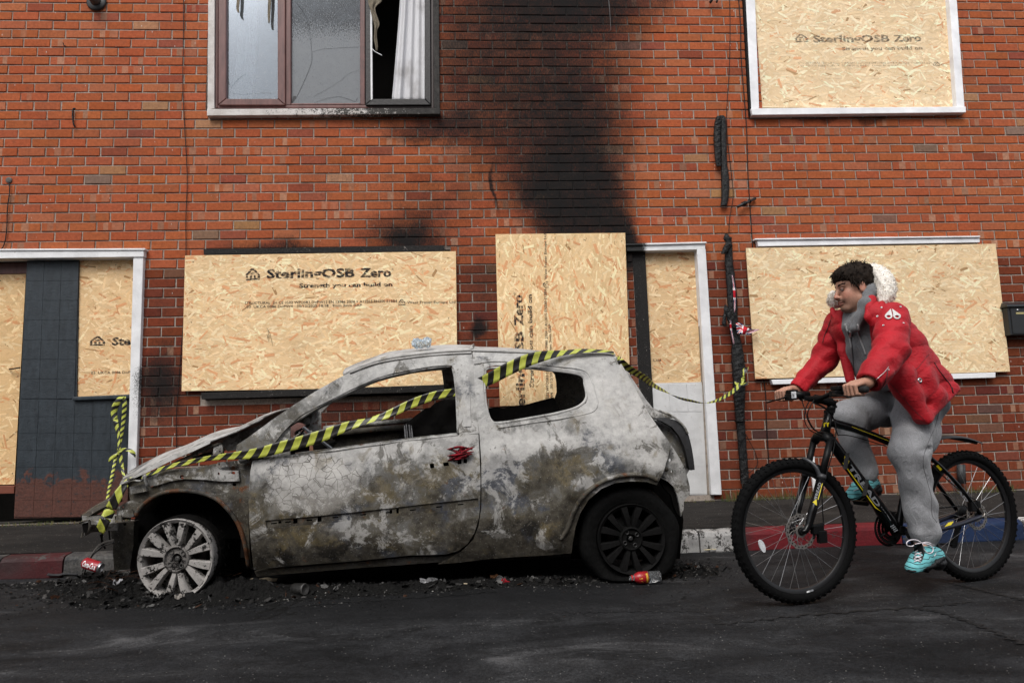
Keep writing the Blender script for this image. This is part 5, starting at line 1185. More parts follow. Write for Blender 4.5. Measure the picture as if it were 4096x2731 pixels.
# tyre with a flattened, sagging foot
q = MB(); prof = [(.02, .200), (.012, .225), (.0, .262), (.02, .288), (.06, .298), (.14, .298), (.18, .285), (.2, .25), (.19, .205)]; V = []; ns = 64
for d, r in prof:
    for k in range(ns):
        t = 2 * math.pi * k / ns; zz = math.sin(t) * r; xx = math.cos(t) * r
        fl = max(0, -zz - .200) ; zz += fl * .62; xx *= 1 + fl * 1.9; dd = d - fl * .5; xx += .006 * math.sin(t * 7) * (r > .25); zz += .005 * math.sin(t * 5 + 1) * (r > .25)
        V.append((cR[0] + xx, cR[1] + dd + U(-.002, .002), max(cR[2] + zz, .004)))
F = [(i * ns + k, i * ns + (k + 1) % ns, (i + 1) * ns + (k + 1) % ns, (i + 1) * ns + k) for i in range(len(prof) - 1) for k in range(ns)]
mk('tyre', V, F, plain('burnt_rubber', (.0045, .0045, .0045), .9, .08, .5, 40, .5), wR, smooth=True)
panel('wheel_well', arch + [k3(1118, 770), k3(1195, 800), k3(1235, 900), k3(1245, 960), k3(1260, 1040), k3(1240, 1260), k3(620, 1260)], [], CARBLK, off=.40, thick=.02, step=.08)
P = [S(*p, .012) for p in arch]; V = []
for p in P: V += [p, p + np.array([0, .40, 0])]
mk('well_liner', V, [(2 * i, 2 * i + 1, 2 * i + 3, 2 * i + 2) for i in range(len(P) - 1)], CARBLK, CAR)
# far wheels (on the pavement)
for cx, nm in ((XF, 'f'), (XR, 'r')):
    w = bpy.data.objects.new('wheel', None); link(w, CAR); OFF[w] = OFF[CAR]
    q = MB(); q.lathe([(-.2, .20), (-.2, .26), (-.17, .285), (-.03, .285), (0, .26), (0, .20), (-.03, .19), (-.04, .001)], (cx, far - .04, .30), (0, 1, 0), 32); q.build('tyre', CARBLK, w, True)
# tail: lamp recess, torn tailgate -------------------------------------------
tl = panel('tail_panel', [k3(1191, 612), k3(1215, 650), k3(1240, 690), k3(1265, 740), k3(1285, 800), k3(1296, 850), k3(1296, 895), k3(1275, 915), k3(1262, 935), k3(1262, 978), k3(1248, 1020), k3(1240, 960), k3(1225, 900), k3(1205, 850), k3(1170, 818), k3(1132, 800), k3(1150, 752), k3(1175, 680)], [[k3(1184 + 9 * math.cos(t), 698 + 10 * math.sin(t)) for t in np.linspace(0, 6.28, 9)[:-1]], [k3(1193 + 6 * math.cos(t), 763 + 8 * math.sin(t)) for t in np.linspace(0, 6.28, 9)[:-1]]], m_burnt('burnt_steel_tail', .10, 0, .06), off=.035, thick=.02, step=.03, dent=.004); bevel(tl, .004)
q = MB(); q.lathe([(0, .001), (0, .014), (.012, .016), (.012, .022)], S(*k3(1162, 750), .03), (0, 1, 0), 12); q.build('lamp_stud', rail_m, tl, True)
panel('tail_corner', [k3(1120, 806), k3(1170, 820), k3(1205, 852), k3(1230, 905), k3(1262, 978), k3(1250, 1030), k3(1225, 1005), k3(1205, 960), k3(1190, 900), k3(1150, 860)], [], CARBLK, off=.06, thick=.03, step=.04)
# rear pillar edge and folded tailgate skin
panel('tailgate', [k3(903, 132), k3(935, 175), k3(962, 225), k3(1000, 282), k3(1045, 350), k3(1085, 400), k3(1120, 415), k3(1175, 440), k3(1205, 462), k3(1150, 458), k3(1090, 462), k3(1050, 420), k3(1010, 345), k3(960, 255)], [], ASHW, off=.11, thick=.02, step=.03, dent=.004)
panel('tailgate', [k3(1095, 470), k3(1150, 480), k3(1200, 500), k3(1240, 560), k3(1262, 620), k3(1280, 690), k3(1294, 755), k3(1280, 780), k3(1240, 700), k3(1200, 630), k3(1150, 560)], [], m_burnt('burnt_steel_gate', .02, -.02, .02), off=.17, thick=.03, step=.03, dent=.006)
yG = Y0 + .30
tg = panel('tailgate_lip', [k3(1085, 458), k3(1160, 455), k3(1215, 470), k3(1260, 502), k3(1288, 550), k3(1306, 620), k3(1318, 690), k3(1325, 752), k3(1304, 756), k3(1292, 742), k3(1282, 690), k3(1264, 620), k3(1236, 560), k3(1195, 510), k3(1140, 478)], [], plain('charred_plastic', (.016, .016, .017), .45, .45, .5, 50, .3), off=.09, thick=.05, step=.03, dent=.003); bevel(tg, .008)
strip('tailgate_rim', [k3(1120, 415), k3(1185, 442), k3(1225, 468), k3(1262, 505), k3(1285, 548)], .007, ASHW, tg, off=.08, n=24)
# scorched red cloth stuffed in the handle, rope of soot above
q = MB(); cc = S(*k2(1272, 655), -.012)
rl_ = []
for i in range(16):
    a = cc + np.array([U(-.075, -.02), U(-.015, .0), U(-.045, .02)]); b2_ = cc + np.array([U(.02, .08), U(-.02, .0), U(-.03, .03)])
    q.tube(list(smooth_path([a, (a + b2_) / 2 + np.array([0, -.018, U(-.01, .015)]), b2_], 8)), [.004, .009, .011, .012, .011, .01, .008, .004], 6, jit=.2, flat=.6)
RAG = Mat('scorched_red_cloth', .9, .1); RAG.color(RAG.mix(RAG.rng(RAG.noise(45, 5, .7), .42, .6), (.22, .012, .02), (.02, .012, .012)))
tag(q.build('scorched_cloth', RAG.m, base=cc), 'scorched scrap of dark red cloth stuck on the burnt car door by its handle', 'cloth')
# ------------------------------------------------------------------ cables, wrapped pipe, post box, small fittings on the wall
CABLE = plain('black_cable', (0.006, 0.006, 0.0065), .5, .25)
def cable(label, pts, r=.0035, Y=YW - .012, wob=.0, mat=CABLE, name='cable', cat='cable'):
    P = smooth_path([(*p,) for p in pts], max(12, len(pts) * 8)); q = MB()
    q.tube([at(x + U(-wob, wob), y, Y - abs(U(0, .004))) for x, y in P], r, 6)
    o = q.build(name, mat, smooth=True, base=at(*pts[-1], Y)); return tag(o, label, cat)
cable('thin black cable running down the wall left of the scorched upstairs window', [(422, -20), (421, 100), (420, 200), (424, 290), (428, 360), (430, 420), (427, 500), (427, 590), (424, 700), (412, 860), (405, 960), (406, 1030)], .0032)
cable('black cable from the wall fixing down to the white door lintel at the left edge', [(21, 418), (22, 440), (17, 480), (15, 530), (8, 565), (-10, 585)], .0040)
cable('thin black cable above and behind the hanging black sheath', [(1675, -20), (1677, 60), (1675, 160), (1669, 262), (1672, 330), (1680, 400), (1684, 450), (1676, 500), (1674, 535)], .0030)
cable('black cable crossing the short black hose and running down beside the long board', [(1695, -20), (1701, 60), (1702, 130), (1710, 230), (1715, 300), (1718, 400), (1723, 480), (1728, 560), (1733, 640), (1744, 800), (1758, 900), (1760, 960), (1765, 1050), (1770, 1100)], .0042)
cable('hair thin black cable on the soot stain below the dangling metal strip', [(1400, 70), (1396, 130), (1397, 200), (1399, 260), (1397, 330)], .0015)
cable('loop of black cable at the foot of the melted black conduit', [(1712, 995), (1735, 1040), (1740, 1065), (1728, 1080), (1716, 1088)], .0030, Y=YW - .03)
def hook(pts, lab, r=.006): return cable(lab, pts, r, YW - .02, name='cable_stub', cat='cable stub')
hook([(172, 250), (168, 252), (167, 268), (169, 285), (172, 292)], 'short bent cable stub on the brick, lowest of the stubs left of the window', .007)
hook([(145, 99), (147, 105), (151, 107)], 'tiny black wire hook on the brick below the pipe collar', .004)
q = MB(); q.lathe([(0, .026), (-.006, .026), (-.010, .014), (-.010, .001)], at(21, 414, YW - .001), (0, 1, 0), 16); tag(q.build('cable_fixing', plain('grey_fixing', (.08, .075, .07), .6), base=at(21, 414, YW)), 'round grey fixing on the wall where the left edge cable starts', 'wall fixing')
# flue pipe
c = at(223, 6, YW); pr = thing('overflow_pipe', 'black pipe end with a rubber collar sticking out at the top left', 'pipe', tuple(c))
q = MB(); q.lathe([(0, .030), (-.004, .083), (-.012, .086), (-.020, .074), (-.024, .046)], c, (0, 1, 0), 28); q.build('collar', plain('black_rubber', (.012, .012, .013), .5, .5), pr, True)
q = MB(); q.lathe([(.02, .040), (-.16, .040), (-.16, .034), (-.10, .033)], c, (0.05, 1, -.06), 24); q.build('pipe', plain('dirty_steel_pipe', (.05, .045, .042), .45, .5, .5, 25), pr, True)
q = MB(); q.tube([at(1638, -6, YW - .05), at(1634, 3, YW - .06), at(1630, 7, YW - .05)], .012, 8); q.tube([at(1650, -8, YW - .05), at(1646, 6, YW - .06)], .009, 8); tag(q.build('wall_bracket', BLACKWOOD, base=at(1640, 0, YW)), 'black metal bracket at the top edge above the soot stain', 'bracket')
q = MB(); q.tube([at(1396, -20, YW - .05), at(1400, 20, YW - .05), at(1402, 50, YW - .045), at(1403, 70, YW - .035), at(1398, 73, YW - .02)], [.009, .009, .006, .004, .003], 6, flat=.4); tag(q.build('metal_strip', plain('burnt_zinc', (.12, .12, .12), .5, .5, .5), base=at(1400, 40, YW - .05)), 'bent metal strip dangling over the blackest soot at the top', 'strip')
# melted black sheath and conduit
def m_plasticbag():
    m = Mat('melted_black_plastic', .28, .28); n = m.noise(60, 5, .65, dist=.8); m.color(m.ramp(n, [(.3, (.003, .003, .0035)), (.7, (.009, .009, .0095))])); m.rough(m.ramp(n, [(.3, .2), (.7, .5)])); m.bump(n, .9, .012); return m.m
BAG = m_plasticbag()
def lump(name, label, cat, pts, Y, seg=14, n=90, amp=.18, parent=None, flat=.6, seed=0):
    """irregular wrinkled tube: traced (x, y, half width px) rows"""
    rnd = random.Random(seed); P = smooth_path(pts, n); q = MB(); V = []
    for i, (x, y, w) in enumerate(P):
        c = at(x, y, Y); r = px2m(max(w, .4), Y)
        for k in range(seg):
            a = 2 * math.pi * k / seg; s = 1 + amp * (math.sin(i * .7 + 3 * a + seed) * .6 + math.sin(i * 1.9 + 2 * a) * .5 + rnd.uniform(-.5, .5))
            V.append(c + np.array([math.cos(a) * r * (1 + .25 * (s - 1)), math.sin(a) * r * flat * s, rnd.uniform(-.002, .002)]))
    F = [(i * seg + k, i * seg + (k + 1) % seg, (i + 1) * seg + (k + 1) % seg, (i + 1) * seg + k) for i in range(n - 1) for k in range(seg)] + [tuple(range(seg)), tuple((n - 1) * seg + k for k in range(seg - 1, -1, -1))]
    o = mk(name, V, F, BAG, parent, smooth=True, base=None if parent else at(*pts[-1][:2], Y))
    return tag(o, label, cat) if label else o
sh = thing('black_sheath', 'limp black plastic sheath hanging on the wall above the short hose', 'sheath', tuple(at(1660, 475, YW - .03)))
lump('sleeve', None, None, [(1651, 268, 6), (1649, 285, 9), (1647, 310, 8.5), (1648, 340, 8.5), (1649, 365, 7.5), (1651, 382, 6)], YW - .045, parent=sh, seed=1, amp=.3)
lump('sleeve', None, None, [(1657, 266, 5), (1660, 275, 8), (1662, 320, 8), (1663, 370, 7.5), (1665, 400, 9.5), (1666, 430, 10), (1665, 455, 9), (1662, 473, 8)], YW - .03, parent=sh, seed=2)
cd = thing('melted_conduit', 'tall melted black conduit wrapped in plastic, running down the wall to the pavement', 'conduit', tuple(at(1708, 1105, YW - .04)))
lump('conduit_wrap', None, None, [(1674, 545, 7), (1674, 570, 9), (1674, 600, 10), (1678, 640, 11), (1682, 690, 12), (1684, 730, 11), (1687, 760, 11), (1692, 790, 12), (1694, 815, 15), (1697, 850, 16), (1698, 880, 15), (1698, 910, 14), (1699, 940, 12), (1700, 965, 11), (1703, 1000, 10), (1706, 1040, 10), (1709, 1080, 10), (1711, 1110, 10)], YW - .05, n=170, parent=cd, seed=3, amp=.22)
lump('torn_flap', None, None, [(1668, 537, 3), (1670, 548, 9), (1673, 556, 7), (1674, 565, 9)], YW - .07, n=24, parent=cd, seed=4)
lump('cap_end', None, None, [(1672, 562, 8), (1668, 570, 8), (1664, 578, 7), (1660, 583, 5)], YW - .09, n=24, parent=cd, seed=5)
lump('torn_flap', None, None, [(1666, 700, 2), (1669, 712, 7), (1676, 725, 9), (1680, 738, 9), (1686, 752, 6)], YW - .09, n=40, parent=cd, seed=6, amp=.35)
lump('torn_flap', None, None, [(1666, 712, 3), (1664, 730, 4), (1663, 742, 5), (1665, 750, 3)], YW - .09, n=24, parent=cd, seed=7, amp=.35)
lump('cable_tie', None, None, [(1690, 968, 3), (1698, 967, 13), (1704, 969, 8)], YW - .06, n=10, parent=cd, seed=8)
# little black hose end
hz = thing('hose_end', 'short black hose end with rubber ribs poking from the wall above the long board', 'hose', tuple(at(1712, 464, YW - .03)))
a, b_ = at(1694, 475, YW - .07), at(1735, 456, YW - .02); q = MB(); q.tube([a, b_], [.0125, .0125], 12); q.tube([a + (b_ - a) * -.01, a + (b_ - a) * .02], [.010, .010], 12); q.build('hose', plain('hose_rubber', (.014, .014, .015), .45, .5), hz, True)
for f in (.28, .36, .44, .68): q = MB(); q.tube([a + (b_ - a) * (f - .025), a + (b_ - a) * f, a + (b_ - a) * (f + .025)], [.014, .021, .014], 12); q.build('rib', CABLE, hz, True)
# union flag bunting scraps
def flag_mat():
    m = Mat('bunting_cloth', .8, .15); u, v = [m.new('ShaderNodeSeparateXYZ', {'Vector': m.uv()}).outputs[i] for i in (0, 1)]
    ab = lambda s: m.math('ABSOLUTE', s)
    x = m.math('SUBTRACT', u, .5); y = m.math('SUBTRACT', v, .5)
    d1 = ab(m.math('SUBTRACT', x, y)); d2 = ab(m.math('ADD', x, y)); dm = m.math('MINIMUM', d1, d2); cr = m.math('MINIMUM', ab(x), ab(y))
    c = m.mix(m.math('LESS_THAN', dm, .14), (.010, .018, .10), (.72, .72, .74)); c = m.mix(m.math('LESS_THAN', dm, .055), c, (.45, .012, .025))
    c = m.mix(m.math('LESS_THAN', cr, .15), c, (.72, .72, .74)); c = m.mix(m.math('LESS_THAN', cr, .09), c, (.45, .012, .025)); m.color(c); return m.m
FLAG = flag_mat()
def bunting(rows, Y, lab, nu=8):
    V = []; uv = []; rr = smooth_path(rows, 14)
    for i, (xa, ya, xb, yb_) in enumerate(rr):
        for k in range(nu):
            f = k / (nu - 1); V.append(at(xa + (xb - xa) * f, ya + (yb_ - ya) * f, Y - .012 * math.sin(i * .9 + f * 4))); uv.append((i / 13, f))
    F = [(i * nu + k, i * nu + k + 1, (i + 1) * nu + k + 1, (i + 1) * nu + k) for i in range(13) for k in range(nu - 1)]
    o = mk('flag_scrap', V, F, FLAG, smooth=True, uv=uv, base=V[0]); tag(o, lab, 'flag', 'union flag bunting caught on the conduit'); o.modifiers.new('t', 'SOLIDIFY').thickness = .001
bunting([(1690, 742, 1694, 768), (1702, 742, 1700, 766), (1712, 751, 1708, 768), (1728, 756, 1720, 767), (1744, 756, 1743, 758)], YW - .11, 'union flag scrap fluttering out towards the long board')
bunting([(1681, 632, 1683, 632), (1683, 660, 1688, 660), (1685, 690, 1690, 690), (1686, 718, 1688, 718)], YW - .115, 'narrow strip of union flag bunting down the front of the conduit', 4)
bunting([(1676, 736, 1681, 736), (1676, 748, 1680, 748), (1684, 790, 1687, 790)], YW - .115, 'shortest union flag scrap below the torn black flap', 3)
# post box at the right edge
c = at(2345, 728, YW); pb = thing('post_box', 'black metal post box on the brick at the right edge', 'post box', tuple(c + np.array([0, 0, -.12])))
PBM = plain('black_powder_coat', (.014, .015, .017), .4, .45, .2, 40); xl, xr2 = at(2311, 700, YW - .1)[0], at(2311, 700, YW - .1)[0] + .30; zt, zb = at(2311, 706, YW - .1)[2], at(2317, 770, YW - .1)[2]
q = MB(); q.box((xl, YW - .11, zb), (xr2, YW - .003, zt)); bevel(q.build('box_body', PBM, pb), .005)
q = MB(); q.prism([(xl - .018, YW - .004, zt), (xl - .018, YW - .135, zt), (xl - .018, YW - .13, zt + .022), (xl + .012, YW - .004, zt + .060)], (xr2 - xl + .03, 0, 0)); bevel(q.build('lid', PBM, pb), .003)
q = MB(); q.box((xl + .022, YW - .118, zb + .012), (xr2 - .02, YW - .109, zt - .008)); bevel(q.build('flap', PBM, pb), .003)
q = MB(); q.lathe([(0, .009), (-.006, .008), (-.006, .001)], (xl + .085, YW - .118, zt - .028), (0, 1, 0), 14); q.build('lock', plain('chrome', (.6, .6, .62), .2, .5, .05, 30, 0, .9), pb, True)
q = MB(); q.box((xl + .066, YW - .121, zt - .066), (xl + .14, YW - .117, zt - .048)); q.build('name_frame', plain('brass', (.5, .42, .2), .35, .5, .1, 30, 0, .7), pb)
# pipes at the wall foot behind the bicycle
q = MB(); q.tube([at(1866, 1048, YW - .04), at(1868, 1090, YW - .04), at(1872, 1128, YW - .04)], .018, 12); tag(q.build('waste_pipe', WHITE, base=at(1872, 1128, YW - .04)), 'short cream waste pipe on the brick behind the front fork', 'pipe')
q = MB(); q.tube([at(2207, 1066, YW - .05), at(2209, 1110, YW - .05)], .033, 14); tag(q.build('drain_pipe', plain('grey_pipe', (.03, .032, .034), .55, .35, .3), smooth=True, base=at(2209, 1110, YW - .05)), 'dark grey drain stub at the wall foot behind the rear wheel', 'pipe')

# ------------------------------------------------------------------ hazard tape
def m_tape():
    m = Mat('hazard_tape', .38, .45); u, v = [m.new('ShaderNodeSeparateXYZ', {'Vector': m.uv()}).outputs[i] for i in (0, 1)]
    f = m.math('FRACT', m.math('ADD', u, m.math('MULTIPLY', v, -.55))); n = m.noise(25, 4, .6); n2 = m.noise(160, 3, .6)
    y = m.mix(1.0, (.42, .45, .07), m.ramp(n, [(.3, .78), (.7, 1.12)]), 'MULTIPLY'); y = m.mix(m.rng(n2, .64, .72), y, (.10, .10, .03))
    k = m.mix(m.rng(n, .55, .75), (.012, .011, .010), (.035, .028, .022))
    m.color(m.mix(m.rng(f, .485, .515), y, k)); m.bump(n, .4, .004); return m.m
TAPE = m_tape()
def tape(label, rows, n=160, pitch=.085, seed=0, knots=(), S2=1.0):
    """rows: (px x, px y, depth Y, width in m, twist in turns of the width vector about the run)"""
    rnd = random.Random(seed); W = []
    for x, y, Y, w, tw in rows: p = at(x, y, Y); W.append((*p, w, tw))
    P = smooth_path(W, n); V = []; uv = []; u = 0; nu = 5
    for i in range(n):
        p = P[i, :3]; t = P[min(i + 1, n - 1), :3] - P[max(i - 1, 0), :3]; t /= np.linalg.norm(t) + 1e-9
        if i: u += np.linalg.norm(P[i, :3] - P[i - 1, :3]) / (pitch * S2)
        view = p - np.array([0, 0, CAMZ]); view /= np.linalg.norm(view); a = np.cross(view, t); a /= np.linalg.norm(a) + 1e-9; b = np.cross(t, a)
        if a[2] < 0 and abs(t[0]) > .3: a = -a
        th = P[i, 4] * 2 * math.pi; ww = a * math.cos(th) + b * math.sin(th); q = np.cross(t, ww)
        for k in range(nu):
            s = k / (nu - 1) - .5; V.append(p + ww * s * P[i, 3] + q * (.10 * P[i, 3] * (s * s * 4 - .5) + rnd.uniform(-.0008, .0008))); uv.append((u, s))
    F = [(i * nu + k, i * nu + k + 1, (i + 1) * nu + k + 1, (i + 1) * nu + k) for i in range(n - 1) for k in range(nu - 1)]
    o = mk('hazard_tape', V, F, TAPE, smooth=True, uv=uv, base=V[0]); tag(o, label, 'hazard tape', 'black and yellow hazard tape'); o.modifiers.new('t', 'SOLIDIFY').thickness = .0006
    return o
yN = Y0 - .012
tape('hazard tape wrapped from the front bumper beam up over the burnt bonnet edge', [(228, 1222, yN + .06, .05, .02), (240, 1198, yN + .05, .056, .02), (256, 1165, yN + .07, .056, .0), (272, 1135, yN + .08, .050, .03), (288, 1112, yN + .10, .036, .03), (300, 1102, yN + .13, .03, .05), (330, 1092, yN + .14, .02, .1)], n=50, pitch=.10, seed=1)
tape('hazard tape stretched across the burnt car from bonnet through the door window', [(325, 1096, yN + .08, .016, .06), (350, 1086, yN + .06, .020, .05), (385, 1072, yN + .05, .024, .04), (430, 1062, yN + .04, .026, .02), (480, 1052, yN + .03, .028, .0), (540, 1046, yN + .01, .042, .0), (590, 1040, yN, .056, .0), (640, 1028, yN, .064, .0), (690, 1015, yN, .068, .0), (740, 1000, yN + .01, .066, .0), (800, 978, yN + .05, .052, .03), (850, 965, yN + .08, .038, .1), (890, 952, yN + .10, .045, .04), (950, 925, yN + .12, .052, .0), (1000, 908, yN + .13, .050, .0), (1040, 901, yN + .14, .048, .0), (1070, 893, yN + .17, .056, 0), (1100, 881, yN + .15, .066, .0), (1130, 867, yN + .10, .072, .0), (1170, 846, yN + .06, .076, .0), (1210, 828, yN + .075, .074, .0), (1250, 817, yN + .11, .060, .02), (1290, 811, yN + .155, .038, .08), (1340, 806, yN + .175, .030, .1), (1390, 807, yN + .18, .020, .1), (1410, 811, yN + .18, .020, .1)], n=300, pitch=.088, seed=2)
tape('twisted hazard tape sagging from the car roof corner to the melted conduit', [(1418, 818, yN + .18, .020, .1), (1428, 832, yN + .16, .040, .0), (1450, 850, yN + .25, .042, .0), (1480, 868, yN + .42, .042, .02), (1500, 884, yN + .6, .038, .1), (1530, 900, yN + .8, .034, .2), (1560, 914, yN + 1.0, .024, .35), (1590, 921, yN + 1.2, .018, .45), (1615, 926, yN + 1.36, .013, .3), (1640, 922, yN + 1.5, .019, .05), (1668, 909, yN + 1.6, .028, .0), (1690, 893, yN + 1.68, .032, .0), (1702, 880, yN + 1.71, .024, .1)], n=140, pitch=.066, seed=3)
tape('loose green yellow end of hazard tape knotted round the conduit', [(1702, 884, YW - .18, .02, .1), (1706, 872, YW - .18, .030, .0), (1709, 860, YW - .18, .022, .1), (1712, 850, YW - .17, .040, .05), (1717, 843, YW - .16, .030, .2)], n=30, pitch=.2, seed=4)
tape('short bow of hazard tape sticking out sideways from the conduit knot', [(1688, 876, YW - .17, .012, .1), (1693, 881, YW - .18, .030, .0), (1702, 883, YW - .19, .014, .2), (1710, 883, YW - .18, .028, .0), (1718, 880, YW - .17, .018, .1)], n=30, pitch=.16, seed=5)
yd = YW - .05
tape('hazard tape hanging from the ledge beside the white door post, the straight strand', [(285, 911, yd, .030, .1), (286, 930, yd - .01, .034, .02), (284, 960, yd - .01, .030, .0), (281, 985, yd - .02, .026, .0), (277, 1010, yd - .03, .024, .0), (272, 1030, yd - .04, .020, .1), (268, 1045, yd - .05, .022, 0), (263, 1065, yd - .08, .024, 0), (258, 1090, yd - .14, .024, 0), (251, 1120, yd - .22, .022, 0), (246, 1150, yd - .3, .020, .0)], n=130, pitch=.050, seed=6)
tape('hazard tape looped over the ledge, the crumpled strand beside the straight one', [(284, 910, yd - .01, .02, .2), (274, 917, yd - .02, .05, .1), (264, 935, yd - .01, .05, .02), (262, 950, yd - .01, .045, .0), (267, 975, yd - .02, .036, .0), (272, 1000, yd - .03, .024, .1), (274, 1030, yd - .05, .022, .0), (278, 1055, yd - .06, .030, .05), (282, 1080, yd - .08, .022, 0), (286, 1098, yd - .12, .018, 0)], n=110, pitch=.066, seed=7)
tape('tape end at the knot flicking right in front of the white door post', [(272, 1037, yd - .06, .018, .1), (283, 1033, yd - .07, .030, .0), (296, 1033, yd - .07, .026, .05), (306, 1040, yd - .07, .030, .0), (311, 1050, yd - .06, .010, .1)], n=40, pitch=.09, seed=8)
tape('crumpled green end of tape at the knot, pointing down left', [(270, 1040, yd - .06, .016, .1), (262, 1046, yd - .07, .034, .05), (254, 1053, yd - .07, .03, .1), (250, 1060, yd - .06, .012, .1)], n=30, pitch=.25, seed=9)

# ------------------------------------------------------------------ litter, rubble, weeds
def chunk_mesh(q, p, s, rnd, c, flatz=.6):
    V = []
    n = rnd.choice((5, 6)); a0 = rnd.uniform(0, 6)
    for lv, rr in ((0, 1.0), (flatz * rnd.uniform(.5, 1.1), rnd.uniform(.4, .85))):
        for k in range(n): a = a0 + 2 * math.pi * k / n; r = s * rr * rnd.uniform(.6, 1.25); V.append((p[0] + math.cos(a) * r, p[1] + math.sin(a) * r * .8, p[2] + s * lv * rnd.uniform(.7, 1.2)))
    F = [tuple(n + k for k in range(n))] + [(k, (k + 1) % n, n + (k + 1) % n, n + k) for k in range(n)]
    q.add(V, F, c)
m_rub = Mat('ash_and_char', .8, .15); m_rub.color(m_rub.mix(1.0, m_rub.attr(), m_rub.ramp(m_rub.noise(90, 4, .7), [(.3, .5), (.7, 1.5)]), 'MULTIPLY')); m_rub.bump(m_rub.noise(120, 4), .7, .006)
rnd = random.Random(21); q = MB()
def heap(cx, cy, sx, sy, hgt, n, smin, smax):
    for i in range(n):
        x, y = rnd.gauss(cx, sx), rnd.gauss(cy, sy)
        if y > YK - .03: continue
        h = hgt * math.exp(-((x - cx) / (1.2 * sx)) ** 2 - ((y - cy) / (1.2 * sy)) ** 2); s = rnd.uniform(smin, smax) * rnd.uniform(.35, 1)
        t = rnd.random(); c = (.0055, .0055, .0055) if t < .70 else (.016, .015, .0145) if t < .86 else (.06, .057, .054) if t < .955 else (.040, .018, .010) if t < .985 else (.24, .23, .22)
        chunk_mesh(q, (x, y, max(-.004, h * rnd.uniform(.2, 1.0) - .006)), s, rnd, c, rnd.uniform(.25, .9))
gx = lambda a, b: ground(a, b)
for (dx, dy, sx, sy, h, n, a, b_) in ((230, 1340, .14, .16, .075, 1100, .006, .028), (300, 1362, .14, .09, .06, 800, .006, .028), (410, 1375, .20, .05, .035, 700, .006, .026), (505, 1366, .13, .09, .05, 700, .005, .026), (590, 1358, .16, .08, .045, 800, .005, .025), (760, 1350, .25, .08, .03, 800, .004, .022), (960, 1342, .28, .07, .025, 800, .004, .020), (1120, 1336, .22, .06, .025, 700, .004, .02), (1260, 1330, .2, .05, .02, 500, .004, .018), (1570, 1305, .12, .12, .012, 500, .004, .014), (140, 1338, .25, .05, .02, 350, .005, .02), (700, 1385, .9, .14, .004, 1200, .002, .007), (1300, 1360, 1.0, .2, .003, 900, .002, .006)):
    g = ground(dx, dy); heap(g[0], g[1], sx, sy, h, n, a, b_)
# the black heap itself: a lumpy mound under the loose pieces
HEAPS = []
for (dx, dy, sx, sy, h) in ((225, 1346, .15, .13, .085), (300, 1366, .16, .10, .07), (395, 1382, .22, .055, .035), (505, 1372, .14, .09, .065), (590, 1364, .18, .08, .055), (760, 1356, .26, .07, .035), (960, 1348, .28, .06, .028), (1120, 1342, .22, .06, .030), (1250, 1336, .2, .05, .022), (1570, 1308, .14, .10, .014), (130, 1342, .25, .05, .02)):
    g = ground(dx, dy); HEAPS.append((g[0], g[1], sx, sy, h))
xs_ = np.linspace(-2.75, 1.6, 430); ys_ = np.linspace(3.35, YK - .02, 130); X_, Y_ = np.meshgrid(xs_, ys_, indexing='ij'); Z_ = np.zeros_like(X_)
for x, y, sx, sy, h in HEAPS: Z_ = Z_ + h * np.exp(-((X_ - x) / (1.2 * sx)) ** 2 - ((Y_ - y) / (1.2 * sy)) ** 2)
Z_ = Z_ * (1 + .35 * fbm(X_, Y_, 38, 1) + .25 * fbm(X_, Y_, 90, 2)) + .004 * fbm(X_, Y_, 70, 3) - .010
nn_ = len(ys_); hp_ = mk('ash_heap', np.stack([X_.ravel(), Y_.ravel(), Z_.ravel()], 1), [(i * nn_ + j, (i + 1) * nn_ + j, (i + 1) * nn_ + j + 1, i * nn_ + j + 1) for i in range(len(xs_) - 1) for j in range(nn_ - 1)], plain('black_ash', (.0062, .006, .0058), .9, .12, .6, 60, .8), smooth=False)
tag(hp_, 'black ash heaped on the road along the burnt car', None, kind='stuff')
# loose grit over the road
for i in range(2600):
    x, y = rnd.uniform(-2.6, 2.6), rnd.uniform(2.2, 4.7); chunk_mesh(q, (x, y, .006 * fbm(x, y, 3.0) + .003 * fbm(x, y, 11, 2.0) - .005), rnd.uniform(.0015, .004), rnd, (.13, .125, .12) if rnd.random() < .12 else (.012, .012, .012), .8)
for i in range(900):                                                  # flakes and shards of burnt trim
    x_, y_, sx, sy, h = HEAPS[rnd.choice((0, 0, 1, 1, 2, 2, 3, 3, 4, 5, 6, 7, 8, 9))]; x, y = rnd.gauss(x_, sx * 1.1), rnd.gauss(y_, sy)
    if y > YK - .04: continue
    hz_ = h * math.exp(-((x - x_) / (1.2 * sx)) ** 2 - ((y - y_) / (1.2 * sy)) ** 2); s = rnd.uniform(.006, .026); e1 = np.array([rnd.gauss(0, 1), rnd.gauss(0, 1), rnd.gauss(0, .6)]); e1 /= np.linalg.norm(e1); e2 = np.cross(e1, [rnd.gauss(0, 1), rnd.gauss(0, 1), rnd.gauss(0, 1)]); e2 /= np.linalg.norm(e2); p = np.array([x, y, hz_ + .004])
    k = rnd.random(); c = (.007, .007, .007) if k < .62 else (.03, .029, .028) if k < .84 else (.10, .098, .095) if k < .95 else (.05, .022, .012)
    V = [p + e1 * s * a + e2 * s * b_ * .55 for a, b_ in ((-1, -.6), (-.2, -1), (1, -.3), (.7, .8), (-.6, .9))]; nq = np.cross(e1, e2) * .0015; q.add(V + [v + nq for v in V], [(0, 1, 2, 3, 4), (9, 8, 7, 6, 5)] + [(k2, 5 + k2, 5 + (k2 + 1) % 5, (k2 + 1) % 5) for k2 in range(5)], c)
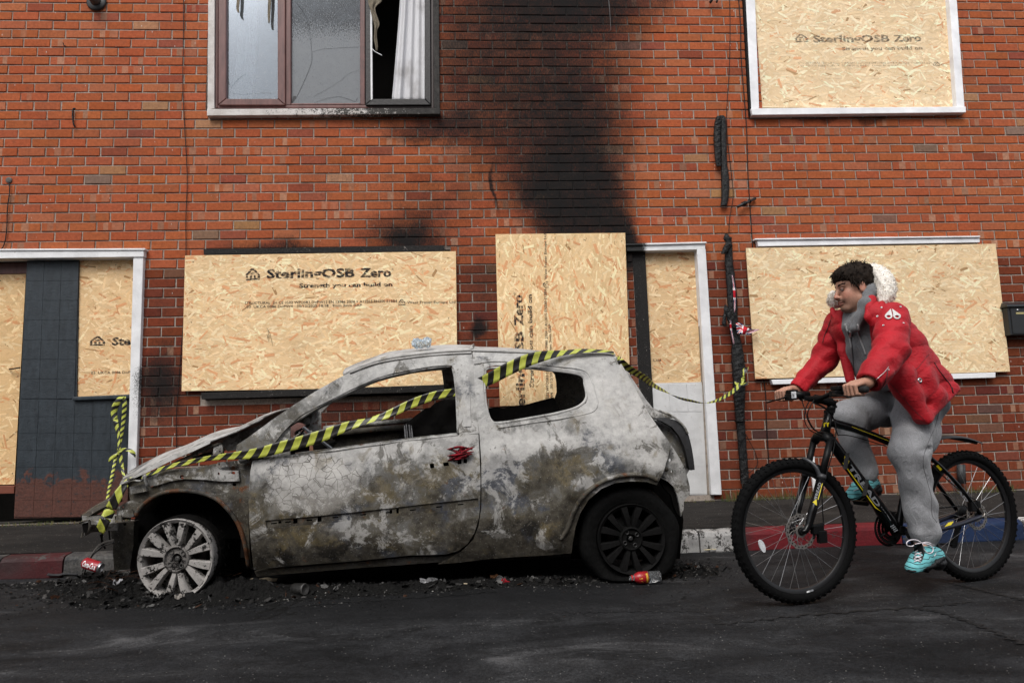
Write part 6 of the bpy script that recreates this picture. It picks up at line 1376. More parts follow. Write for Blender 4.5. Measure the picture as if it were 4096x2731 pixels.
for i in range(3200):                                                 # fine ash crumbs
    x_, y_, sx, sy, h = HEAPS[rnd.randrange(len(HEAPS))]; x, y = rnd.gauss(x_, sx * 1.5), rnd.gauss(y_ - .04, sy * 1.4)
    if y > YK - .04: continue
    k = rnd.random(); chunk_mesh(q, (x, y, h * math.exp(-((x - x_) / (1.2 * sx)) ** 2 - ((y - y_) / (1.2 * sy)) ** 2) - .004), rnd.uniform(.0025, .007), rnd, (.006, .006, .006) if k < .6 else (.03, .029, .028) if k < .88 else (.11, .107, .10), .8)
rub_ = mk('burnt_rubble', q.v, q.f, m_rub.m, col=q.c); tag(rub_, 'black ash, char and grit heaped along the burnt car and scattered on the road', None, kind='stuff')
# burnt wires poking from the heap at the front
q = MB()
for i in range(170):
    g = ground(rnd.uniform(200, 520), rnd.uniform(1325, 1375)); p = g + np.array([0, 0, rnd.uniform(.0, .06)]); d = np.array([rnd.uniform(-.09, .09), rnd.uniform(-.05, .05), rnd.uniform(-.02, .05)])
    q.tube(list(smooth_path([p, p + d + np.array([0, 0, .02]), p + d * 1.8], 6)), rnd.uniform(.0007, .0018), 3, c=(.05, .022, .012) if rnd.random() < .5 else (.02, .018, .017))
tag(mk('burnt_wire_tangle', q.v, q.f, m_rub.m, col=q.c), 'tangle of rusty burnt wire in the ash by the front wheel', None, kind='stuff')
# larger recognisable scraps
def scrap(label, dx, dy, w, d, h, mat, tilt=0.0, yaw=0.0, cat='debris', name='burnt_scrap', z=.01, nseg=9, curl=.3):
    g = ground(dx, dy + (9 if 200 < dx < 1400 else 0)); V = []; rn = random.Random(int(dx * 7 + dy))
    for i in range(nseg):
        for k in range(4):
            u = i / (nseg - 1) - .5; v = k / 3 - .5
            x = w * u + rn.uniform(-.1, .1) * w / nseg; y = d * v * (1 - .5 * abs(u)) + rn.uniform(-.1, .1) * d; zz = z + h * (abs(math.sin(u * 5 + 1)) * curl + v * tilt + .5) + rn.uniform(-.1, .1) * h
            V.append((g[0] + x * math.cos(yaw) - y * math.sin(yaw), g[1] + x * math.sin(yaw) + y * math.cos(yaw), max(.004, zz)))
    F = [(i * 4 + k, (i + 1) * 4 + k, (i + 1) * 4 + k + 1, i * 4 + k + 1) for i in range(nseg - 1) for k in range(3)]
    o = mk(name, V, F, mat, base=g); o.modifiers.new('t', 'SOLIDIFY').thickness = .003; return tag(o, label, cat)
PALE = plain('scorched_paper', (.36, .30, .22), .85, .15, .5, 30); GREYF = plain('melted_alloy', (.26, .26, .27), .35, .5, .4, 50, .4, .5)
scrap('scorched cream strip of paper under the front of the car sill', 605, 1331, .16, .03, .022, PALE, .5, -.06, 'paper', 'scorched_paper')
scrap('crushed silvery scrap lying under the middle of the car door', 985, 1336, .10, .035, .03, GREYF, .6, .1, 'scrap', 'crushed_foil')
scrap('dark flat plastic sheet lying by the left kerb', 150, 1322, .20, .08, .02, plain('charred_sheet', (.03, .03, .032), .5, .4, .4), .9, .15, 'plastic sheet', 'plastic_sheet')
scrap('pale twisted stick lying against the kerb behind the rear wheel', 1631, 1267, .09, .012, .012, plain('cream_stick', (.46, .40, .27), .8, .2, .3, 60), .2, .08, 'stick', 'twisted_stick')
scrap('melted shiny metal blob in the ash left of the front wheel', 272, 1356, .06, .03, .045, GREYF, .8, .2, 'scrap', 'melted_metal', .03)
scrap('grey metal plate resting against the bottom of the front rim', 372, 1372, .055, .02, .02, plain('ash_plate', (.12, .115, .11), .7, .3, .4, 40), .3, .1, 'scrap', 'metal_plate', .012)
scrap('curled metal clip in front of the front rim', 412, 1376, .05, .02, .035, plain('clip_steel', (.15, .135, .12), .6, .4, .4, 40), .5, .5, 'scrap', 'metal_clip', .012)
scrap('charred grey lump beside the metal clip at the front rim', 388, 1366, .04, .03, .045, plain('ash_lump', (.09, .09, .09), .8, .2, .5, 50), .3, .9, 'scrap', 'charred_lump', .012)
scrap('pale shiny scrap in the ash right of the front wheel', 500, 1358, .06, .025, .035, GREYF, .6, -.3, 'scrap', 'foil_scrap', .02)
scrap('brown leaf-like scrap beside the crushed red can', 1138, 1326, .06, .025, .03, plain('rusty_scrap', (.10, .045, .02), .8, .2, .5, 40), .4, .2, 'scrap', 'rusty_scrap')
scrap('thin pale twig on the road under the car door end', 1085, 1336, .10, .006, .012, PALE, .2, .3, 'twig', 'twig')
# curved burnt arch trim at the front
q = MB(); q.tube(list(smooth_path([ground(188, 1332), at(205, 1285, Y0 + .1), at(230, 1250, Y0 + .1), at(262, 1240, Y0 + .12)], 16)), .006, 6, jit=.3); tag(q.build('burnt_trim_strip', plain('ash_trim', (.07, .065, .06), .8, .2, .4), base=ground(188, 1332)), 'curved burnt trim strip arching over the red can', 'trim')
# drinks cans and bottle
def m_print(name, base, ink, sc, th, rough=.3):
    m = Mat(name, rough, .5); n = m.noise(1.0, 2, .5, m.scale(m.obj(), sc), 1.2); m.color(m.mix(m.rng(n, th, th + .02), base, ink)); return m.m
ALU = plain('aluminium', (.55, .55, .56), .3, .5, .1, 40, 0, .9)
def axis_frame(a):
    a = np.asarray(a, float); a /= np.linalg.norm(a); e = np.cross((0, 0, 1.0), a); e /= np.linalg.norm(e); return a, e, np.cross(a, e)
c0 = at(212, 1297, Y0 - .03); ax = np.array([.95, -.12, -.30])
can = thing('drink_can', 'bright red drink can lying on the ash by the front bumper beam', 'can', tuple(c0))
RED = plain('can_red', (.26, .008, .015), .3, .5, .12, 30)
q = MB(); q.lathe([(-.052, .001), (-.052, .019), (-.048, .023), (-.041, .029), (.043, .029)], c0, ax, 32); q.build('can_body', RED, can, True)
q = MB(); q.lathe([(.043, .0292), (.048, .026), (.052, .024), (.054, .025), (.054, .023), (.050, .022), (.050, .001)], c0, ax, 32); q.build('can_end', ALU, can, True)
# flowing white script wrapped on the can
def wrap_text(s, c, axis, r, span, cap, mat, parent, roll, bold=True, flip=1):
    V, F = text_mesh(s, bold); x0, x1 = V[:, 0].min(), V[:, 0].max(); a, e, f = axis_frame(axis); W = []
    for x, y, _ in V:
        t = (x - x0) / (x1 - x0) - .5; ang = roll + flip * y * cap / .7 / r; W.append(np.asarray(c) + a * t * span + (e * math.cos(ang) + f * math.sin(ang)) * r)
    return mk('lettering', W, F, mat, parent)
WINK = plain('white_print', (.75, .75, .76), .4, .4)
wrap_text('Coca-Cola', c0, ax, .0296, .076, .030, WINK, can, math.radians(200), True, -1)
c1 = at(1478, 1316, Y0 - .02); c1[2] = .0335
bt = thing('drink_bottle', 'red labelled clear drink bottle lying in front of the blackened rear wheel', 'bottle', tuple(c1)); ax = np.array([1.0, .05, .01])
PET = Mat('clear_plastic', .08, .5); PET.color((.88, .9, .92)); PET.b.inputs['Transmission Weight'].default_value = .95; PET.b.inputs['IOR'].default_value = 1.25; PET = PET.m
q = MB(); q.lathe([(-.062, .012), (-.082, .0125), (-.082, .011), (-.064, .0105)], c1, ax, 24); q.lathe([(-.062, .013), (-.045, .024), (-.03, .031), (.03, .032), (.09, .031), (.096, .026), (.092, .018), (.098, .010), (.094, .001)], c1, ax, 28); q.build('bottle_body', PET, bt, True)
q = MB(); q.lathe([(-.056, .0175), (-.045, .0246), (-.03, .0316), (.022, .0326), (.022, .0322)], c1, ax, 28); q.build('bottle_label', plain('label_red', (.30, .012, .016), .35, .5), bt, True)
q = MB(); q.lathe([(-.072, .0126), (-.072, .0155), (-.064, .0155), (-.064, .0126)], c1, ax, 24); q.build('cap_ring', plain('ring_red', (.42, .02, .02), .4), bt)
V, F = text_mesh('Lucozade', True); x0, x1 = V[:, 0].min(), V[:, 0].max(); W = []
for x, y, _ in V:
    ang = math.radians(228) - ((x - x0) / (x1 - x0)) * math.radians(100); aa, ee, ff = axis_frame(ax); W.append(c1 + aa * (.016 - y * .013 / .7) + (ee * math.cos(ang) + ff * math.sin(ang)) * .0332)
GOLD = plain('label_gold', (.62, .42, .04), .4)
mk('lettering', W, F, GOLD, bt)
W = []
aa, ee, ff = axis_frame(ax)
for u, a in ((-.034, 180), (-.022, 205), (-.012, 218), (-.016, 180), (-.012, 142), (-.022, 155), (-.026, 180)):
    a = math.radians(a); W.append(c1 + aa * u + (ee * math.cos(a) + ff * math.sin(a)) * (.0318 if u < -.025 else .0328))
mk('emblem', W, [(0, 1, 2, 6), (2, 3, 6), (3, 4, 6), (4, 5, 0, 6)], GOLD, bt)
c2 = at(1148, 1329, Y0 + .08); c2[2] = .026
cc2 = thing('crushed_can', 'crushed red drink can with its silver end facing the road, under the car', 'can', tuple(c2))
q = MB(); q.lathe([(-.004, .0265), (0, .0285), (.003, .0265), (.004, .024), (.006, .001)], c2, (.55, 1, -.05), 24); q.build('can_end', ALU, cc2, True)
q = MB(); q.tube([c2 + np.array([.006, .006, 0]), c2 + np.array([.022, .012, -.006]), c2 + np.array([.045, .018, -.016]), c2 + np.array([.085, .02, -.014])], [.027, .022, .012, .010], 10, jit=.35, flat=.6); q.build('can_body', RED, cc2)
c3 = at(690, 1336, Y0 + .04); c3[2] = .032
cc3 = thing('burnt_can', 'burnt grey drink can lying in the ash under the front of the car door', 'can', tuple(c3)); MC = plain('burnt_tin', (.022, .021, .020), .5, .5, .6, 60, .4, .4)
q = MB(); q.lathe([(-.05, .001), (-.05, .026), (-.044, .031), (.03, .032)], c3, (.9, -.5, .05), 24); q.build('can_body', MC, cc3, True)
q = MB(); q.lathe([(.03, .0322), (.036, .030), (.036, .026), (.032, .024), (.034, .018), (.031, .016), (.031, .001)], c3, (.9, -.5, .05), 24); q.build('can_end', plain('burnt_tin_end', (.05, .048, .046), .5, .4, .5, 60), cc3, True)
# weeds and dry grass along the wall foot
rnd = random.Random(5); q = MB()
for (a, b_, n, h) in ((1655, 1710, 60, .10), (1710, 1790, 90, .06), (1790, 1900, 120, .07), (2190, 2330, 160, .07), (1500, 1640, 60, .025), (0, 300, 170, .03), (2060, 2190, 60, .04)):
    for i in range(n):
        x = at(rnd.uniform(a, b_), 1130, YW - .03)[0]; y = YW - rnd.uniform(.01, .07); p = np.array([x, y, pave_z(y)]); hh = h * rnd.uniform(.3, 1.2); d = np.array([rnd.uniform(-.6, .6) * hh, rnd.uniform(-.5, .1) * hh, hh])
        w = np.array([rnd.uniform(.0012, .003), 0, 0]); m_ = p + d * .6 + np.array([0, 0, .1 * hh]); c = (.13, .115, .05) if rnd.random() < .55 else (.06, .085, .022) if rnd.random() < .7 else (.09, .06, .03)
        q.add([p - w, p + w, m_ + w * .7, m_ - w * .7, p + d], [(0, 1, 2, 3), (3, 2, 4)], c)
m_weed = Mat('weeds', .8, .2); m_weed.color(m_weed.attr()); tag(mk('weeds', q.v, q.f, m_weed.m, col=q.c), 'dry grass and moss growing along the foot of the house wall', None, kind='stuff')
# a sprig growing from the joint under the upstairs sill
q = MB()
for i in range(10): a = at(1817 + U(-.6, .6), 325 - i * 1.6, YW - .01); q.add([a, a + np.array([.006 * (-1) ** i, -.004, .004]), a + np.array([.003 * (-1) ** i, -.003, .009])], [(0, 1, 2)])
tag(q.build('moss_sprig', plain('yellow_moss', (.22, .24, .02), .8), base=at(1817, 325, YW)), 'tiny yellow green sprig on the brick below the upstairs white sill', 'plant')
# ------------------------------------------------------------------ the terrace across the street (behind the camera: it shows in the window glass and shades the street)
OH = thing('opposite_house', 'chimneyed terrace across the street, only seen reflected in the upstairs window glass', 'house', (0, -6.2, 0))
M2 = plain('dark_brick_terrace', (.16, .075, .05), .9, .1, .3, 8)
q = MB(); q.box((-14, -12, 0), (14, -6.2, 5.4)); q.build('wall', M2, OH)
SL = plain('slate_roof', (.06, .062, .068), .6, .3, .3, 12)
q = MB(); q.prism([(-14, -6.0, 5.35), (-14, -9.1, 7.4), (-14, -12.2, 5.35)], (28, 0, 0)); rf2 = q.build('roof', SL, OH)
for x in (-9.5, -4.2, 1.4, 7.0): q = MB(); q.box((x, -9.5, 6.9), (x + .9, -8.7, 8.5)); q.box((x + .1, -9.3, 8.5), (x + .3, -9.0, 8.9)); q.box((x + .55, -9.3, 8.5), (x + .75, -9.0, 8.9)); q.build('chimney', M2, rf2)
for x in np.arange(-13, 13, 2.8):
    q = MB(); q.box((x, -6.23, 3.2), (x + 1.2, -6.17, 4.6)); q.build('window', WHITE, OH)

# crumpled clear bottle lying on the car roof
c4 = S(*k2(1050, 78)); c4 = c4 + np.array([0, .07, .055]); cb = thing('crumpled_bottle', 'crumpled clear plastic bottle lying on the burnt car roof', 'bottle', tuple(c4))
P_ = smooth_path([(*(c4 + np.array([-.055, .01, .0])), .022), (*(c4 + np.array([-.035, .0, .004])), .034), (*c4, .026), (*(c4 + np.array([.03, -.01, .006])), .034), (*(c4 + np.array([.055, -.01, .002])), .028)], 18); q = MB(); q.tube(list(P_[:, :3]), list(P_[:, 3]), 14, jit=.16)
PETB = Mat('crinkled_clear_plastic', .15, .5); PETB.color((.62, .72, .80)); PETB.b.inputs['Transmission Weight'].default_value = .7; PETB.b.inputs['IOR'].default_value = 1.3; q.build('bottle_body', PETB.m, cb)
# ------------------------------------------------------------------ the bicycle
from mathutils.bvhtree import BVHTree
BYAW = math.radians(15.5)
BD = np.array([math.cos(BYAW), math.sin(BYAW), 0]); BM = np.array([math.sin(BYAW), -math.cos(BYAW), 0]); UP = np.array([0, 0, 1.0])
BF = ground(1826, 1386)
def B(dx, dy, off=0.0):
    """traced point on the bicycle's own upright plane, moved off metres towards the near side"""
    w = ray(dx, dy); e = np.array([0, 0, CAMZ]); t = ((BF + BM * off - e) @ BM) / (w @ BM); return e + w * t
STEER = math.radians(11); SD = np.array([math.cos(STEER), math.sin(STEER), 0]); SG = np.array([math.sin(STEER), -math.cos(STEER), 0])
RW = 0.348
cf = B(1826, 1218); cf[2] = RW; cr = B(2226, 1187); cr[2] = RW - .006
BIKE = thing('bicycle', 'black mountain bike with yellow trim ridden past the burnt car', 'bicycle', tuple((cf + cr) / 2 * np.array([1, 1, 0])))
BLK = plain('gloss_black_paint', (.0028, .0028, .0032), .25, .25, .15, 40); MBLK = plain('satin_black', (.0040, .0040, .0044), .45, .16, .2, 60); RUB = plain('tyre_rubber', (.0042, .0042, .0044), .8, .06, .3, 60, .3)
YEL = plain('yellow_decal', (.62, .50, .012), .35, .45, .05); GRY = plain('grey_decal', (.26, .27, .29), .35, .45, .05); STEEL = plain('brushed_steel', (.36, .34, .32), .35, .5, .2, 60, 0, .8); SPK = plain('steel_spoke', (.42, .42, .43), .3, .5, .05, 30, 0, .85); RIMM = plain('rim_black', (.010, .010, .011), .4, .35, .2, 50)
def part(name, q, mat, parent=BIKE, smooth=True): return q.build(name, mat, parent, smooth)
def wheel(c, e1, ax, R_, rotor_side, nsp, rear=False):
    W = bpy.data.objects.new('wheel', None); link(W, BIKE); OFF[W] = OFF[BIKE]; W['label'] = 'rear wheel' if rear else 'front wheel, turned a little towards the road'
    tr = .0275; rc = R_ - tr
    q = MB(); prof = [(math.sin(a) * tr * 1.0, rc - math.cos(a) * tr) for a in np.linspace(math.radians(40), math.radians(320), 22)]; q.lathe(prof, c, ax, 72); ty = part('tyre', q, RUB, W)
    kn = MB()
    P = lambda r, t, d: c + (e1 * math.cos(t) + UP * math.sin(t)) * r + ax * d
    for row, (da, nk, w, l, h) in enumerate(((-62, 64, .007, .010, .005), (62, 64, .007, .010, .005), (-32, 64, .007, .011, .005), (32, 64, .007, .011, .005), (0, 64, .010, .009, .005))):
        a = math.radians(180 + da)
        for k in range(nk):
            t = 2 * math.pi * (k + .5 * (row % 2)) / nk; rr = rc - math.cos(a) * tr; dd = math.sin(a) * tr
            o = (e1 * math.cos(t) + UP * math.sin(t)) * -math.cos(a) + ax * math.sin(a); tg = -e1 * math.sin(t) + UP * math.cos(t); s = np.cross(o, tg)
            kn.obox(P(rr, t, dd) + o * h * .4, tg * l / 2, s * w / 2, o * h / 2)
    tag(kn.build('tread', RUB, W), kind='stuff')
    q = MB(); ri = rc - tr * .80; q.lathe([(-.014, ri + .008), (-.013, ri - .010), (-.007, ri - .018), (.007, ri - .018), (.013, ri - .010), (.014, ri + .008)], c, ax, 72); rm = part('rim', q, RIMM, W); rm.modifiers.new('s', 'EDGE_SPLIT').split_angle = .6
    q = MB(); q.lathe([(-.05, .001), (-.05, .010), (-.042, .010), (-.04, .029), (-.034, .029), (-.03, .016), (.03, .016), (.034, .026), (.04, .026), (.044, .010), (.05, .010), (.05, .001)], c, ax, 24); hb = part('hub', q, MBLK, W); hb.modifiers.new('s', 'EDGE_SPLIT').split_angle = .6
    for k in range(nsp):
        t = 2 * math.pi * k / nsp; side = 1 if k % 2 else -1; lead = math.radians(68) * (1 if (k // 2) % 2 else -1)
        q = MB(); q.tube([P(.027, t + lead, .036 * side), P(ri - .016, t, .002 * side)], .0011, 5); q.build('spoke', SPK, W)
    # disc rotor with cut-outs: wavy ring on thin arms
    dpos = .046 * rotor_side; ro = .084 if not rear else .074; q = MB(); V = []; n = 72
    for k in range(n):
        t = 2 * math.pi * k / n; wv = .0025 * math.sin(12 * t)
        for r in (ro + wv, ro - .017 + wv * .6):
            for dd in (-.001, .001): V.append(P(r, t, dpos + dd))
    F = []
    for k in range(n):
        k2 = (k + 1) % n
        F += [(4 * k + 1, 4 * k2 + 1, 4 * k2 + 3, 4 * k + 3), (4 * k, 4 * k + 2, 4 * k2 + 2, 4 * k2), (4 * k, 4 * k2, 4 * k2 + 1, 4 * k + 1), (4 * k + 2, 4 * k + 3, 4 * k2 + 3, 4 * k2 + 2)]
    q.add(V, F)
    for k in range(6):
        t = 2 * math.pi * k / 6 + .2; q.tube([P(.026, t - .5, dpos), P(.05, t - .25, dpos), P(ro - .014, t, dpos)], .0032, 5, flat=.4)
    q.lathe([(dpos - .003, .02), (dpos - .003, .03), (dpos + .003, .03), (dpos + .003, .02)], c, ax, 20)
    part('brake_rotor', q, STEEL, W, False)
    q = MB()
    for k in range(24): t = 2 * math.pi * k / 24; q.obox(P(ro - .0085 + .002 * math.sin(12 * t), t, dpos + .0013 * rotor_side), (-e1 * math.sin(t) + UP * math.cos(t)) * .0035, (e1 * math.cos(t) + UP * math.sin(t)) * .0028, ax * .0004)
    tag(q.build('rotor_slot', MBLK, W), kind='stuff')
    return W, P
axf = SG; WF, PF = wheel(cf, SD, axf, RW, 1, 32)
axr = BM; WR, PR = wheel(cr, BD, axr, RW, 1, 32, True)
q = MB(); t = math.radians(200); ee = -SD * math.sin(t) + UP * math.cos(t); rr = SD * math.cos(t) + UP * math.sin(t); t2 = math.radians(196)
q.prism([PF(.215 + .0, t2, .02) + rr * a + ee * b for a, b in [(.032 * math.cos(s) * .45, .032 * math.sin(s) * 1.0) for s in np.linspace(0, 6.28, 15)[:-1]]], axf * .008); part('reflector', q, plain('clear_reflector', (.55, .56, .58), .2, .5, .3, 120), WF, False)
q = MB(); t = math.radians(276); ri = RW - .0275 * 1.8
for k, (t, m_) in enumerate(((281, GRY), (278, WINK))): 
    q = MB(); V = []
    for a in (t - 2.2, t + 2.2):
        a = math.radians(a); V += [PF(ri - .006, a, .0145), PF(ri + .006, a, .0145)]
    q.add(V, [(0, 1, 3, 2)]); part('rim_sticker', q, m_, WF, False)
# fork
stem_top = B(1904, 943); crown = B(1889, 1012)
q = MB(); q.tube([B(1905, 945), B(1899, 975), B(1892, 1008)], [.024, .0225, .025], 20); ht = part('head_tube', q, BLK); 
q = MB(); q.lathe([(-.008, .027), (.008, .027)], B(1905, 945), UP, 20); q.lathe([(-.008, .029), (.008, .029)], B(1892, 1008), UP, 20); part('headset_cup', q, MBLK, ht)
FK = bpy.data.objects.new('fork', None); link(FK, BIKE); OFF[FK] = OFF[BIKE]
near, farl = .062, -.062
top_n, top_f = crown + SG * near + np.array([0, 0, -.005]) , crown + SG * farl + np.array([0, 0, -.005])
bot_n, bot_f = cf + SG * .055 + SD * .028, cf - SG * .055 + SD * .028
q = MB(); q.tube([top_n + SG * .0, top_n * .6 + crown * .4 + UP * .022, crown + UP * .024, top_f * .6 + crown * .4 + UP * .022, top_f], [.022, .024, .028, .024, .022], 14); part('fork_crown', q, MBLK, FK)
for a, b_ in ((top_n, bot_n), (top_f, bot_f)):
    q = MB(); q.tube([a + UP * .015, a + (b_ - a) * .40], .0165, 14); part('stanchion', q, MBLK, FK)
    q = MB(); q.tube([a + (b_ - a) * .37, a + (b_ - a) * .40, a + (b_ - a) * .42], [.021, .023, .021], 14); part('fork_seal', q, plain('seal_grey', (.03, .03, .033), .5, .4), FK)
    q = MB(); q.tube([a + (b_ - a) * .42, a + (b_ - a) * .8, a + (b_ - a) * .93, b_ - SD * .012, b_ - SD * .03], [.0215, .020, .018, .014, .012], 14); part('fork_leg', q, BLK, FK)
q = MB(); A_ = top_n + (bot_n - top_n) * .40; Z_ = top_f + (bot_f - top_f) * .40; mid = (A_ + Z_) / 2 - SD * .045 + UP * .085; q.tube(list(smooth_path([A_ - SD * .01, A_ * .75 + mid * .25 + UP * .03 - SD * .01, mid, Z_ * .75 + mid * .25 + UP * .03 - SD * .01, Z_ - SD * .01], 22)), .014, 10, flat=.7); part('fork_brace', q, plain('brace_grey', (.035, .036, .040), .4, .45), FK)
lp0 = A_ + (bot_n - A_) * .42; lp1 = A_ + (bot_n - A_) * .12; nn = -(ray(1885, 1100) / np.linalg.norm(ray(1885, 1100))); fd = (lp1 - lp0) / np.linalg.norm(lp1 - lp0); sd_ = np.cross(fd, nn); sd_ /= np.linalg.norm(sd_); nn = np.cross(sd_, fd); nn = nn if nn @ SG > 0 else -nn
sup = sd_ if sd_ @ -SD > 0 else -sd_
text3d('TREAD', lp0 + nn * .0212 - sup * .006, lp1 + nn * .0212 - sup * .006, sup, (0, 0, 0), .013, GRY, FK)
q = MB(); q.add([lp0 + nn * .0214 - sup * .012 - fd * .03, lp0 + nn * .0214 + sup * .010 - fd * .02, lp0 + nn * .0214 - sup * .004 + fd * .0], [(0, 1, 2)]); q.add([lp0 + nn * .0214 - sup * .012, lp1 + nn * .0214 - sup * .012, lp1 + nn * .0214 - sup * .009, lp0 + nn * .0214 - sup * .009], [(0, 1, 2, 3)]); part('fork_decal', q, YEL, FK, False)
# brake caliper with hose
q = MB(); q.obox(cf + SG * .055 + SD * .085 + UP * .005, SD * .03, SG * .016, UP * .022); q.obox(cf + SG * .06 + SD * .105 - UP * .03, SD * .022, SG * .014, UP * .030); q.tube([cf + SG * .05, cf + SG * .062], .018, 12); q.tube([cf + SG * .06 + SD * .03 + UP * .02, cf + SG * .06 + SD * .12 + UP * .03], .010, 8); bevel(part('brake_caliper', q, MBLK, BIKE, False), .004)
q = MB(); q.tube(list(smooth_path([cf + SG * .06 + SD * .12 + UP * .02, cf + SG * .065 + SD * .118 + UP * .12, B(1890, 1120, .07), B(1905, 1065, .08), B(1915, 1030, .08), B(1920, 985, .07), B(1914, 960, .05), B(1895, 938, .06), B(1868, 925, .10)], 50)), .0028, 6); part('brake_hose', q, MBLK)
# main frame
bb = B(2062, 1216)
def ftube(name, a, b_, r0, r1, mat=BLK, flat=1.0, mid=None): q = MB(); pts = [a] + ([mid] if mid is not None else []) + [b_]; n = len(pts); q.tube(list(smooth_path(pts, 12)), list(np.linspace(r0, r1, 12)), 18, flat=flat); return part(name, q, mat)
tt = ftube('top_tube', B(1903, 968), B(2098, 1040), .023, .018, mid=B(1985, 992))
dt = ftube('down_tube', B(1899, 1000), B(2056, 1214), .028, .031)
ftube('seat_tube', bb, B(2096, 1020), .020, .017); ftube('seat_post', B(2096, 1022), B(2116, 935), .0145, .0145)
q = MB(); q.lathe([(-.036, .024), (.036, .024)], bb, BM, 20); q.lathe([(-.037, .001), (-.036, .024)], bb, BM, 20); q.lathe([(.036, .024), (.037, .001)], bb, BM, 20); part('bottom_bracket', q, MBLK)
for s in (1, -1):
    q = MB(); q.tube(list(smooth_path([B(2096, 1036) + BM * .016 * s, B(2122, 1052) + BM * .045 * s, B(2175, 1110) + BM * .062 * s, cr + BM * .066 * s + UP * .015], 16)), list(np.linspace(.012, .010, 16)), 12); st = part('seat_stay', q, BLK)
    q = MB(); q.tube(list(smooth_path([bb + BM * .02 * s, B(2105, 1218) + BM * .045 * s, B(2170, 1202) + BM * .064 * s, cr + BM * .066 * s], 16)), list(np.linspace(.016, .012, 16)), 12); cs = part('chain_stay', q, plain('blue_black_paint', (.010, .011, .020), .3, .5, .1))
    if s == 1: near_st, near_cs = st, cs
# decals on the near faces: lettering and flashes stand on the tube's camera-facing side
def decal_line(parent, s, a, b_, r, cap, mat, lift=.0012, shear=0):
    a = np.asarray(a); b_ = np.asarray(b_); f = (b_ - a) / np.linalg.norm(b_ - a); v = np.array([0, 0, CAMZ]) - (a + b_) / 2; v -= f * (v @ f); v /= np.linalg.norm(v); u = np.cross(v, f); u = u if u[2] > 0 else -u
    if (np.cross(f, u) @ v) < 0: pass
    return text3d(s, a + v * (r + lift) - u * cap * .5, b_ + v * (r + lift) - u * cap * .5, u, (0, 0, 0), cap, mat, parent, True)
def decal_poly(parent, a, b_, r, uv, mat, name='decal', lift=.0012):
    a = np.asarray(a); b_ = np.asarray(b_); f = b_ - a; v = np.array([0, 0, CAMZ]) - (a + b_) / 2; fn = f / np.linalg.norm(f); v -= fn * (v @ fn); v /= np.linalg.norm(v); u = np.cross(v, fn); u = u if u[2] > 0 else -u
    q = MB(); q.add([a + f * s + u * t + v * (r + lift) * 1.0 for s, t in uv], [tuple(range(len(uv)))]); return part(name, q, mat, parent, False)
da, db = B(1899, 1000), B(2056, 1214)
decal_line(dt, 'TREAD', da + (db - da) * .30 + UP * .006, da + (db - da) * .735 + UP * .006, .0315, .022, GRY); decal_line(dt, 'DISC', da + (db - da) * .75 + UP * .010, da + (db - da) * .82 + UP * .010, .0315, .010, GRY)
decal_poly(dt, da, db, .0290, [(.20, .012), (.26, .016), (.285, -.004), (.245, -.010)], YEL); decal_poly(dt, da, db, .0290, [(.25, -.012), (.72, -.013), (.78, -.004), (.72, -.019), (.24, -.0175)], YEL); decal_poly(dt, da, db, .0285, [(.80, .012), (.92, .006), (.94, -.004), (.90, .002)], GRY)
for k in range(4): decal_poly(dt, da, db, .0305, [(.925 + k * .018, -.012), (.935 + k * .018, -.012), (.935 + k * .018, .008), (.925 + k * .018, .008)], GRY)
ta, tb = B(1903, 968), B(2098, 1040); decal_poly(tt, ta, tb, .019, [(.22, .016), (.70, .013), (.70, .0165), (.22, .019)], YEL, lift=.001)
sa, sb = B(2122, 1052) + BM * .045, cr + BM * .066; decal_line(near_st, 'TREAD', sa + (sb - sa) * .28, sa + (sb - sa) * .72, .0115, .012, GRY); decal_poly(near_st, sa, sb, .0115, [(.10, -.006), (.18, -.006), (.18, .006), (.10, .006)], YEL)
ca, cb2 = bb + BM * .02, cr + BM * .066; decal_poly(near_cs, B(2105, 1218) + BM * .045, cr + BM * .066, .015, [(.28, -.008), (.40, .012), (.50, .012), (.42, -.004)], YEL)
ha, hb_ = B(1899, 990), B(1903, 955)
hp = B(1899, 976); hv = np.array([0, 0, CAMZ]) - hp; hv /= np.linalg.norm(hv); hl = np.cross(UP, hv)
q = MB(); sg = lambda P: [hp + hv * .0245 + hl * x * .001 + UP * y * .001 for x, y in P]
for poly in ([(-13, 13), (14, 13), (9, 6), (-13, 7)], [(-13, 13), (-8, 13), (-10, -13), (-15, -13)], [(2, 6), (9, 6), (6, -9), (1, -13), (-15, -13), (-15, -8), (0, -7)]): q.add(sg(poly), [tuple(range(len(poly)))])
part('head_badge', q, YEL, ht, False)
# mudguard stays (rubber straps) on the down tube
for f in (.24, .52):
    p = da + (db - da) * f; q = MB(); q.obox(p - UP * .012 + BM * .030 + BD * -.012, (db - da) / np.linalg.norm(db - da) * .0 + UP * .040 + BD * .012, BM * .004, BD * .011); part('rubber_strap', q, plain('strap_rubber', (.025, .025, .026), .7, .3), dt, False)
q = MB(); V = []
for x, y, w in smooth_path([(2126, 1012, .03), (2150, 1000, .05), (2185, 998, .055), (2215, 1003, .05), (2250, 1013, .02)], 20):
    for s in (-1, -.5, 0, .5, 1): V.append(B(x, y) + BM * w * s + UP * (-.016 * s * s))
mg = mk('mudguard', V, [(i * 5 + k, i * 5 + k + 1, (i + 1) * 5 + k + 1, (i + 1) * 5 + k) for i in range(19) for k in range(4)], plain('mudguard_plastic', (.028, .028, .030), .5, .4), BIKE, smooth=True); mg.modifiers.new('t', 'SOLIDIFY').thickness = .004
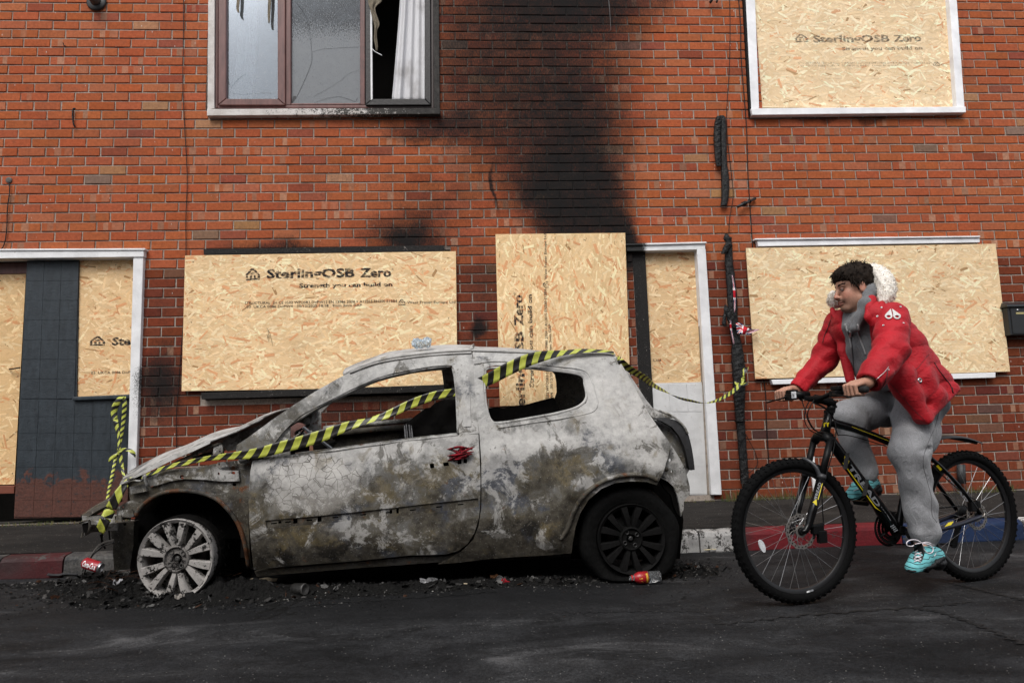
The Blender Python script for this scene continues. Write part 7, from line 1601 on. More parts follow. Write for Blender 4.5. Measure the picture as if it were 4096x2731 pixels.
# saddle, mostly under the jacket
q = MB(); q.tube([B(2080, 932), B(2105, 930), B(2140, 926)], [.02, .045, .07], 14, flat=.5); part('saddle', q, MBLK)
# drivetrain on the far side
q = MB(); cc = bb - BM * .05
def ring(ro, ri_, off, th, teeth):
    V = []; n = teeth * 2
    for k in range(n):
        t = 2 * math.pi * k / n; r = ro - (.006 if k % 2 else 0)
        for rr_, dd in ((r, 0), (ri_, 0), (r, th), (ri_, th)): V.append(bb - BM * (off + dd) + (BD * math.cos(t) + UP * math.sin(t)) * rr_)
    F = []
    for k in range(n):
        j = (k + 1) % n; F += [(4 * k, 4 * j, 4 * j + 1, 4 * k + 1), (4 * k + 2, 4 * k + 3, 4 * j + 3, 4 * j + 2), (4 * k, 4 * k + 2, 4 * j + 2, 4 * j)]
    return V, F
for ro, ri_, of in ((.084, .062, .052), (.064, .046, .046), (.05, .034, .040)): q = MB(); q.add(*ring(ro, ri_, of, .003, 40)); part('chainring', q, MBLK, BIKE, False)
q = MB(); q.lathe([(.058, .082), (.058, .094), (.062, .094), (.062, .082)], bb, -BM, 40); part('chain_guard', q, MBLK)
q = MB()
for k in range(4): t = k * math.pi / 2 + .5; q.tube([bb - BM * .05, bb - BM * .05 + (BD * math.cos(t) + UP * math.sin(t)) * .075], [.014, .008], 8, flat=.5)
part('spider', q, MBLK)
pn = B(2124, 1296, .10); pf_ = B(1988, 1146, -.12)
q = MB(); q.tube([bb + BM * .055, (bb + pn) / 2 + BM * .03, pn + BM * -.035], [.018, .014, .013], 10, flat=.7); part('crank', q, MBLK)
q = MB(); q.tube([bb - BM * .07, pf_ + BM * .03], [.018, .013], 10, flat=.7); part('crank', q, MBLK)
def pedal(p, ax):
    q = MB(); 
    for s in (-1, 1): q.obox(p + ax * .040 * s, BM * .048, ax * .006, np.cross(BM, ax) * .012)
    for s in (-1, 0, 1): q.obox(p + BM * .042 * s, BM * .005, ax * .044, np.cross(BM, ax) * .010)
    q.tube([p - BM * .06, p + BM * .05], .009, 8); bevel(part('pedal', q, MBLK, BIKE, False), .002)
pa = np.array([-.86, -.18, -.42]); pa /= np.linalg.norm(pa); pedal(pn, pa - BM * (pa @ BM)); pedal(pf_, pa - BM * (pa @ BM))
q = MB()
for k, r in enumerate((.052, .047, .042, .036, .031, .026)): q.lathe([(.028 + k * .005, .02), (.028 + k * .005, r), (.030 + k * .005, r), (.030 + k * .005, .02)], cr, -BM, 28)
part('cassette', q, MBLK)
q = MB(); d0 = cr - BM * .06 - UP * .07 - BD * .015; q.lathe([(0, .001), (0, .026), (.012, .026), (.012, .001)], d0, -BM, 16); q.lathe([(0, .001), (0, .026), (.012, .026), (.012, .001)], d0 - UP * .085 - BD * .04, -BM, 16); q.obox((d0 + d0 - UP * .085 - BD * .04) / 2, BM * .004, BD * .018, UP * .06 + BD * .028); q.obox(cr - BM * .065 - UP * .03, BM * .012, BD * .016, UP * .035); part('derailleur', q, MBLK, BIKE, False)
q = MB(); q.tube([bb - BM * .05 + UP * .082, cr - BM * .045 + UP * .045], .004, 5); q.tube([bb - BM * .05 - UP * .082, d0 - UP * .09 - BD * .03], .004, 5); part('chain', q, MBLK)
q = MB(); q.obox(cr + BM * .06 - BD * .045 + UP * .055, BD * .02, BM * .014, UP * .025); q.obox(cr + BM * .062 - BD * .01 + UP * .065, BD * .014, BM * .012, UP * .02); bevel(part('brake_caliper', q, MBLK, BIKE, False), .004)
q = MB(); q.tube(list(smooth_path([cr + BM * .07 - BD * .0 + UP * .075, B(2215, 1132, .07), B(2180, 1105, .07), B(2140, 1068, .06), B(2118, 1045, .05)], 30)), .0028, 6); part('brake_hose', q, MBLK)
q = MB(); q.obox(B(2075, 1180), BD * .022, BM * .022, UP * .012); q.lathe([(-.02, .024), (.02, .024)], B(2074, 1190), UP, 18); part('front_mech', q, STEEL, BIKE, False)
# handlebar, stem, grips, levers, light
BC = B(1872, 915); BC = BC + UP * .0
q = MB(); q.tube([B(1908, 945), B(1911, 928)], [.021, .022], 16); q.tube([B(1911, 930), B(1905, 922), (B(1905, 922) + BC) / 2, BC], [.024, .024, .021, .022], 16); sm_ = part('stem', q, MBLK)
for a, b_ in ((1918, 922), (1917, 934)): q = MB(); q.lathe([(0, .001), (0, .006), (.012, .006), (.012, .001)], B(a, b_, .012), BD, 10); part('stem_bolt', q, BLK, sm_)
hbp = lambda s: BC + SG * s + UP * (.028 * min(1, max(0, (abs(s) - .05) / .1))) + SD * (.02 * max(0, abs(s) - .1) / .2)
q = MB(); q.tube([hbp(s) for s in np.linspace(-.335, .335, 31)], [.0155 if abs(s) < .05 else .0115 for s in np.linspace(-.335, .335, 31)], 14); part('handlebar', q, MBLK)
GRN, GRF = [], []
for s in (1, -1):
    q = MB(); pts = [hbp(s * x) for x in (.205, .21, .33, .336)]; q.tube(pts, [.0165, .0155, .0165, .0165], 16); part('grip', q, plain('grip_rubber', (.012, .012, .012), .75, .3), BIKE)
    c0_ = hbp(s * .175); q = MB(); q.lathe([(-.014, .020), (.014, .020)], c0_, SG, 16); q.obox(c0_ - SD * .022 - UP * .012, SD * .022, SG * .026, UP * .016); q.obox(c0_ - SD * .012 + UP * .016, SD * .018, SG * .030, UP * .010); bevel(part('shifter', q, MBLK, BIKE, False), .004)
    q = MB(); q.tube(list(smooth_path([c0_ - SD * .03 - UP * .005, c0_ - SD * .055 - UP * .018 + SG * s * .03, c0_ - SD * .062 - UP * .026 + SG * s * .09, c0_ - SD * .066 - UP * .034 + SG * s * .145], 14)), [.009] * 4 + [.0075] * 10, 8, flat=.6); part('brake_lever', q, MBLK)
q = MB(); lc = hbp(-.09) + UP * .012; q.tube([lc - SD * .055, lc + SD * .03], [.019, .019], 12); q.lathe([(-.012, .021), (.012, .021)], hbp(-.09), SG, 14); lt = part('bike_light', q, MBLK)
vv = -SD; su = SG
q = MB(); q.obox(lc - SD * .057 + SG * .0, SG * .018, SD * .003, UP * .018); bevel(part('light_lens', q, plain('white_lens', (.62, .63, .65), .25, .5, .2, 200), lt, False), .004); q = MB(); q.lathe([(0, .001), (.0, .007), (-.002, .007)], lc - SD * .061, SD, 12); part('light_bulb', q, plain('lens_grey', (.25, .25, .26), .3), lt)
for pts in ([(1858, 922, .04), (1850, 940, .03), (1848, 965, .02), (1858, 985, .02), (1875, 995, .02), (1893, 1003, .03)], [(1870, 918, .05), (1860, 935, .05), (1855, 955, .04), (1866, 980, .03), (1885, 994, .03), (1920, 998, .02), (1960, 1002, .015), (2040, 1026, .012)], [(1840, 915, -.1), (1850, 945, .0), (1858, 970, .02), (1875, 990, .03), (1910, 997, .03)], [(1855, 918, -.12), (1885, 930, .02), (1905, 945, .05), (1916, 965, .05), (1921, 990, .03), (1925, 1000, .02)]):
    q = MB(); q.tube(list(smooth_path([B(*p) for p in pts], 40)), .0026, 6); part('gear_cable', q, MBLK)
# ------------------------------------------------------------------ the cyclist
PER = thing('person', 'young man in a red padded jacket and grey joggers riding the bicycle', 'person', tuple(B(2062, 1216) * np.array([1, 1, 0])))
wob = lambda X, Y, Z, f, s: np.sin(f * X + s) * np.sin(f * 1.1 * Y + 2 * s) * np.sin(f * .9 * Z + 3 * s)
T0, T1, T2 = B(1990, 742), B(2042, 802), B(2092, 884)
SN, EN, WN = B(2050, 730, .19), B(2046, 805, .27), B(1997, 876, .29)
SF, EF, WFP = B(1927, 742, -.19), B(1893, 826, -.28), B(1832, 894, -.29)
HN, KN, AN = B(2104, 918, .09), B(2088, 1040, .14), B(2121, 1222, .12)
HF, KF, AF = B(2080, 922, -.09), B(1946, 958, -.11), B(1988, 1082, -.10)
HFWD = np.array([-.985, .125, -.12]); HFWD /= np.linalg.norm(HFWD); HLEFT = np.cross(UP, HFWD); HLEFT /= np.linalg.norm(HLEFT); HUP = np.cross(HFWD, HLEFT)
HC = B(1965, 663)
Hp = lambda a, b, c: HC + HFWD * a + HLEFT * b + HUP * c
HM = np.array([HFWD, HLEFT, HUP])
lo = np.array([BC[0] - .45, BC[1] - .55, -.02]); allp = np.array([SN, EN, WN, SF, EF, WFP, HN, KN, AN, HF, KF, AF, HC, T2, hbp(.3), hbp(-.3)])
lo = allp.min(0) - np.array([.16, .16, .20]); hi = allp.max(0) + np.array([.20, .20, .20])
body = SDF(lo, hi, .0036)
# head
E_ = lambda c, r, k=.02, mode='+', M=HM: body.ell(Hp(*c), r, k, mode, M)
E_((-.018, 0, .045), (.096, .075, .082), .02); E_((.030, 0, -.030), (.060, .057, .085), .03); E_((.045, 0, .035), (.048, .060, .050), .02)
for s in (1, -1):
    body.cone(Hp(-.012, .050 * s, -.050), Hp(.068, .022 * s, -.098), .020, .018, .025)
    E_((.055, .038 * s, -.022), (.026, .022, .024), .02)                                   # cheek bone
    body.cone(Hp(.086, .008 * s, .024), Hp(.076, .045 * s, .022), .008, .009, .012)         # brow
E_((.074, 0, -.100), (.020, .024, .016), .018)
for s in (1, -1): E_((.096, .032 * s, .004), (.017, .019, .013), .010, '-')                # eye sockets
body.cone(Hp(.087, 0, .016), Hp(.111, 0, -.030), .0085, .0105, .010); E_((.108, 0, -.033), (.012, .010, .009), .006)
for s in (1, -1): E_((.048, .030 * s, -.050), (.036, .030, .036), .02)
for s in (1, -1): E_((.100, .013 * s, -.036), (.012, .008, .009), .006)
E_((.084, 0, -.052), (.018, .026, .012), .010); E_((.0935, 0, -.0615), (.011, .023, .0060), .004); E_((.0905, 0, -.0725), (.011, .019, .0065), .004)
body.cone(Hp(.106, .018, -.067), Hp(.106, -.018, -.067), .0028, .0028, .002, '-')         # mouth line
for s in (1, -1):
    E_((-.004, .077 * s, -.002), (.019, .0085, .032), .004); E_((-.002, .086 * s, .000), (.011, .006, .020), .004, '-'); E_((-.010, .072 * s, -.004), (.014, .012, .022), .006)
NB = T0 + np.array([0, 0, .10])
body.cone(Hp(-.020, 0, -.070), NB, .052, .060, .03); body.cone(Hp(.02, 0, -.10), NB - BD * .03, .035, .05, .03)
# trunk and limbs under the clothes
for s in (-.08, 0, .08): body.cone(T0 + BM * s, T1 + BM * s, .085, .09, .04); body.cone(T1 + BM * s, T2 + BM * s, .09, .10, .04)
body.cone(T0, NB, .07, .06, .03)
for a, b_, c_ in ((SN, EN, WN), (SF, EF, WFP)): body.cone(T0, a, .06, .055, .03); body.cone(a, b_, .050, .040, .02); body.cone(b_, c_, .038, .027, .02)
for a, b_, c_ in ((HN, KN, AN), (HF, KF, AF)): body.cone(T2, a, .09, .08, .03); body.cone(a, b_, .080, .055, .03); body.cone(b_, c_, .050, .034, .02)
body.cone(AN, B(2118, 1262, .13), .034, .036, .015); body.cone(AF, B(1982, 1105, -.10), .034, .034, .015)
for a, t in ((AN, B(2104, 1298, .15)), (AF, B(1962, 1128, -.10))): body.cone(a - UP * .04, t, .03, .024, .015)
# hands closed round the grips
def hand(center, g, wrist, fwd):
    """g runs along the bar towards the bar end"""
    up = UP; K = []
    for i, o in enumerate((-.034, -.0115, .0115, .033)):
        L = (.95, 1.05, 1.0, .85)[i]; c = center + g * o
        pt = lambda a, r: c + (fwd * math.cos(math.radians(a)) + up * math.sin(math.radians(a))) * r
        kn = pt(112, .036 * L + .003); p1 = pt(35, .037 * L + .002); p2 = pt(-42, .034 * L); p3 = pt(-120, .028)
        body.cone(kn, p1, .0105, .0098, .004); body.cone(p1, p2, .0096, .0088, .002); body.cone(p2, p3, .0086, .0075, .002)
        K.append(kn)
        body.cone(kn, wrist * .72 + (kn) * .28 + up * .002, .0115, .017, .010)
    th = center - g * .045; b0 = wrist * .55 + (center - g * .035) * .45
    tp = lambda a, r: th + (fwd * math.cos(math.radians(a)) + up * math.sin(math.radians(a))) * r
    body.cone(b0, tp(190, .030), .016, .012, .010); body.cone(tp(190, .030), tp(250, .027), .0115, .010, .003); body.cone(tp(250, .027), tp(310, .027) - g * .004, .010, .0085, .002)
    body.cone(wrist, wrist * .6 + (center + up * .02) * .4, .027, .026, .012)
hand(hbp(.270), SG, WN + np.array([-.012, 0, -.008]), -SD); hand(hbp(-.272), -SG, WFP + np.array([-.012, 0, -.004]), -SD)
V, Q = body.mesh(); V = lap(V, Q, 1, .35)
L_ = (V - HC) @ HM.T; a, b_, c_ = L_[:, 0], L_[:, 1], L_[:, 2]
col = np.tile(np.array([.40, .215, .150]), (len(V), 1))
def tint(mask, c):
    global col; m = np.clip(mask, 0, 1)[:, None]; col = col * (1 - m) + np.array(c) * m
g2 = lambda x, s: np.exp(-(x / s) ** 2)
head = (np.abs(a) < .2) & (np.abs(b_) < .12) & (c_ > -.16)
tint(head * g2(a - .07, .035) * g2(np.abs(b_) - .045, .022) * g2(c_ + .03, .025) * .65, (.46, .17, .12)); tint(head * g2(a - .115, .016) * g2(b_, .018) * g2(c_ + .03, .02) * .6, (.47, .17, .12))
tint(head * g2(np.abs(b_) - .08, .018) * g2(a, .03) * g2(c_, .04) * .5, (.47, .18, .13))
st = head * np.clip((-.035 - c_) / .02, 0, 1) * np.clip((a + .0) / .03, 0, 1); tint(st * .22, (.13, .075, .055))
tint(head * g2(c_ + .054, .010) * g2(b_, .036) * (a > .065) * 1.0, (.022, .013, .010)); tint(head * g2(c_ + .100, .017) * g2(b_, .030) * (a > .05) * .75, (.05, .030, .022)); tint(head * g2(np.abs(b_) - .033, .008) * (a > .06) * ((c_ < -.05) & (c_ > -.1)) * .35, (.06, .035, .025))
tint(head * g2(c_ + .0670, .0085) * g2(b_, .022) * (a > .082) * .85, (.36, .115, .095))
tint(head * g2(c_ - .005, .010) * g2(np.abs(b_) - .032, .022) * (a > .06) * .35, (.20, .09, .065))
m_skin = Mat('skin', .55, .35); m_skin.color(m_skin.mix(1.0, m_skin.attr(), m_skin.ramp(m_skin.noise(120, 4, .6), [(.3, .86), (.7, 1.12)]), 'MULTIPLY')); m_skin.b.inputs['Subsurface Weight'].default_value = .08; m_skin.b.inputs['Subsurface Radius'].default_value = (.01, .004, .002); m_skin.bump(m_skin.noise(300, 3), .15, .002)
fast_mesh('body', V, Q, m_skin.m, PER, True, col)
EYW = plain('eye_white', (.24, .20, .18), .2, .5, .05); IRIS = plain('iris', (.03, .016, .010), .1, .5, .1)
for s in (1, -1):
    q = MB(); c0_ = Hp(.0815, .0320 * s, .0035); q.lathe([(-.0115 * math.cos(t), .0115 * math.sin(t)) for t in np.linspace(0.001, math.pi - .001, 12)], c0_, HFWD, 18); ey = q.build('eye', EYW, PER, True)
    gz = HFWD + HLEFT * .15; gz /= np.linalg.norm(gz); q = MB(); q.lathe([(.0095, .0055), (.0112, .0045), (.0118, .001)], c0_, gz, 14); q.build('iris', IRIS, ey, True)
    for z0_, r0, nm in ((.0080, .0030, 'eyelid'),):
        q = MB(); q.tube(list(smooth_path([Hp(.0800, (.0320 - .0145) * s, .003), Hp(.0925, .0320 * s - .004 * s, z0_), Hp(.0895, .0320 * s + .006 * s, z0_), Hp(.0760, (.0320 + .0145) * s, .003)], 10)), r0, 6); q.build(nm, plain('lid_skin', (.24, .115, .08), .55, .3, .1) if z0_ > 0 else plain('under_lid', (.36, .175, .12), .55, .3, .1), PER, True)
# brows, moustache tufts
HAIRM = Mat('dark_brown_hair', .75, .10); HAIRM.color(HAIRM.ramp(HAIRM.noise(60, 4), [(.3, (.006, .0045, .004)), (.7, (.022, .015, .011))])); HAIRM = HAIRM.m
rnd = random.Random(11); q = MB()
for s in (1, -1):
    for i in range(70):
        f = rnd.random(); p = Hp(.0955 - .020 * f ** 1.6, (.012 + .044 * f) * s, .0245 + .005 * math.sin(f * 2.6) + rnd.uniform(-.0035, .0035)); d = HLEFT * s * .010 + HUP * rnd.uniform(-.001, .004) - HFWD * .003
        q.tube([p, p + d * .6 + HFWD * .001, p + d], [.0011, .0009, .0003], 4)
q.build('eyebrow', HAIRM, PER)
q = MB()
for i in range(130):
    f = rnd.uniform(-1, 1); p = Hp(.0985 - .010 * abs(f) ** 2 - .004 * abs(f), .028 * f, -.0525 + rnd.uniform(-.004, .003) - .007 * f * f); d = HLEFT * f * .006 - HUP * .007; q.tube([p, p + d], [.0010, .0003], 4)
for i in range(90):
    f = rnd.uniform(-1, 1); p = Hp(.0925 - .012 * f * f, .020 * f, -.098 + rnd.uniform(-.012, .008)); d = -HUP * .007 + HFWD * .001; q.tube([p, p + d], [.0010, .0003], 4)
tag(q.build('facial_hair', HAIRM, PER), kind='stuff')
# hair: a tousled cap plus loose locks
hs = SDF(HC - .17, HC + .17, .004)
hs.ell(Hp(-.022, 0, .050), (.106, .087, .090), .01, '+', HM); hs.ell(Hp(.030, 0, .082), (.072, .076, .050), .03, '+', HM); hs.ell(Hp(-.052, 0, .015), (.070, .080, .075), .02, '+', HM)
hs.ell(Hp(.085, 0, -.01), (.075, .12, .054), .008, '-', HM); hs.ell(Hp(.075, .0, -.07), (.085, .2, .07), .006, '-', HM); hs.ell(Hp(-.003, .085, -.012), (.024, .03, .036), .006, '-', HM); hs.ell(Hp(-.003, -.085, -.012), (.024, .03, .036), .006, '-', HM); hs.half(Hp(0, 0, -.048), -HUP, HC - .17, HC + .17)
hs.disp(lambda X, Y, Z: .0045 * wob(X, Y, Z, 95, 1.0) + .003 * wob(X, Y, Z, 190, 2.0))
V, Q = hs.mesh(); fast_mesh('hair', V, Q, HAIRM, PER)
q = MB()
def lock(p, d0, L, curl, r=.0030):
    n = 7; pts = [p]; d = np.asarray(d0, float); d /= np.linalg.norm(d); ax = np.array([rnd.gauss(0, 1), rnd.gauss(0, 1), rnd.gauss(0, .6)]); ax /= np.linalg.norm(ax)
    for i in range(n - 1):
        ca = curl / n; d = d * math.cos(ca) + np.cross(ax, d) * math.sin(ca); d = d + np.array([0, 0, -.10]); d /= np.linalg.norm(d); pts.append(pts[-1] + d * L / n)
    q.tube(pts, [r * k for k in (1, 1.05, 1, .9, .75, .5, .15)], 5)
for i in range(900):
    th = rnd.uniform(-math.pi, math.pi); ph = rnd.uniform(.05, 1.15); n_ = np.array([math.cos(th) * math.sin(ph), math.sin(th) * math.sin(ph), math.cos(ph)])
    if n_[0] > .45 and n_[2] < .35: continue
    p = Hp(-.018 + .104 * n_[0], .084 * n_[1], .048 + .086 * n_[2]); nn = HFWD * n_[0] + HLEFT * n_[1] + HUP * n_[2]
    lock(p - nn * .006, nn * rnd.uniform(.1, .5) + HFWD * rnd.uniform(.0, 1.1) + HLEFT * rnd.uniform(-.4, .4), rnd.uniform(.025, .055), rnd.uniform(-4.2, 4.2), rnd.uniform(.0013, .0026))
for i in range(190):                                                   # fringe falling over the forehead
    f = rnd.uniform(-1, 1); p = Hp(.066 + rnd.uniform(-.02, .012) - .02 * f * f, .064 * f, .098 + rnd.uniform(-.02, .015) - .018 * f * f)
    lock(p, HFWD * 1.0 - HUP * rnd.uniform(.1, .7) + HLEFT * (f * .5 + rnd.uniform(-.3, .3)), rnd.uniform(.035, .065), rnd.uniform(-2.0, 2.0), rnd.uniform(.002, .0038))
for i in range(120):                                                   # sides above the ear
    s = rnd.choice((1, -1)); p = Hp(rnd.uniform(-.07, .055), .080 * s, rnd.uniform(.02, .06)); lock(p, -HUP * .9 + HLEFT * s * .22 + HFWD * rnd.uniform(-.3, .35), rnd.uniform(.025, .045), rnd.uniform(-.5, .5), rnd.uniform(.002, .0032))
tag(q.build('hair_locks', HAIRM, PER, True), kind='stuff')

# hoodie -----------------------------------------------------------------
def m_fleece(name, c, sc=220):
    m = Mat(name, .92, .12); n = m.noise(sc, 4, .7); n2 = m.noise(9, 4, .6); m.color(m.mix(1.0, m.mix(1.0, c, m.ramp(n, [(.25, .72), (.75, 1.28)]), 'MULTIPLY'), m.ramp(n2, [(.3, .90), (.7, 1.08)]), 'MULTIPLY'))
    m.b.inputs['Sheen Weight'].default_value = .2; m.bump(m.math('ADD', m.math('MULTIPLY', m.noise(1.0, 5, .6, m.scale(m.pos, (26, 26, 11)), 1.6), 1.0), m.math('MULTIPLY', n, .25)), .7, .014); return m.m
GREY = m_fleece('grey_fleece', (.135, .138, .146)); JOG = m_fleece('grey_jogger_fleece', (.235, .238, .25))
hd = SDF(allp.min(0) - .1, allp.max(0) + .2, .006)
for s in (-.055, 0, .055): hd.cone(B(1982, 742) + BM * s, B(2000, 802) + BM * s, .078, .072, .05); hd.cone(B(2000, 802) + BM * s, B(2020, 862) + BM * s, .072, .075, .05)
hd.cone(B(1998, 632, .02), B(2002, 664, .08), .030, .032, .02); hd.cone(B(2002, 664, .08), B(1988, 702, .105), .032, .034, .02); hd.cone(B(1988, 702, .105), B(1962, 752, .06), .034, .026, .02); hd.cone(B(1945, 716, -.05), B(1956, 760, .0), .014, .018, .02); hd.cone(B(2002, 628, .02), B(1985, 660, -.08), .036, .04, .02)
hd.cone(B(1985, 660, -.08), B(1950, 715, -.09), .04, .028, .02)
hd.cone(Hp(.03, 0, -.15), Hp(-.02, 0, -.12), .030, .055, .01, '-')
hd.disp(lambda X, Y, Z: .004 * wob(X, Y, Z, 40, .7) + .003 * np.sin(70 * (Z + .5 * X) + 3 * np.sin(9 * Y)))
V, Q = hd.mesh(); V = lap(V, Q, 1); hood = fast_mesh('hoodie', V, Q, GREY, PER); BVH_H = BVHTree.FromPolygons(V.tolist(), Q.tolist())
# jacket ----------------------------------------------------------------
def m_jacket():
    m = Mat('red_padded_cotton', .62, .28); n = m.noise(1.0, 5, .62, m.scale(m.pos, (24, 24, 34)), 1.2); n2 = m.noise(420, 3, .6); n3 = m.noise(7, 3, .5)
    m.color(m.mix(1.0, (.36, .0045, .012), m.ramp(n3, [(.3, .84), (.7, 1.14)]), 'MULTIPLY')); m.b.inputs['Sheen Weight'].default_value = .06; m.bump(m.math('ADD', n, m.math('MULTIPLY', n2, .10)), .55, .014); return m.m
RJ = m_jacket(); NECK_B = plain('black_tee', (.008, .009, .009), .9, .1)
jk = SDF(allp.min(0) - .16, allp.max(0) + .22, .006)
for s in (-.09, 0, .085):
    jk.cone(T0 + BM * s, T1 + BM * s - BD * .015, .112, .115, .05); jk.cone(T1 + BM * s - BD * .015, T2 + BM * s + BD * .0, .115, .125, .05)
jk.cone(B(2002, 728, .11), SN - UP * .01, .072, .078, .05); jk.cone(B(1965, 732, -.10), SF, .07, .075, .05)
# skirt, fuller at the back
jk.cone(B(2092, 850, .14), B(2172, 892, .13), .085, .045, .05); jk.cone(B(2092, 860, .0), B(2186, 892, .02), .11, .035, .05); jk.cone(B(2065, 865, .18), B(2120, 962, .215), .080, .034, .03); jk.cone(B(2120, 962, .215), B(2186, 896, .18), .034, .034, .03); jk.cone(B(2105, 870, .17), B(2140, 915, .195), .085, .055, .03); jk.cone(B(2095, 905, .20), B(2150, 905, .20), .04, .04, .03)
# puffer channels across the trunk, slanting down to the front
ax_t = (T2 - T0) / np.linalg.norm(T2 - T0); nrm_t = np.cross(ax_t, BM)
def quilt(X, Y, Z):
    u = (X - T0[0]) * ax_t[0] + (Y - T0[1]) * ax_t[1] + (Z - T0[2]) * ax_t[2]; v = (X - T0[0]) * nrm_t[0] + (Y - T0[1]) * nrm_t[1] + (Z - T0[2]) * nrm_t[2]
    w = (X - T0[0]) * BM[0] + (Y - T0[1]) * BM[1]
    s = np.abs(np.sin(math.pi * (u + .55 * v * np.sign(.02 - v) * 0 + .35 * v + .03 * np.sin(14 * v + 4 * w)) / .118 + .6))
    return np.clip((Z - .93) / .14, .08, 1) * -.0105 * (s ** .40 - .80) + .0045 * wob(X, Y, Z, 24, .4) + .0016 * wob(X, Y, Z, 70, 1.4)
jk.disp(quilt)
# opening down the front
jk.cone(B(1950, 716, .02), B(1958, 800, .02), .088, .100, .012, '-'); jk.cone(B(1958, 800, .02), B(1990, 905, .03), .100, .12, .012, '-')
jk.cone(B(1964, 716, .07), B(1971, 800, .08), .070, .082, .012, '-'); jk.cone(B(1971, 800, .08), B(1986, 890, .08), .082, .105, .012, '-')
# straight hem edge from the waist to the front corner, and the back hem
blo, bhi = allp.min(0) - .2, allp.max(0) + .3
e1_ = B(2118, 973, .22) - B(1984, 862, .22); n1_ = np.cross(BM, e1_); n1_ = n1_ if n1_[2] < 0 else -n1_; jk.half(B(2051, 917, .22), n1_, blo, bhi)
e2_ = B(2200, 893, .18) - B(2125, 973, .22); n2_ = np.cross(BM, e2_); n2_ = n2_ if n2_[0] > 0 else -n2_; jk.half(B(2163, 932, .2), n2_, blo, bhi)
# hollow the skirt
jk.cone(B(2090, 925, .02), B(2160, 935, .02), .10, .10, .01, '-')
# far front panel hanging open beside the hoodie
jk.cone(B(1928, 742, -.15), B(1939, 805, -.12), .034, .034, .03, flat=(BM, .8)); jk.cone(B(1939, 805, -.12), B(1953, 872, -.10), .034, .028, .02, flat=(BM, .8))
# sleeves
sl = SDF(allp.min(0) - .16, allp.max(0) + .22, .006)
sl.cone(SN, EN, .080, .078, .02, quilt=(2.6, .007, .2)); sl.cone(EN, EN + (WN - EN) * .8, .080, .068, .02, quilt=(2.2, .006, .5)); sl.cone(EN + (WN - EN) * .75, WN + (WN - EN) * -.02, .070, .060, .012)
sl.cone(SF, EF, .078, .072, .02, quilt=(3.0, .007, .1)); sl.cone(EF, WFP - (WFP - EF) * .06, .070, .050, .02, quilt=(3.0, .006, .4))
sl.disp(lambda X, Y, Z: .004 * wob(X, Y, Z, 30, .2) + .0035 * np.sin(85 * (Z - .4 * X) + 5 * np.sin(11 * Y + 7 * X)) * np.sin(23 * X + 3))
for w_, e_ in ((WN, EN), (WFP, EF)): sl.half(w_ + (w_ - e_) * .03, w_ - e_, w_ - .12, w_ + .12); sl.cone(w_ - (w_ - e_) * .02, w_ + (w_ - e_) * .2, .040, .045, .006, '-')
V, Q = sl.mesh(); V = lap(V, Q, 1, .4); slv = fast_mesh('sleeve', V, Q, RJ, PER); VJ, QJ = V, Q
V, Q = jk.mesh(); V = lap(V, Q, 1, .4); jkt = fast_mesh('jacket', V, Q, RJ, PER)
BVH_J = BVHTree.FromPolygons(np.vstack([V, VJ]).tolist(), Q.tolist() + (QJ + len(V)).tolist())
# collar flaps
for rows, nm in (([(2003, 690, .12, .030), (2000, 708, .135, .030), (1996, 728, .14, .026), (2003, 745, .14, .015)], 'collar'), ([(2026, 700, .17, .022), (2028, 716, .18, .030), (2024, 730, .18, .022)], 'collar'), ([(1912, 712, -.15, .016), (1916, 722, -.14, .022), (1924, 733, -.12, .024), (1934, 745, -.1, .02)], 'collar'), ([(1985, 655, -.1, .05), (2012, 640, .0, .05), (2030, 668, .09, .05), (2032, 700, .13, .04)], 'hood')):
    c_s = SDF(np.array([B(x, y, o) for x, y, o, r in rows]).min(0) - .1, np.array([B(x, y, o) for x, y, o, r in rows]).max(0) + .1, .005)
    for (x, y, o, r), (x2, y2, o2, r2) in zip(rows[:-1], rows[1:]): c_s.cone(B(x, y, o), B(x2, y2, o2), r, r2, .01, flat=(BM, .7))
    V, Q = c_s.mesh(); fast_mesh(nm, V, Q, RJ, PER)
# front placket of the near side, and the dark tee in the neck of the hoodie
q = MB(); q.tube(list(smooth_path([B(2000, 700, .135), B(2001, 730, .125), B(2004, 765, .10), B(2008, 805, .10), B(2014, 850, .13)], 24)), .017, 10, flat=.55); q.build('placket', RJ, PER, True)
# fur round the hood
fpath = smooth_path([np.append(B(x, y, o), r) for x, y, o, r in ((2030, 694, .16, .026), (2036, 676, .16, .040), (2034, 650, .14, .044), (2022, 632, .10, .042), (2004, 622, .04, .036), (1990, 630, -.05, .03), (1965, 660, -.13, .03), (1930, 690, -.16, .030), (1913, 692, -.165, .026), (1914, 676, -.165, .022))], 90)
FURM = Mat('cream_fur', .85, .15); _dt = FURM.new('ShaderNodeMixShader', {0: .5}); FURM.t.links.new(FURM.new('ShaderNodeBsdfDiffuse', {'Color': FURM.attr()}).outputs[0], _dt.inputs[1]); FURM.t.links.new(FURM.new('ShaderNodeBsdfTranslucent', {'Color': FURM.attr()}).outputs[0], _dt.inputs[2]); FURM.t.links.new(_dt.outputs[0], FURM.t.nodes['Material Output'].inputs['Surface']); q = MB(); rnd = random.Random(3); fc = fpath[:, :3].mean(0)
fs_ = SDF(fpath[:, :3].min(0) - .08, fpath[:, :3].max(0) + .08, .0045)
for k in range(0, 89, 3): fs_.cone(fpath[k, :3], fpath[min(k + 3, 89), :3], fpath[k, 3] * .98, fpath[min(k + 3, 89), 3] * .98, .01)
fs_.disp(lambda X, Y, Z: .0035 * wob(X, Y, Z, 120, .5) + .002 * wob(X, Y, Z, 260, 1.5))
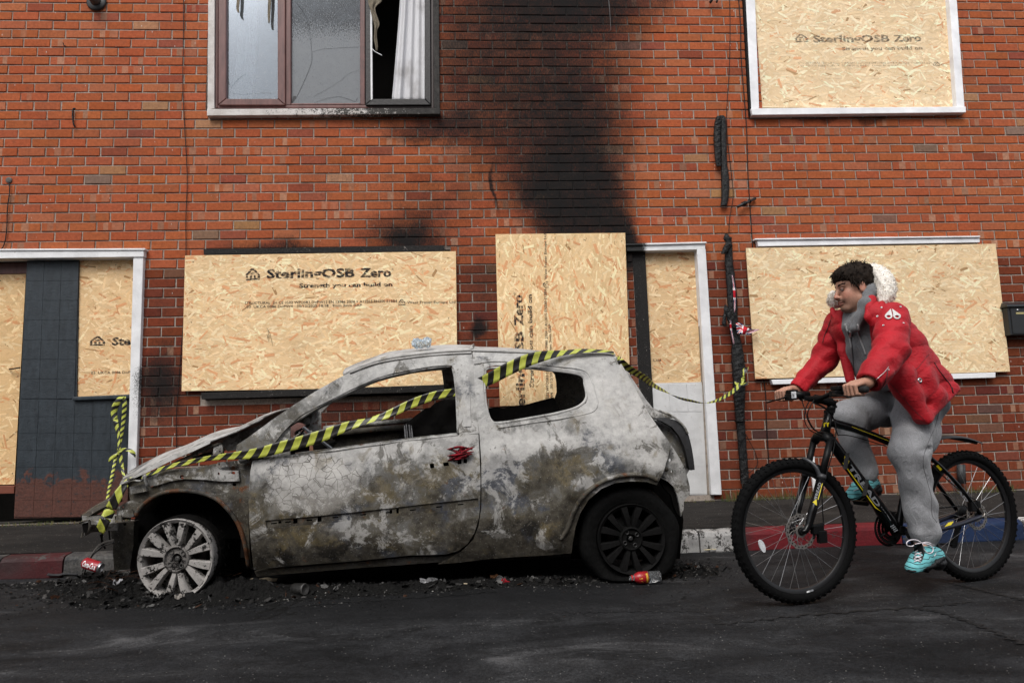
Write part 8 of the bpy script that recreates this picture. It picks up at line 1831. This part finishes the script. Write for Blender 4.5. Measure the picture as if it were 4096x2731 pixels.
Vf, Qf = fs_.mesh(); fast_mesh('fur_pile', Vf, Qf, plain('cream_pile', (.80, .755, .69), .9, .05, .14, 110, .8), PER)
for i in range(5200):
    t = rnd.random() * 88.9; k = int(t); f = t - k; p = fpath[k] * (1 - f) + fpath[k + 1] * f; tg = fpath[k + 1, :3] - fpath[k, :3]; tg /= np.linalg.norm(tg)
    a = np.cross(tg, UP + .2); a /= np.linalg.norm(a); b2_ = np.cross(tg, a); th = rnd.uniform(0, 2 * math.pi); n_ = a * math.cos(th) + b2_ * math.sin(th)
    root = p[:3] + n_ * p[3] * .93; d = n_ * rnd.uniform(.25, .75) + tg * rnd.gauss(.25, .4) + np.array([0, 0, rnd.gauss(-.35, .3)]); d /= np.linalg.norm(d); L = rnd.uniform(.010, .020); w = np.cross(d, n_); w = w / (np.linalg.norm(w) + 1e-6) * rnd.uniform(.0012, .0028)
    br = rnd.uniform(.8, 1.1); c = np.minimum(np.array([.84, .80, .73]) * br, .92) if rnd.random() < .85 else np.array([.72, .64, .54]) * br
    q.add([root - w, root + w, root + d * L * .6 + w * .7 - np.array([0, 0, .001]), root + d * L * .6 - w * .7, root + d * L + np.array([0, 0, -.003])], [(0, 1, 2, 3), (3, 2, 4)], tuple(c))
mk('fur_trim', q.v, q.f, FURM.m, PER, col=q.c)
# things fixed to the cloth: found where a line of sight meets the cloth
def on(bvh, x, y, lift=.002):
    w = Vector(ray(x, y)).normalized(); h = bvh.ray_cast(Vector((0, 0, CAMZ)), w)
    if h[0] is None: return B(x, y, .2), -np.array(w)
    n = h[1]; n = n if n.dot(w) < 0 else -n; return np.array(h[0] + n * lift), np.array(n)
METAL = plain('nickel', (.5, .5, .5), .3, .5, .1, 30, 0, .85); SILV = plain('silver_badge', (.52, .51, .50), .5, .4, .25, 180)
k4 = lambda x, y: (1722.7 + x * .26368, 562.7 + y * .26368)
def blade(cx, sgn):
    """tear-drop plate with an eye, standing on the sleeve"""
    outl = [(1224 if sgn < 0 else 1240, 562), (1226 if sgn < 0 else 1238, 610), (1232 if sgn < 0 else 1240, 628)]
    cx0 = 1210 if sgn < 0 else 1277; R_ = 31
    pts = []
    tip = (1226, 560) if sgn < 0 else (1236, 560)
    for t in np.linspace(math.radians(-150 if sgn < 0 else -215), math.radians(35 if sgn < 0 else -30) + (math.pi if False else 0), 2): pass
    ring_o = [(cx0 + R_ * math.cos(t), 622 + 28 * math.sin(t)) for t in np.linspace(0, 2 * math.pi, 21)[:-1]]
    ring_o = [p for p in ring_o if p[1] > 606]
    ring_o.sort(key=lambda p: math.atan2(p[1] - 606, p[0] - cx0)); ol = [tip] + ring_o
    hole = [(cx0 + 17 * math.cos(t), 628 + 12 * math.sin(t)) for t in np.linspace(0, 2 * math.pi, 13)[:-1]]
    allv = [Vector(p) for p in ol + hole]; no = len(ol); ed = [(i, (i + 1) % no) for i in range(no)] + [(no + i, no + (i + 1) % 12) for i in range(12)]
    v, e, f, *_ = delaunay_2d_cdt(allv, ed, [], 0, 1e-6); F = []
    for t in f:
        mx = sum(v[i][0] for i in t) / 3; my = sum(v[i][1] for i in t) / 3
        if inside(ol, mx, my) and not inside(hole, mx, my): F.append(tuple(t))
    W = [on(BVH_J, *k4(p[0], p[1]), .005)[0] for p in v]; o = mk('sleeve_badge', W, F, SILV, slv); s = o.modifiers.new('t', 'SOLIDIFY'); s.thickness = .003; s.offset = 0
blade(0, -1); blade(0, 1)
def stud(x, y, r=.0055, bvh=None, par=None, nm='snap_button'):
    p, n = on(bvh or BVH_J, *k4(x, y), .001); q = MB(); q.lathe([(0, r), (.002, r * .9), (.0025, r * .5), (.0012, r * .45), (.0012, .0003)], p, n, 14); q.build(nm, METAL, par or jkt, True)
for x, y in ((1310, 538), (1162, 700), (1145, 545), (1110, 620), (708, 594), (1337, 680)): stud(x, y)
p, n = on(BVH_J, *k4(1478, 1178), .001); q = MB(); q.lathe([(0, .013), (.003, .012), (.003, .007), (-.001, .006)], p, n, 20); q.build('eyelet', METAL, jkt, True); q = MB(); q.lathe([(-.0005, .0155), (.0012, .0145), (.0012, .012)], p, n, 20); q.build('eyelet_rim', MBLK, jkt, True)
def line_on(bvh, pts, r, mat, par, nm, lift=.002, n=30, kk=k4):
    P = smooth_path([(*kk(*p),) for p in pts], n); q = MB(); q.tube([on(bvh, x, y, lift)[0] for x, y in P], r, 6); return q.build(nm, mat, par, True)
DZ = plain('dark_zip', (.05, .012, .014), .5, .4, .2, 200)
line_on(BVH_J, [(1058, 1212), (1110, 1160), (1170, 1105), (1205, 1060)], .0016, METAL, slv, 'zip'); line_on(BVH_J, [(1195, 1090), (1190, 1140), (1165, 1210), (1125, 1275)], .0022, DZ, slv, 'zip'); line_on(BVH_J, [(706, 650), (680, 720), (650, 790), (635, 850)], .0022, DZ, slv, 'zip')
line_on(BVH_J, [(1603, 1022), (1640, 1085), (1690, 1150), (1740, 1215), (1765, 1275)], .0022, DZ, jkt, 'zip'); line_on(BVH_J, [(1758, 1240), (1766, 1290)], .003, MBLK, jkt, 'zip_pull', n=4); stud(1207, 1085, .004, par=slv, nm='zip_pull')
line_on(BVH_J, [(1215, 1195), (1300, 1290), (1400, 1405), (1525, 1530)], .0012, DZ, jkt, 'hem_seam', .0005); line_on(BVH_J, [(1435, 1090), (1470, 1060), (1530, 985), (1560, 950)], .0012, DZ, jkt, 'pocket_seam', .0003)
CORD = m_fleece('grey_cord', (.24, .24, .245))
line_on(BVH_H, [(932, 690), (945, 760), (975, 850), (1000, 920), (1010, 950)], .0050, CORD, hood, 'drawstring', .004); line_on(BVH_H, [(835, 690), (860, 770), (880, 840), (888, 895)], .0050, CORD, hood, 'drawstring', .004)
line_on(BVH_H, [(878, 740), (885, 830), (895, 950), (908, 1090)], .0026, plain('zip_grey', (.06, .06, .064), .5, .4), hood, 'zip', .002); line_on(BVH_H, [(880, 752), (880, 800)], .0055, METAL, hood, 'zip_pull', .004, 6)
# joggers --------------------------------------------------------------------
jg = SDF(allp.min(0) - .16, allp.max(0) + .16, .006)
jg.cone(HN, KN, .104, .088, .03); jg.cone(KN, B(2111, 1150, .125), .087, .074, .03); jg.cone(B(2111, 1150, .125), B(2121, 1222, .125), .076, .072, .02); jg.cone(B(2121, 1222, .125), B(2123, 1243, .125), .072, .044, .015)
jg.cone(HF, KF, .118, .082, .03); jg.cone(KF, AF, .080, .060, .03); jg.cone(AF, B(1987, 1092, -.10), .06, .042, .01)
jg.ell(B(2115, 915, .0), (.13, .14, .12), .05); jg.cone(B(2135, 935, .06), B(2115, 1010, .10), .07, .08, .05)
fold = lambda X, Y, Z: .0035 * wob(X, Y, Z, 22, .9) + .002 * wob(X, Y, Z, 55, 2.9) + .0055 * np.sin(42 * (X + .6 * Y) + 2.5 * np.sin(6 * Z)) * np.abs(np.sin(4.5 * Z + .6)) + .0045 * np.sin(48 * (Z + .55 * X) + 4 * np.sin(8 * Y + 5 * X)) * (.35 + .65 * np.abs(np.sin(7 * Z + 1)))
jg.disp(fold); jg.cone(B(2040, 1046, .24), B(2100, 1040, .26), .010, .004, .02, '-'); jg.cone(B(2100, 1040, .26), B(2136, 1030, .22), .004, .009, .02, '-')
V, Q = jg.mesh(); V = lap(V, Q, 1); jog = fast_mesh('joggers', V, Q, JOG, PER); BVH_G = BVHTree.FromPolygons(V.tolist(), Q.tolist())
k6 = lambda x, y: (1894.9 + x * .36622, 832.6 + y * .36622)
line_on(BVH_G, [(720, 290), (690, 400), (640, 520), (615, 620), (640, 740), (668, 850), (670, 950), (700, 1000)], .0012, plain('seam_grey', (.08, .08, .085), .9), jog, 'seam', .0004, 50, k6)
for c_, a_ in ((B(2124, 1246, .125), (B(2124, 1252, .125) - B(2122, 1232, .125))), (B(1986, 1096, -.10), B(1984, 1106, -.10) - B(1987, 1086, -.10))):
    q = MB(); q.lathe([(-.022, .046), (-.012, .049), (.004, .048), (.012, .044)], c_, a_, 22); q.build('cuff', JOG, PER, True)
    q = MB(); q.lathe([(.006, .041), (.04, .044), (.05, .04)], c_, a_, 22); q.build('sock', plain('black_sock', (.010, .010, .010), .9, .1), PER, True)
# trainers --------------------------------------------------------------------
def m_shoe(name, c, dirv):
    m = Mat(name, .6, .3); wv = m.new('ShaderNodeTexWave', {'Vector': m.vmath('ADD', m.pos, m.scale(m.new('ShaderNodeTexNoise', {'Vector': m.pos, 'Scale': 16.0, 'Detail': 1.0}).outputs['Color'], .03)), 'Scale': 15.0, 'Distortion': 1.2, 'Detail': 1.0}, bands_direction='Z'); k = m.rng(wv.outputs['Fac'], .10, .03)
    m.color(m.mix(k, m.mix(1.0, c, m.ramp(m.noise(60), [(.3, .88), (.7, 1.1)]), 'MULTIPLY'), (.006, .010, .014))); m.bump(m.noise(500, 2), .2, .002); return m.m
TEAL = m_shoe('teal_mesh', (.135, .43, .46), None); SOLE = plain('black_sole', (.009, .009, .010), .55, .4, .2, 60, .3)
def shoe(ankle, ball, toe, heel, label):
    S_ = bpy.data.objects.new('shoe', None); link(S_, PER); OFF[S_] = OFF[PER]; S_['label'] = label
    P_ = np.array([ankle, ball, toe, heel]); u_ = SDF(P_.min(0) - .1, P_.max(0) + .1, .0035); f = (toe - heel) / np.linalg.norm(toe - heel); side = np.cross(f, UP); side /= np.linalg.norm(side); nrm = np.cross(side, f); nrm = nrm if nrm[2] > 0 else -nrm
    u_.cone(ankle - UP * .012, heel + nrm * .02, .043, .038, .02); u_.cone(ankle - UP * .022 + f * .01, ball + nrm * .010, .043, .036, .025, flat=None); u_.cone(ball + nrm * .008, toe + nrm * .002, .040, .030, .02); u_.cone(ball + side * .012, toe + side * .006, .034, .027, .02); u_.cone(ball - side * .012, toe - side * .006, .034, .027, .02); u_.cone(heel + nrm * .012, ball, .036, .036, .02)
    u_.half((heel + toe) / 2 - nrm * .016, -nrm, P_.min(0) - .2, P_.max(0) + .2)
    u_.cone(ankle + UP * .05, ankle - UP * .015, .042, .036, .004, '-')
    V, Q = u_.mesh(); V = lap(V, Q, 1); up_ = fast_mesh('upper', V, Q, TEAL, S_); bvh = BVHTree.FromPolygons(V.tolist(), Q.tolist())
    s_ = SDF(P_.min(0) - .12, P_.max(0) + .12, .0035); s_.cone(heel - nrm * .016, ball - nrm * .018, .042, .043, .02, flat=(nrm, .42)); s_.cone(ball - nrm * .018, toe - nrm * .006 + f * .004, .044, .034, .02, flat=(nrm, .42)); s_.cone(heel - f * .012 + nrm * .008, heel - f * .004 - nrm * .015, .036, .042, .012)
    s_.cone(heel + side * .034 + nrm * .012, (heel + ball) / 2 + side * .040 - nrm * .004, .010, .012, .012); s_.cone(heel - side * .034 + nrm * .012, (heel + ball) / 2 - side * .040 - nrm * .004, .010, .012, .012)
    s_.disp(lambda X, Y, Z: .0018 * wob(X, Y, Z, 170, .5)); V, Q = s_.mesh(); fast_mesh('sole', V, Q, SOLE, S_); return S_, up_, bvh
sh1, up1, BV1 = shoe(B(2124, 1256, .13), B(2112, 1290, .16), B(2097, 1304, .175), B(2150, 1283, .125), 'teal trainer with white laces, low on the near pedal')
sh2, up2, BV2 = shoe(B(1986, 1104, -.10), B(1974, 1126, -.10), B(1957, 1138, -.095), B(2004, 1118, -.11), 'teal trainer on the far pedal, half behind the frame')
LACE = plain('white_lace', (.66, .62, .66), .8, .2, .15, 200)
k8 = lambda x, y: ((3350 + x / 2.85) * .57422, (1850 + y / 2.85) * .57422)
V = []
for x, y in ((870, 930), (960, 915), (1000, 990), (985, 1060), (960, 1125), (862, 1105), (870, 1010)): V.append(on(BV1, *k8(x, y), .0025)[0])
mk('tongue', V, [tuple(range(len(V)))], SOLE, up1)
q = MB()
for i in range(5):
    y = 955 + i * 38; xo = i * -6
    for a, b2_ in (((895 + xo, y), (970 + xo, y + 30)), ((970 + xo, y), (895 + xo, y + 30))): q.tube([on(BV1, *k8(*a), .005)[0], on(BV1, *k8((a[0] + b2_[0]) / 2, (a[1] + b2_[1]) / 2), .007)[0], on(BV1, *k8(*b2_), .005)[0]], .0026, 5)
kn = on(BV1, *k8(960, 915), .012)[0]
for loop in ([(960, 912), (900, 880), (830, 880), (788, 910), (800, 945), (850, 950), (900, 925), (955, 915)], [(962, 915), (1020, 905), (1065, 920)], [(965, 920), (985, 985), (1030, 1030), (1080, 1020), (1088, 970), (1040, 930), (975, 918)]):
    P = smooth_path([B(*k8(*p), .185) for p in loop], 26); q.tube(list(P), .0026, 6)
q.build('lace', LACE, sh1, True)
q = MB(); W = [on(BV1, *k8(x, y), .004)[0] for x, y in ((1116, 1005), (1113, 1045), (1100, 1066), (1088, 1058), (1096, 1048), (1106, 1040))]; mk('tick_emblem', W, [(0, 1, 5), (1, 2, 3, 4, 5)], WINK, up1)
q = MB()
for a in ([(3405, 1930), (3425, 1922), (3440, 1935), (3432, 1955), (3415, 1962)],): q.tube([B(x * .57422, y * .57422, -.06) for x, y in a], .0024, 5)
for i in range(3): q.tube([on(BV2, (3424 + i * 3) * .57422, (1928 + i * 9) * .57422, .006)[0], on(BV2, (3440 + i * 3) * .57422, (1936 + i * 9) * .57422, .006)[0]], .0022, 5)
q.build('lace', LACE, sh2, True)
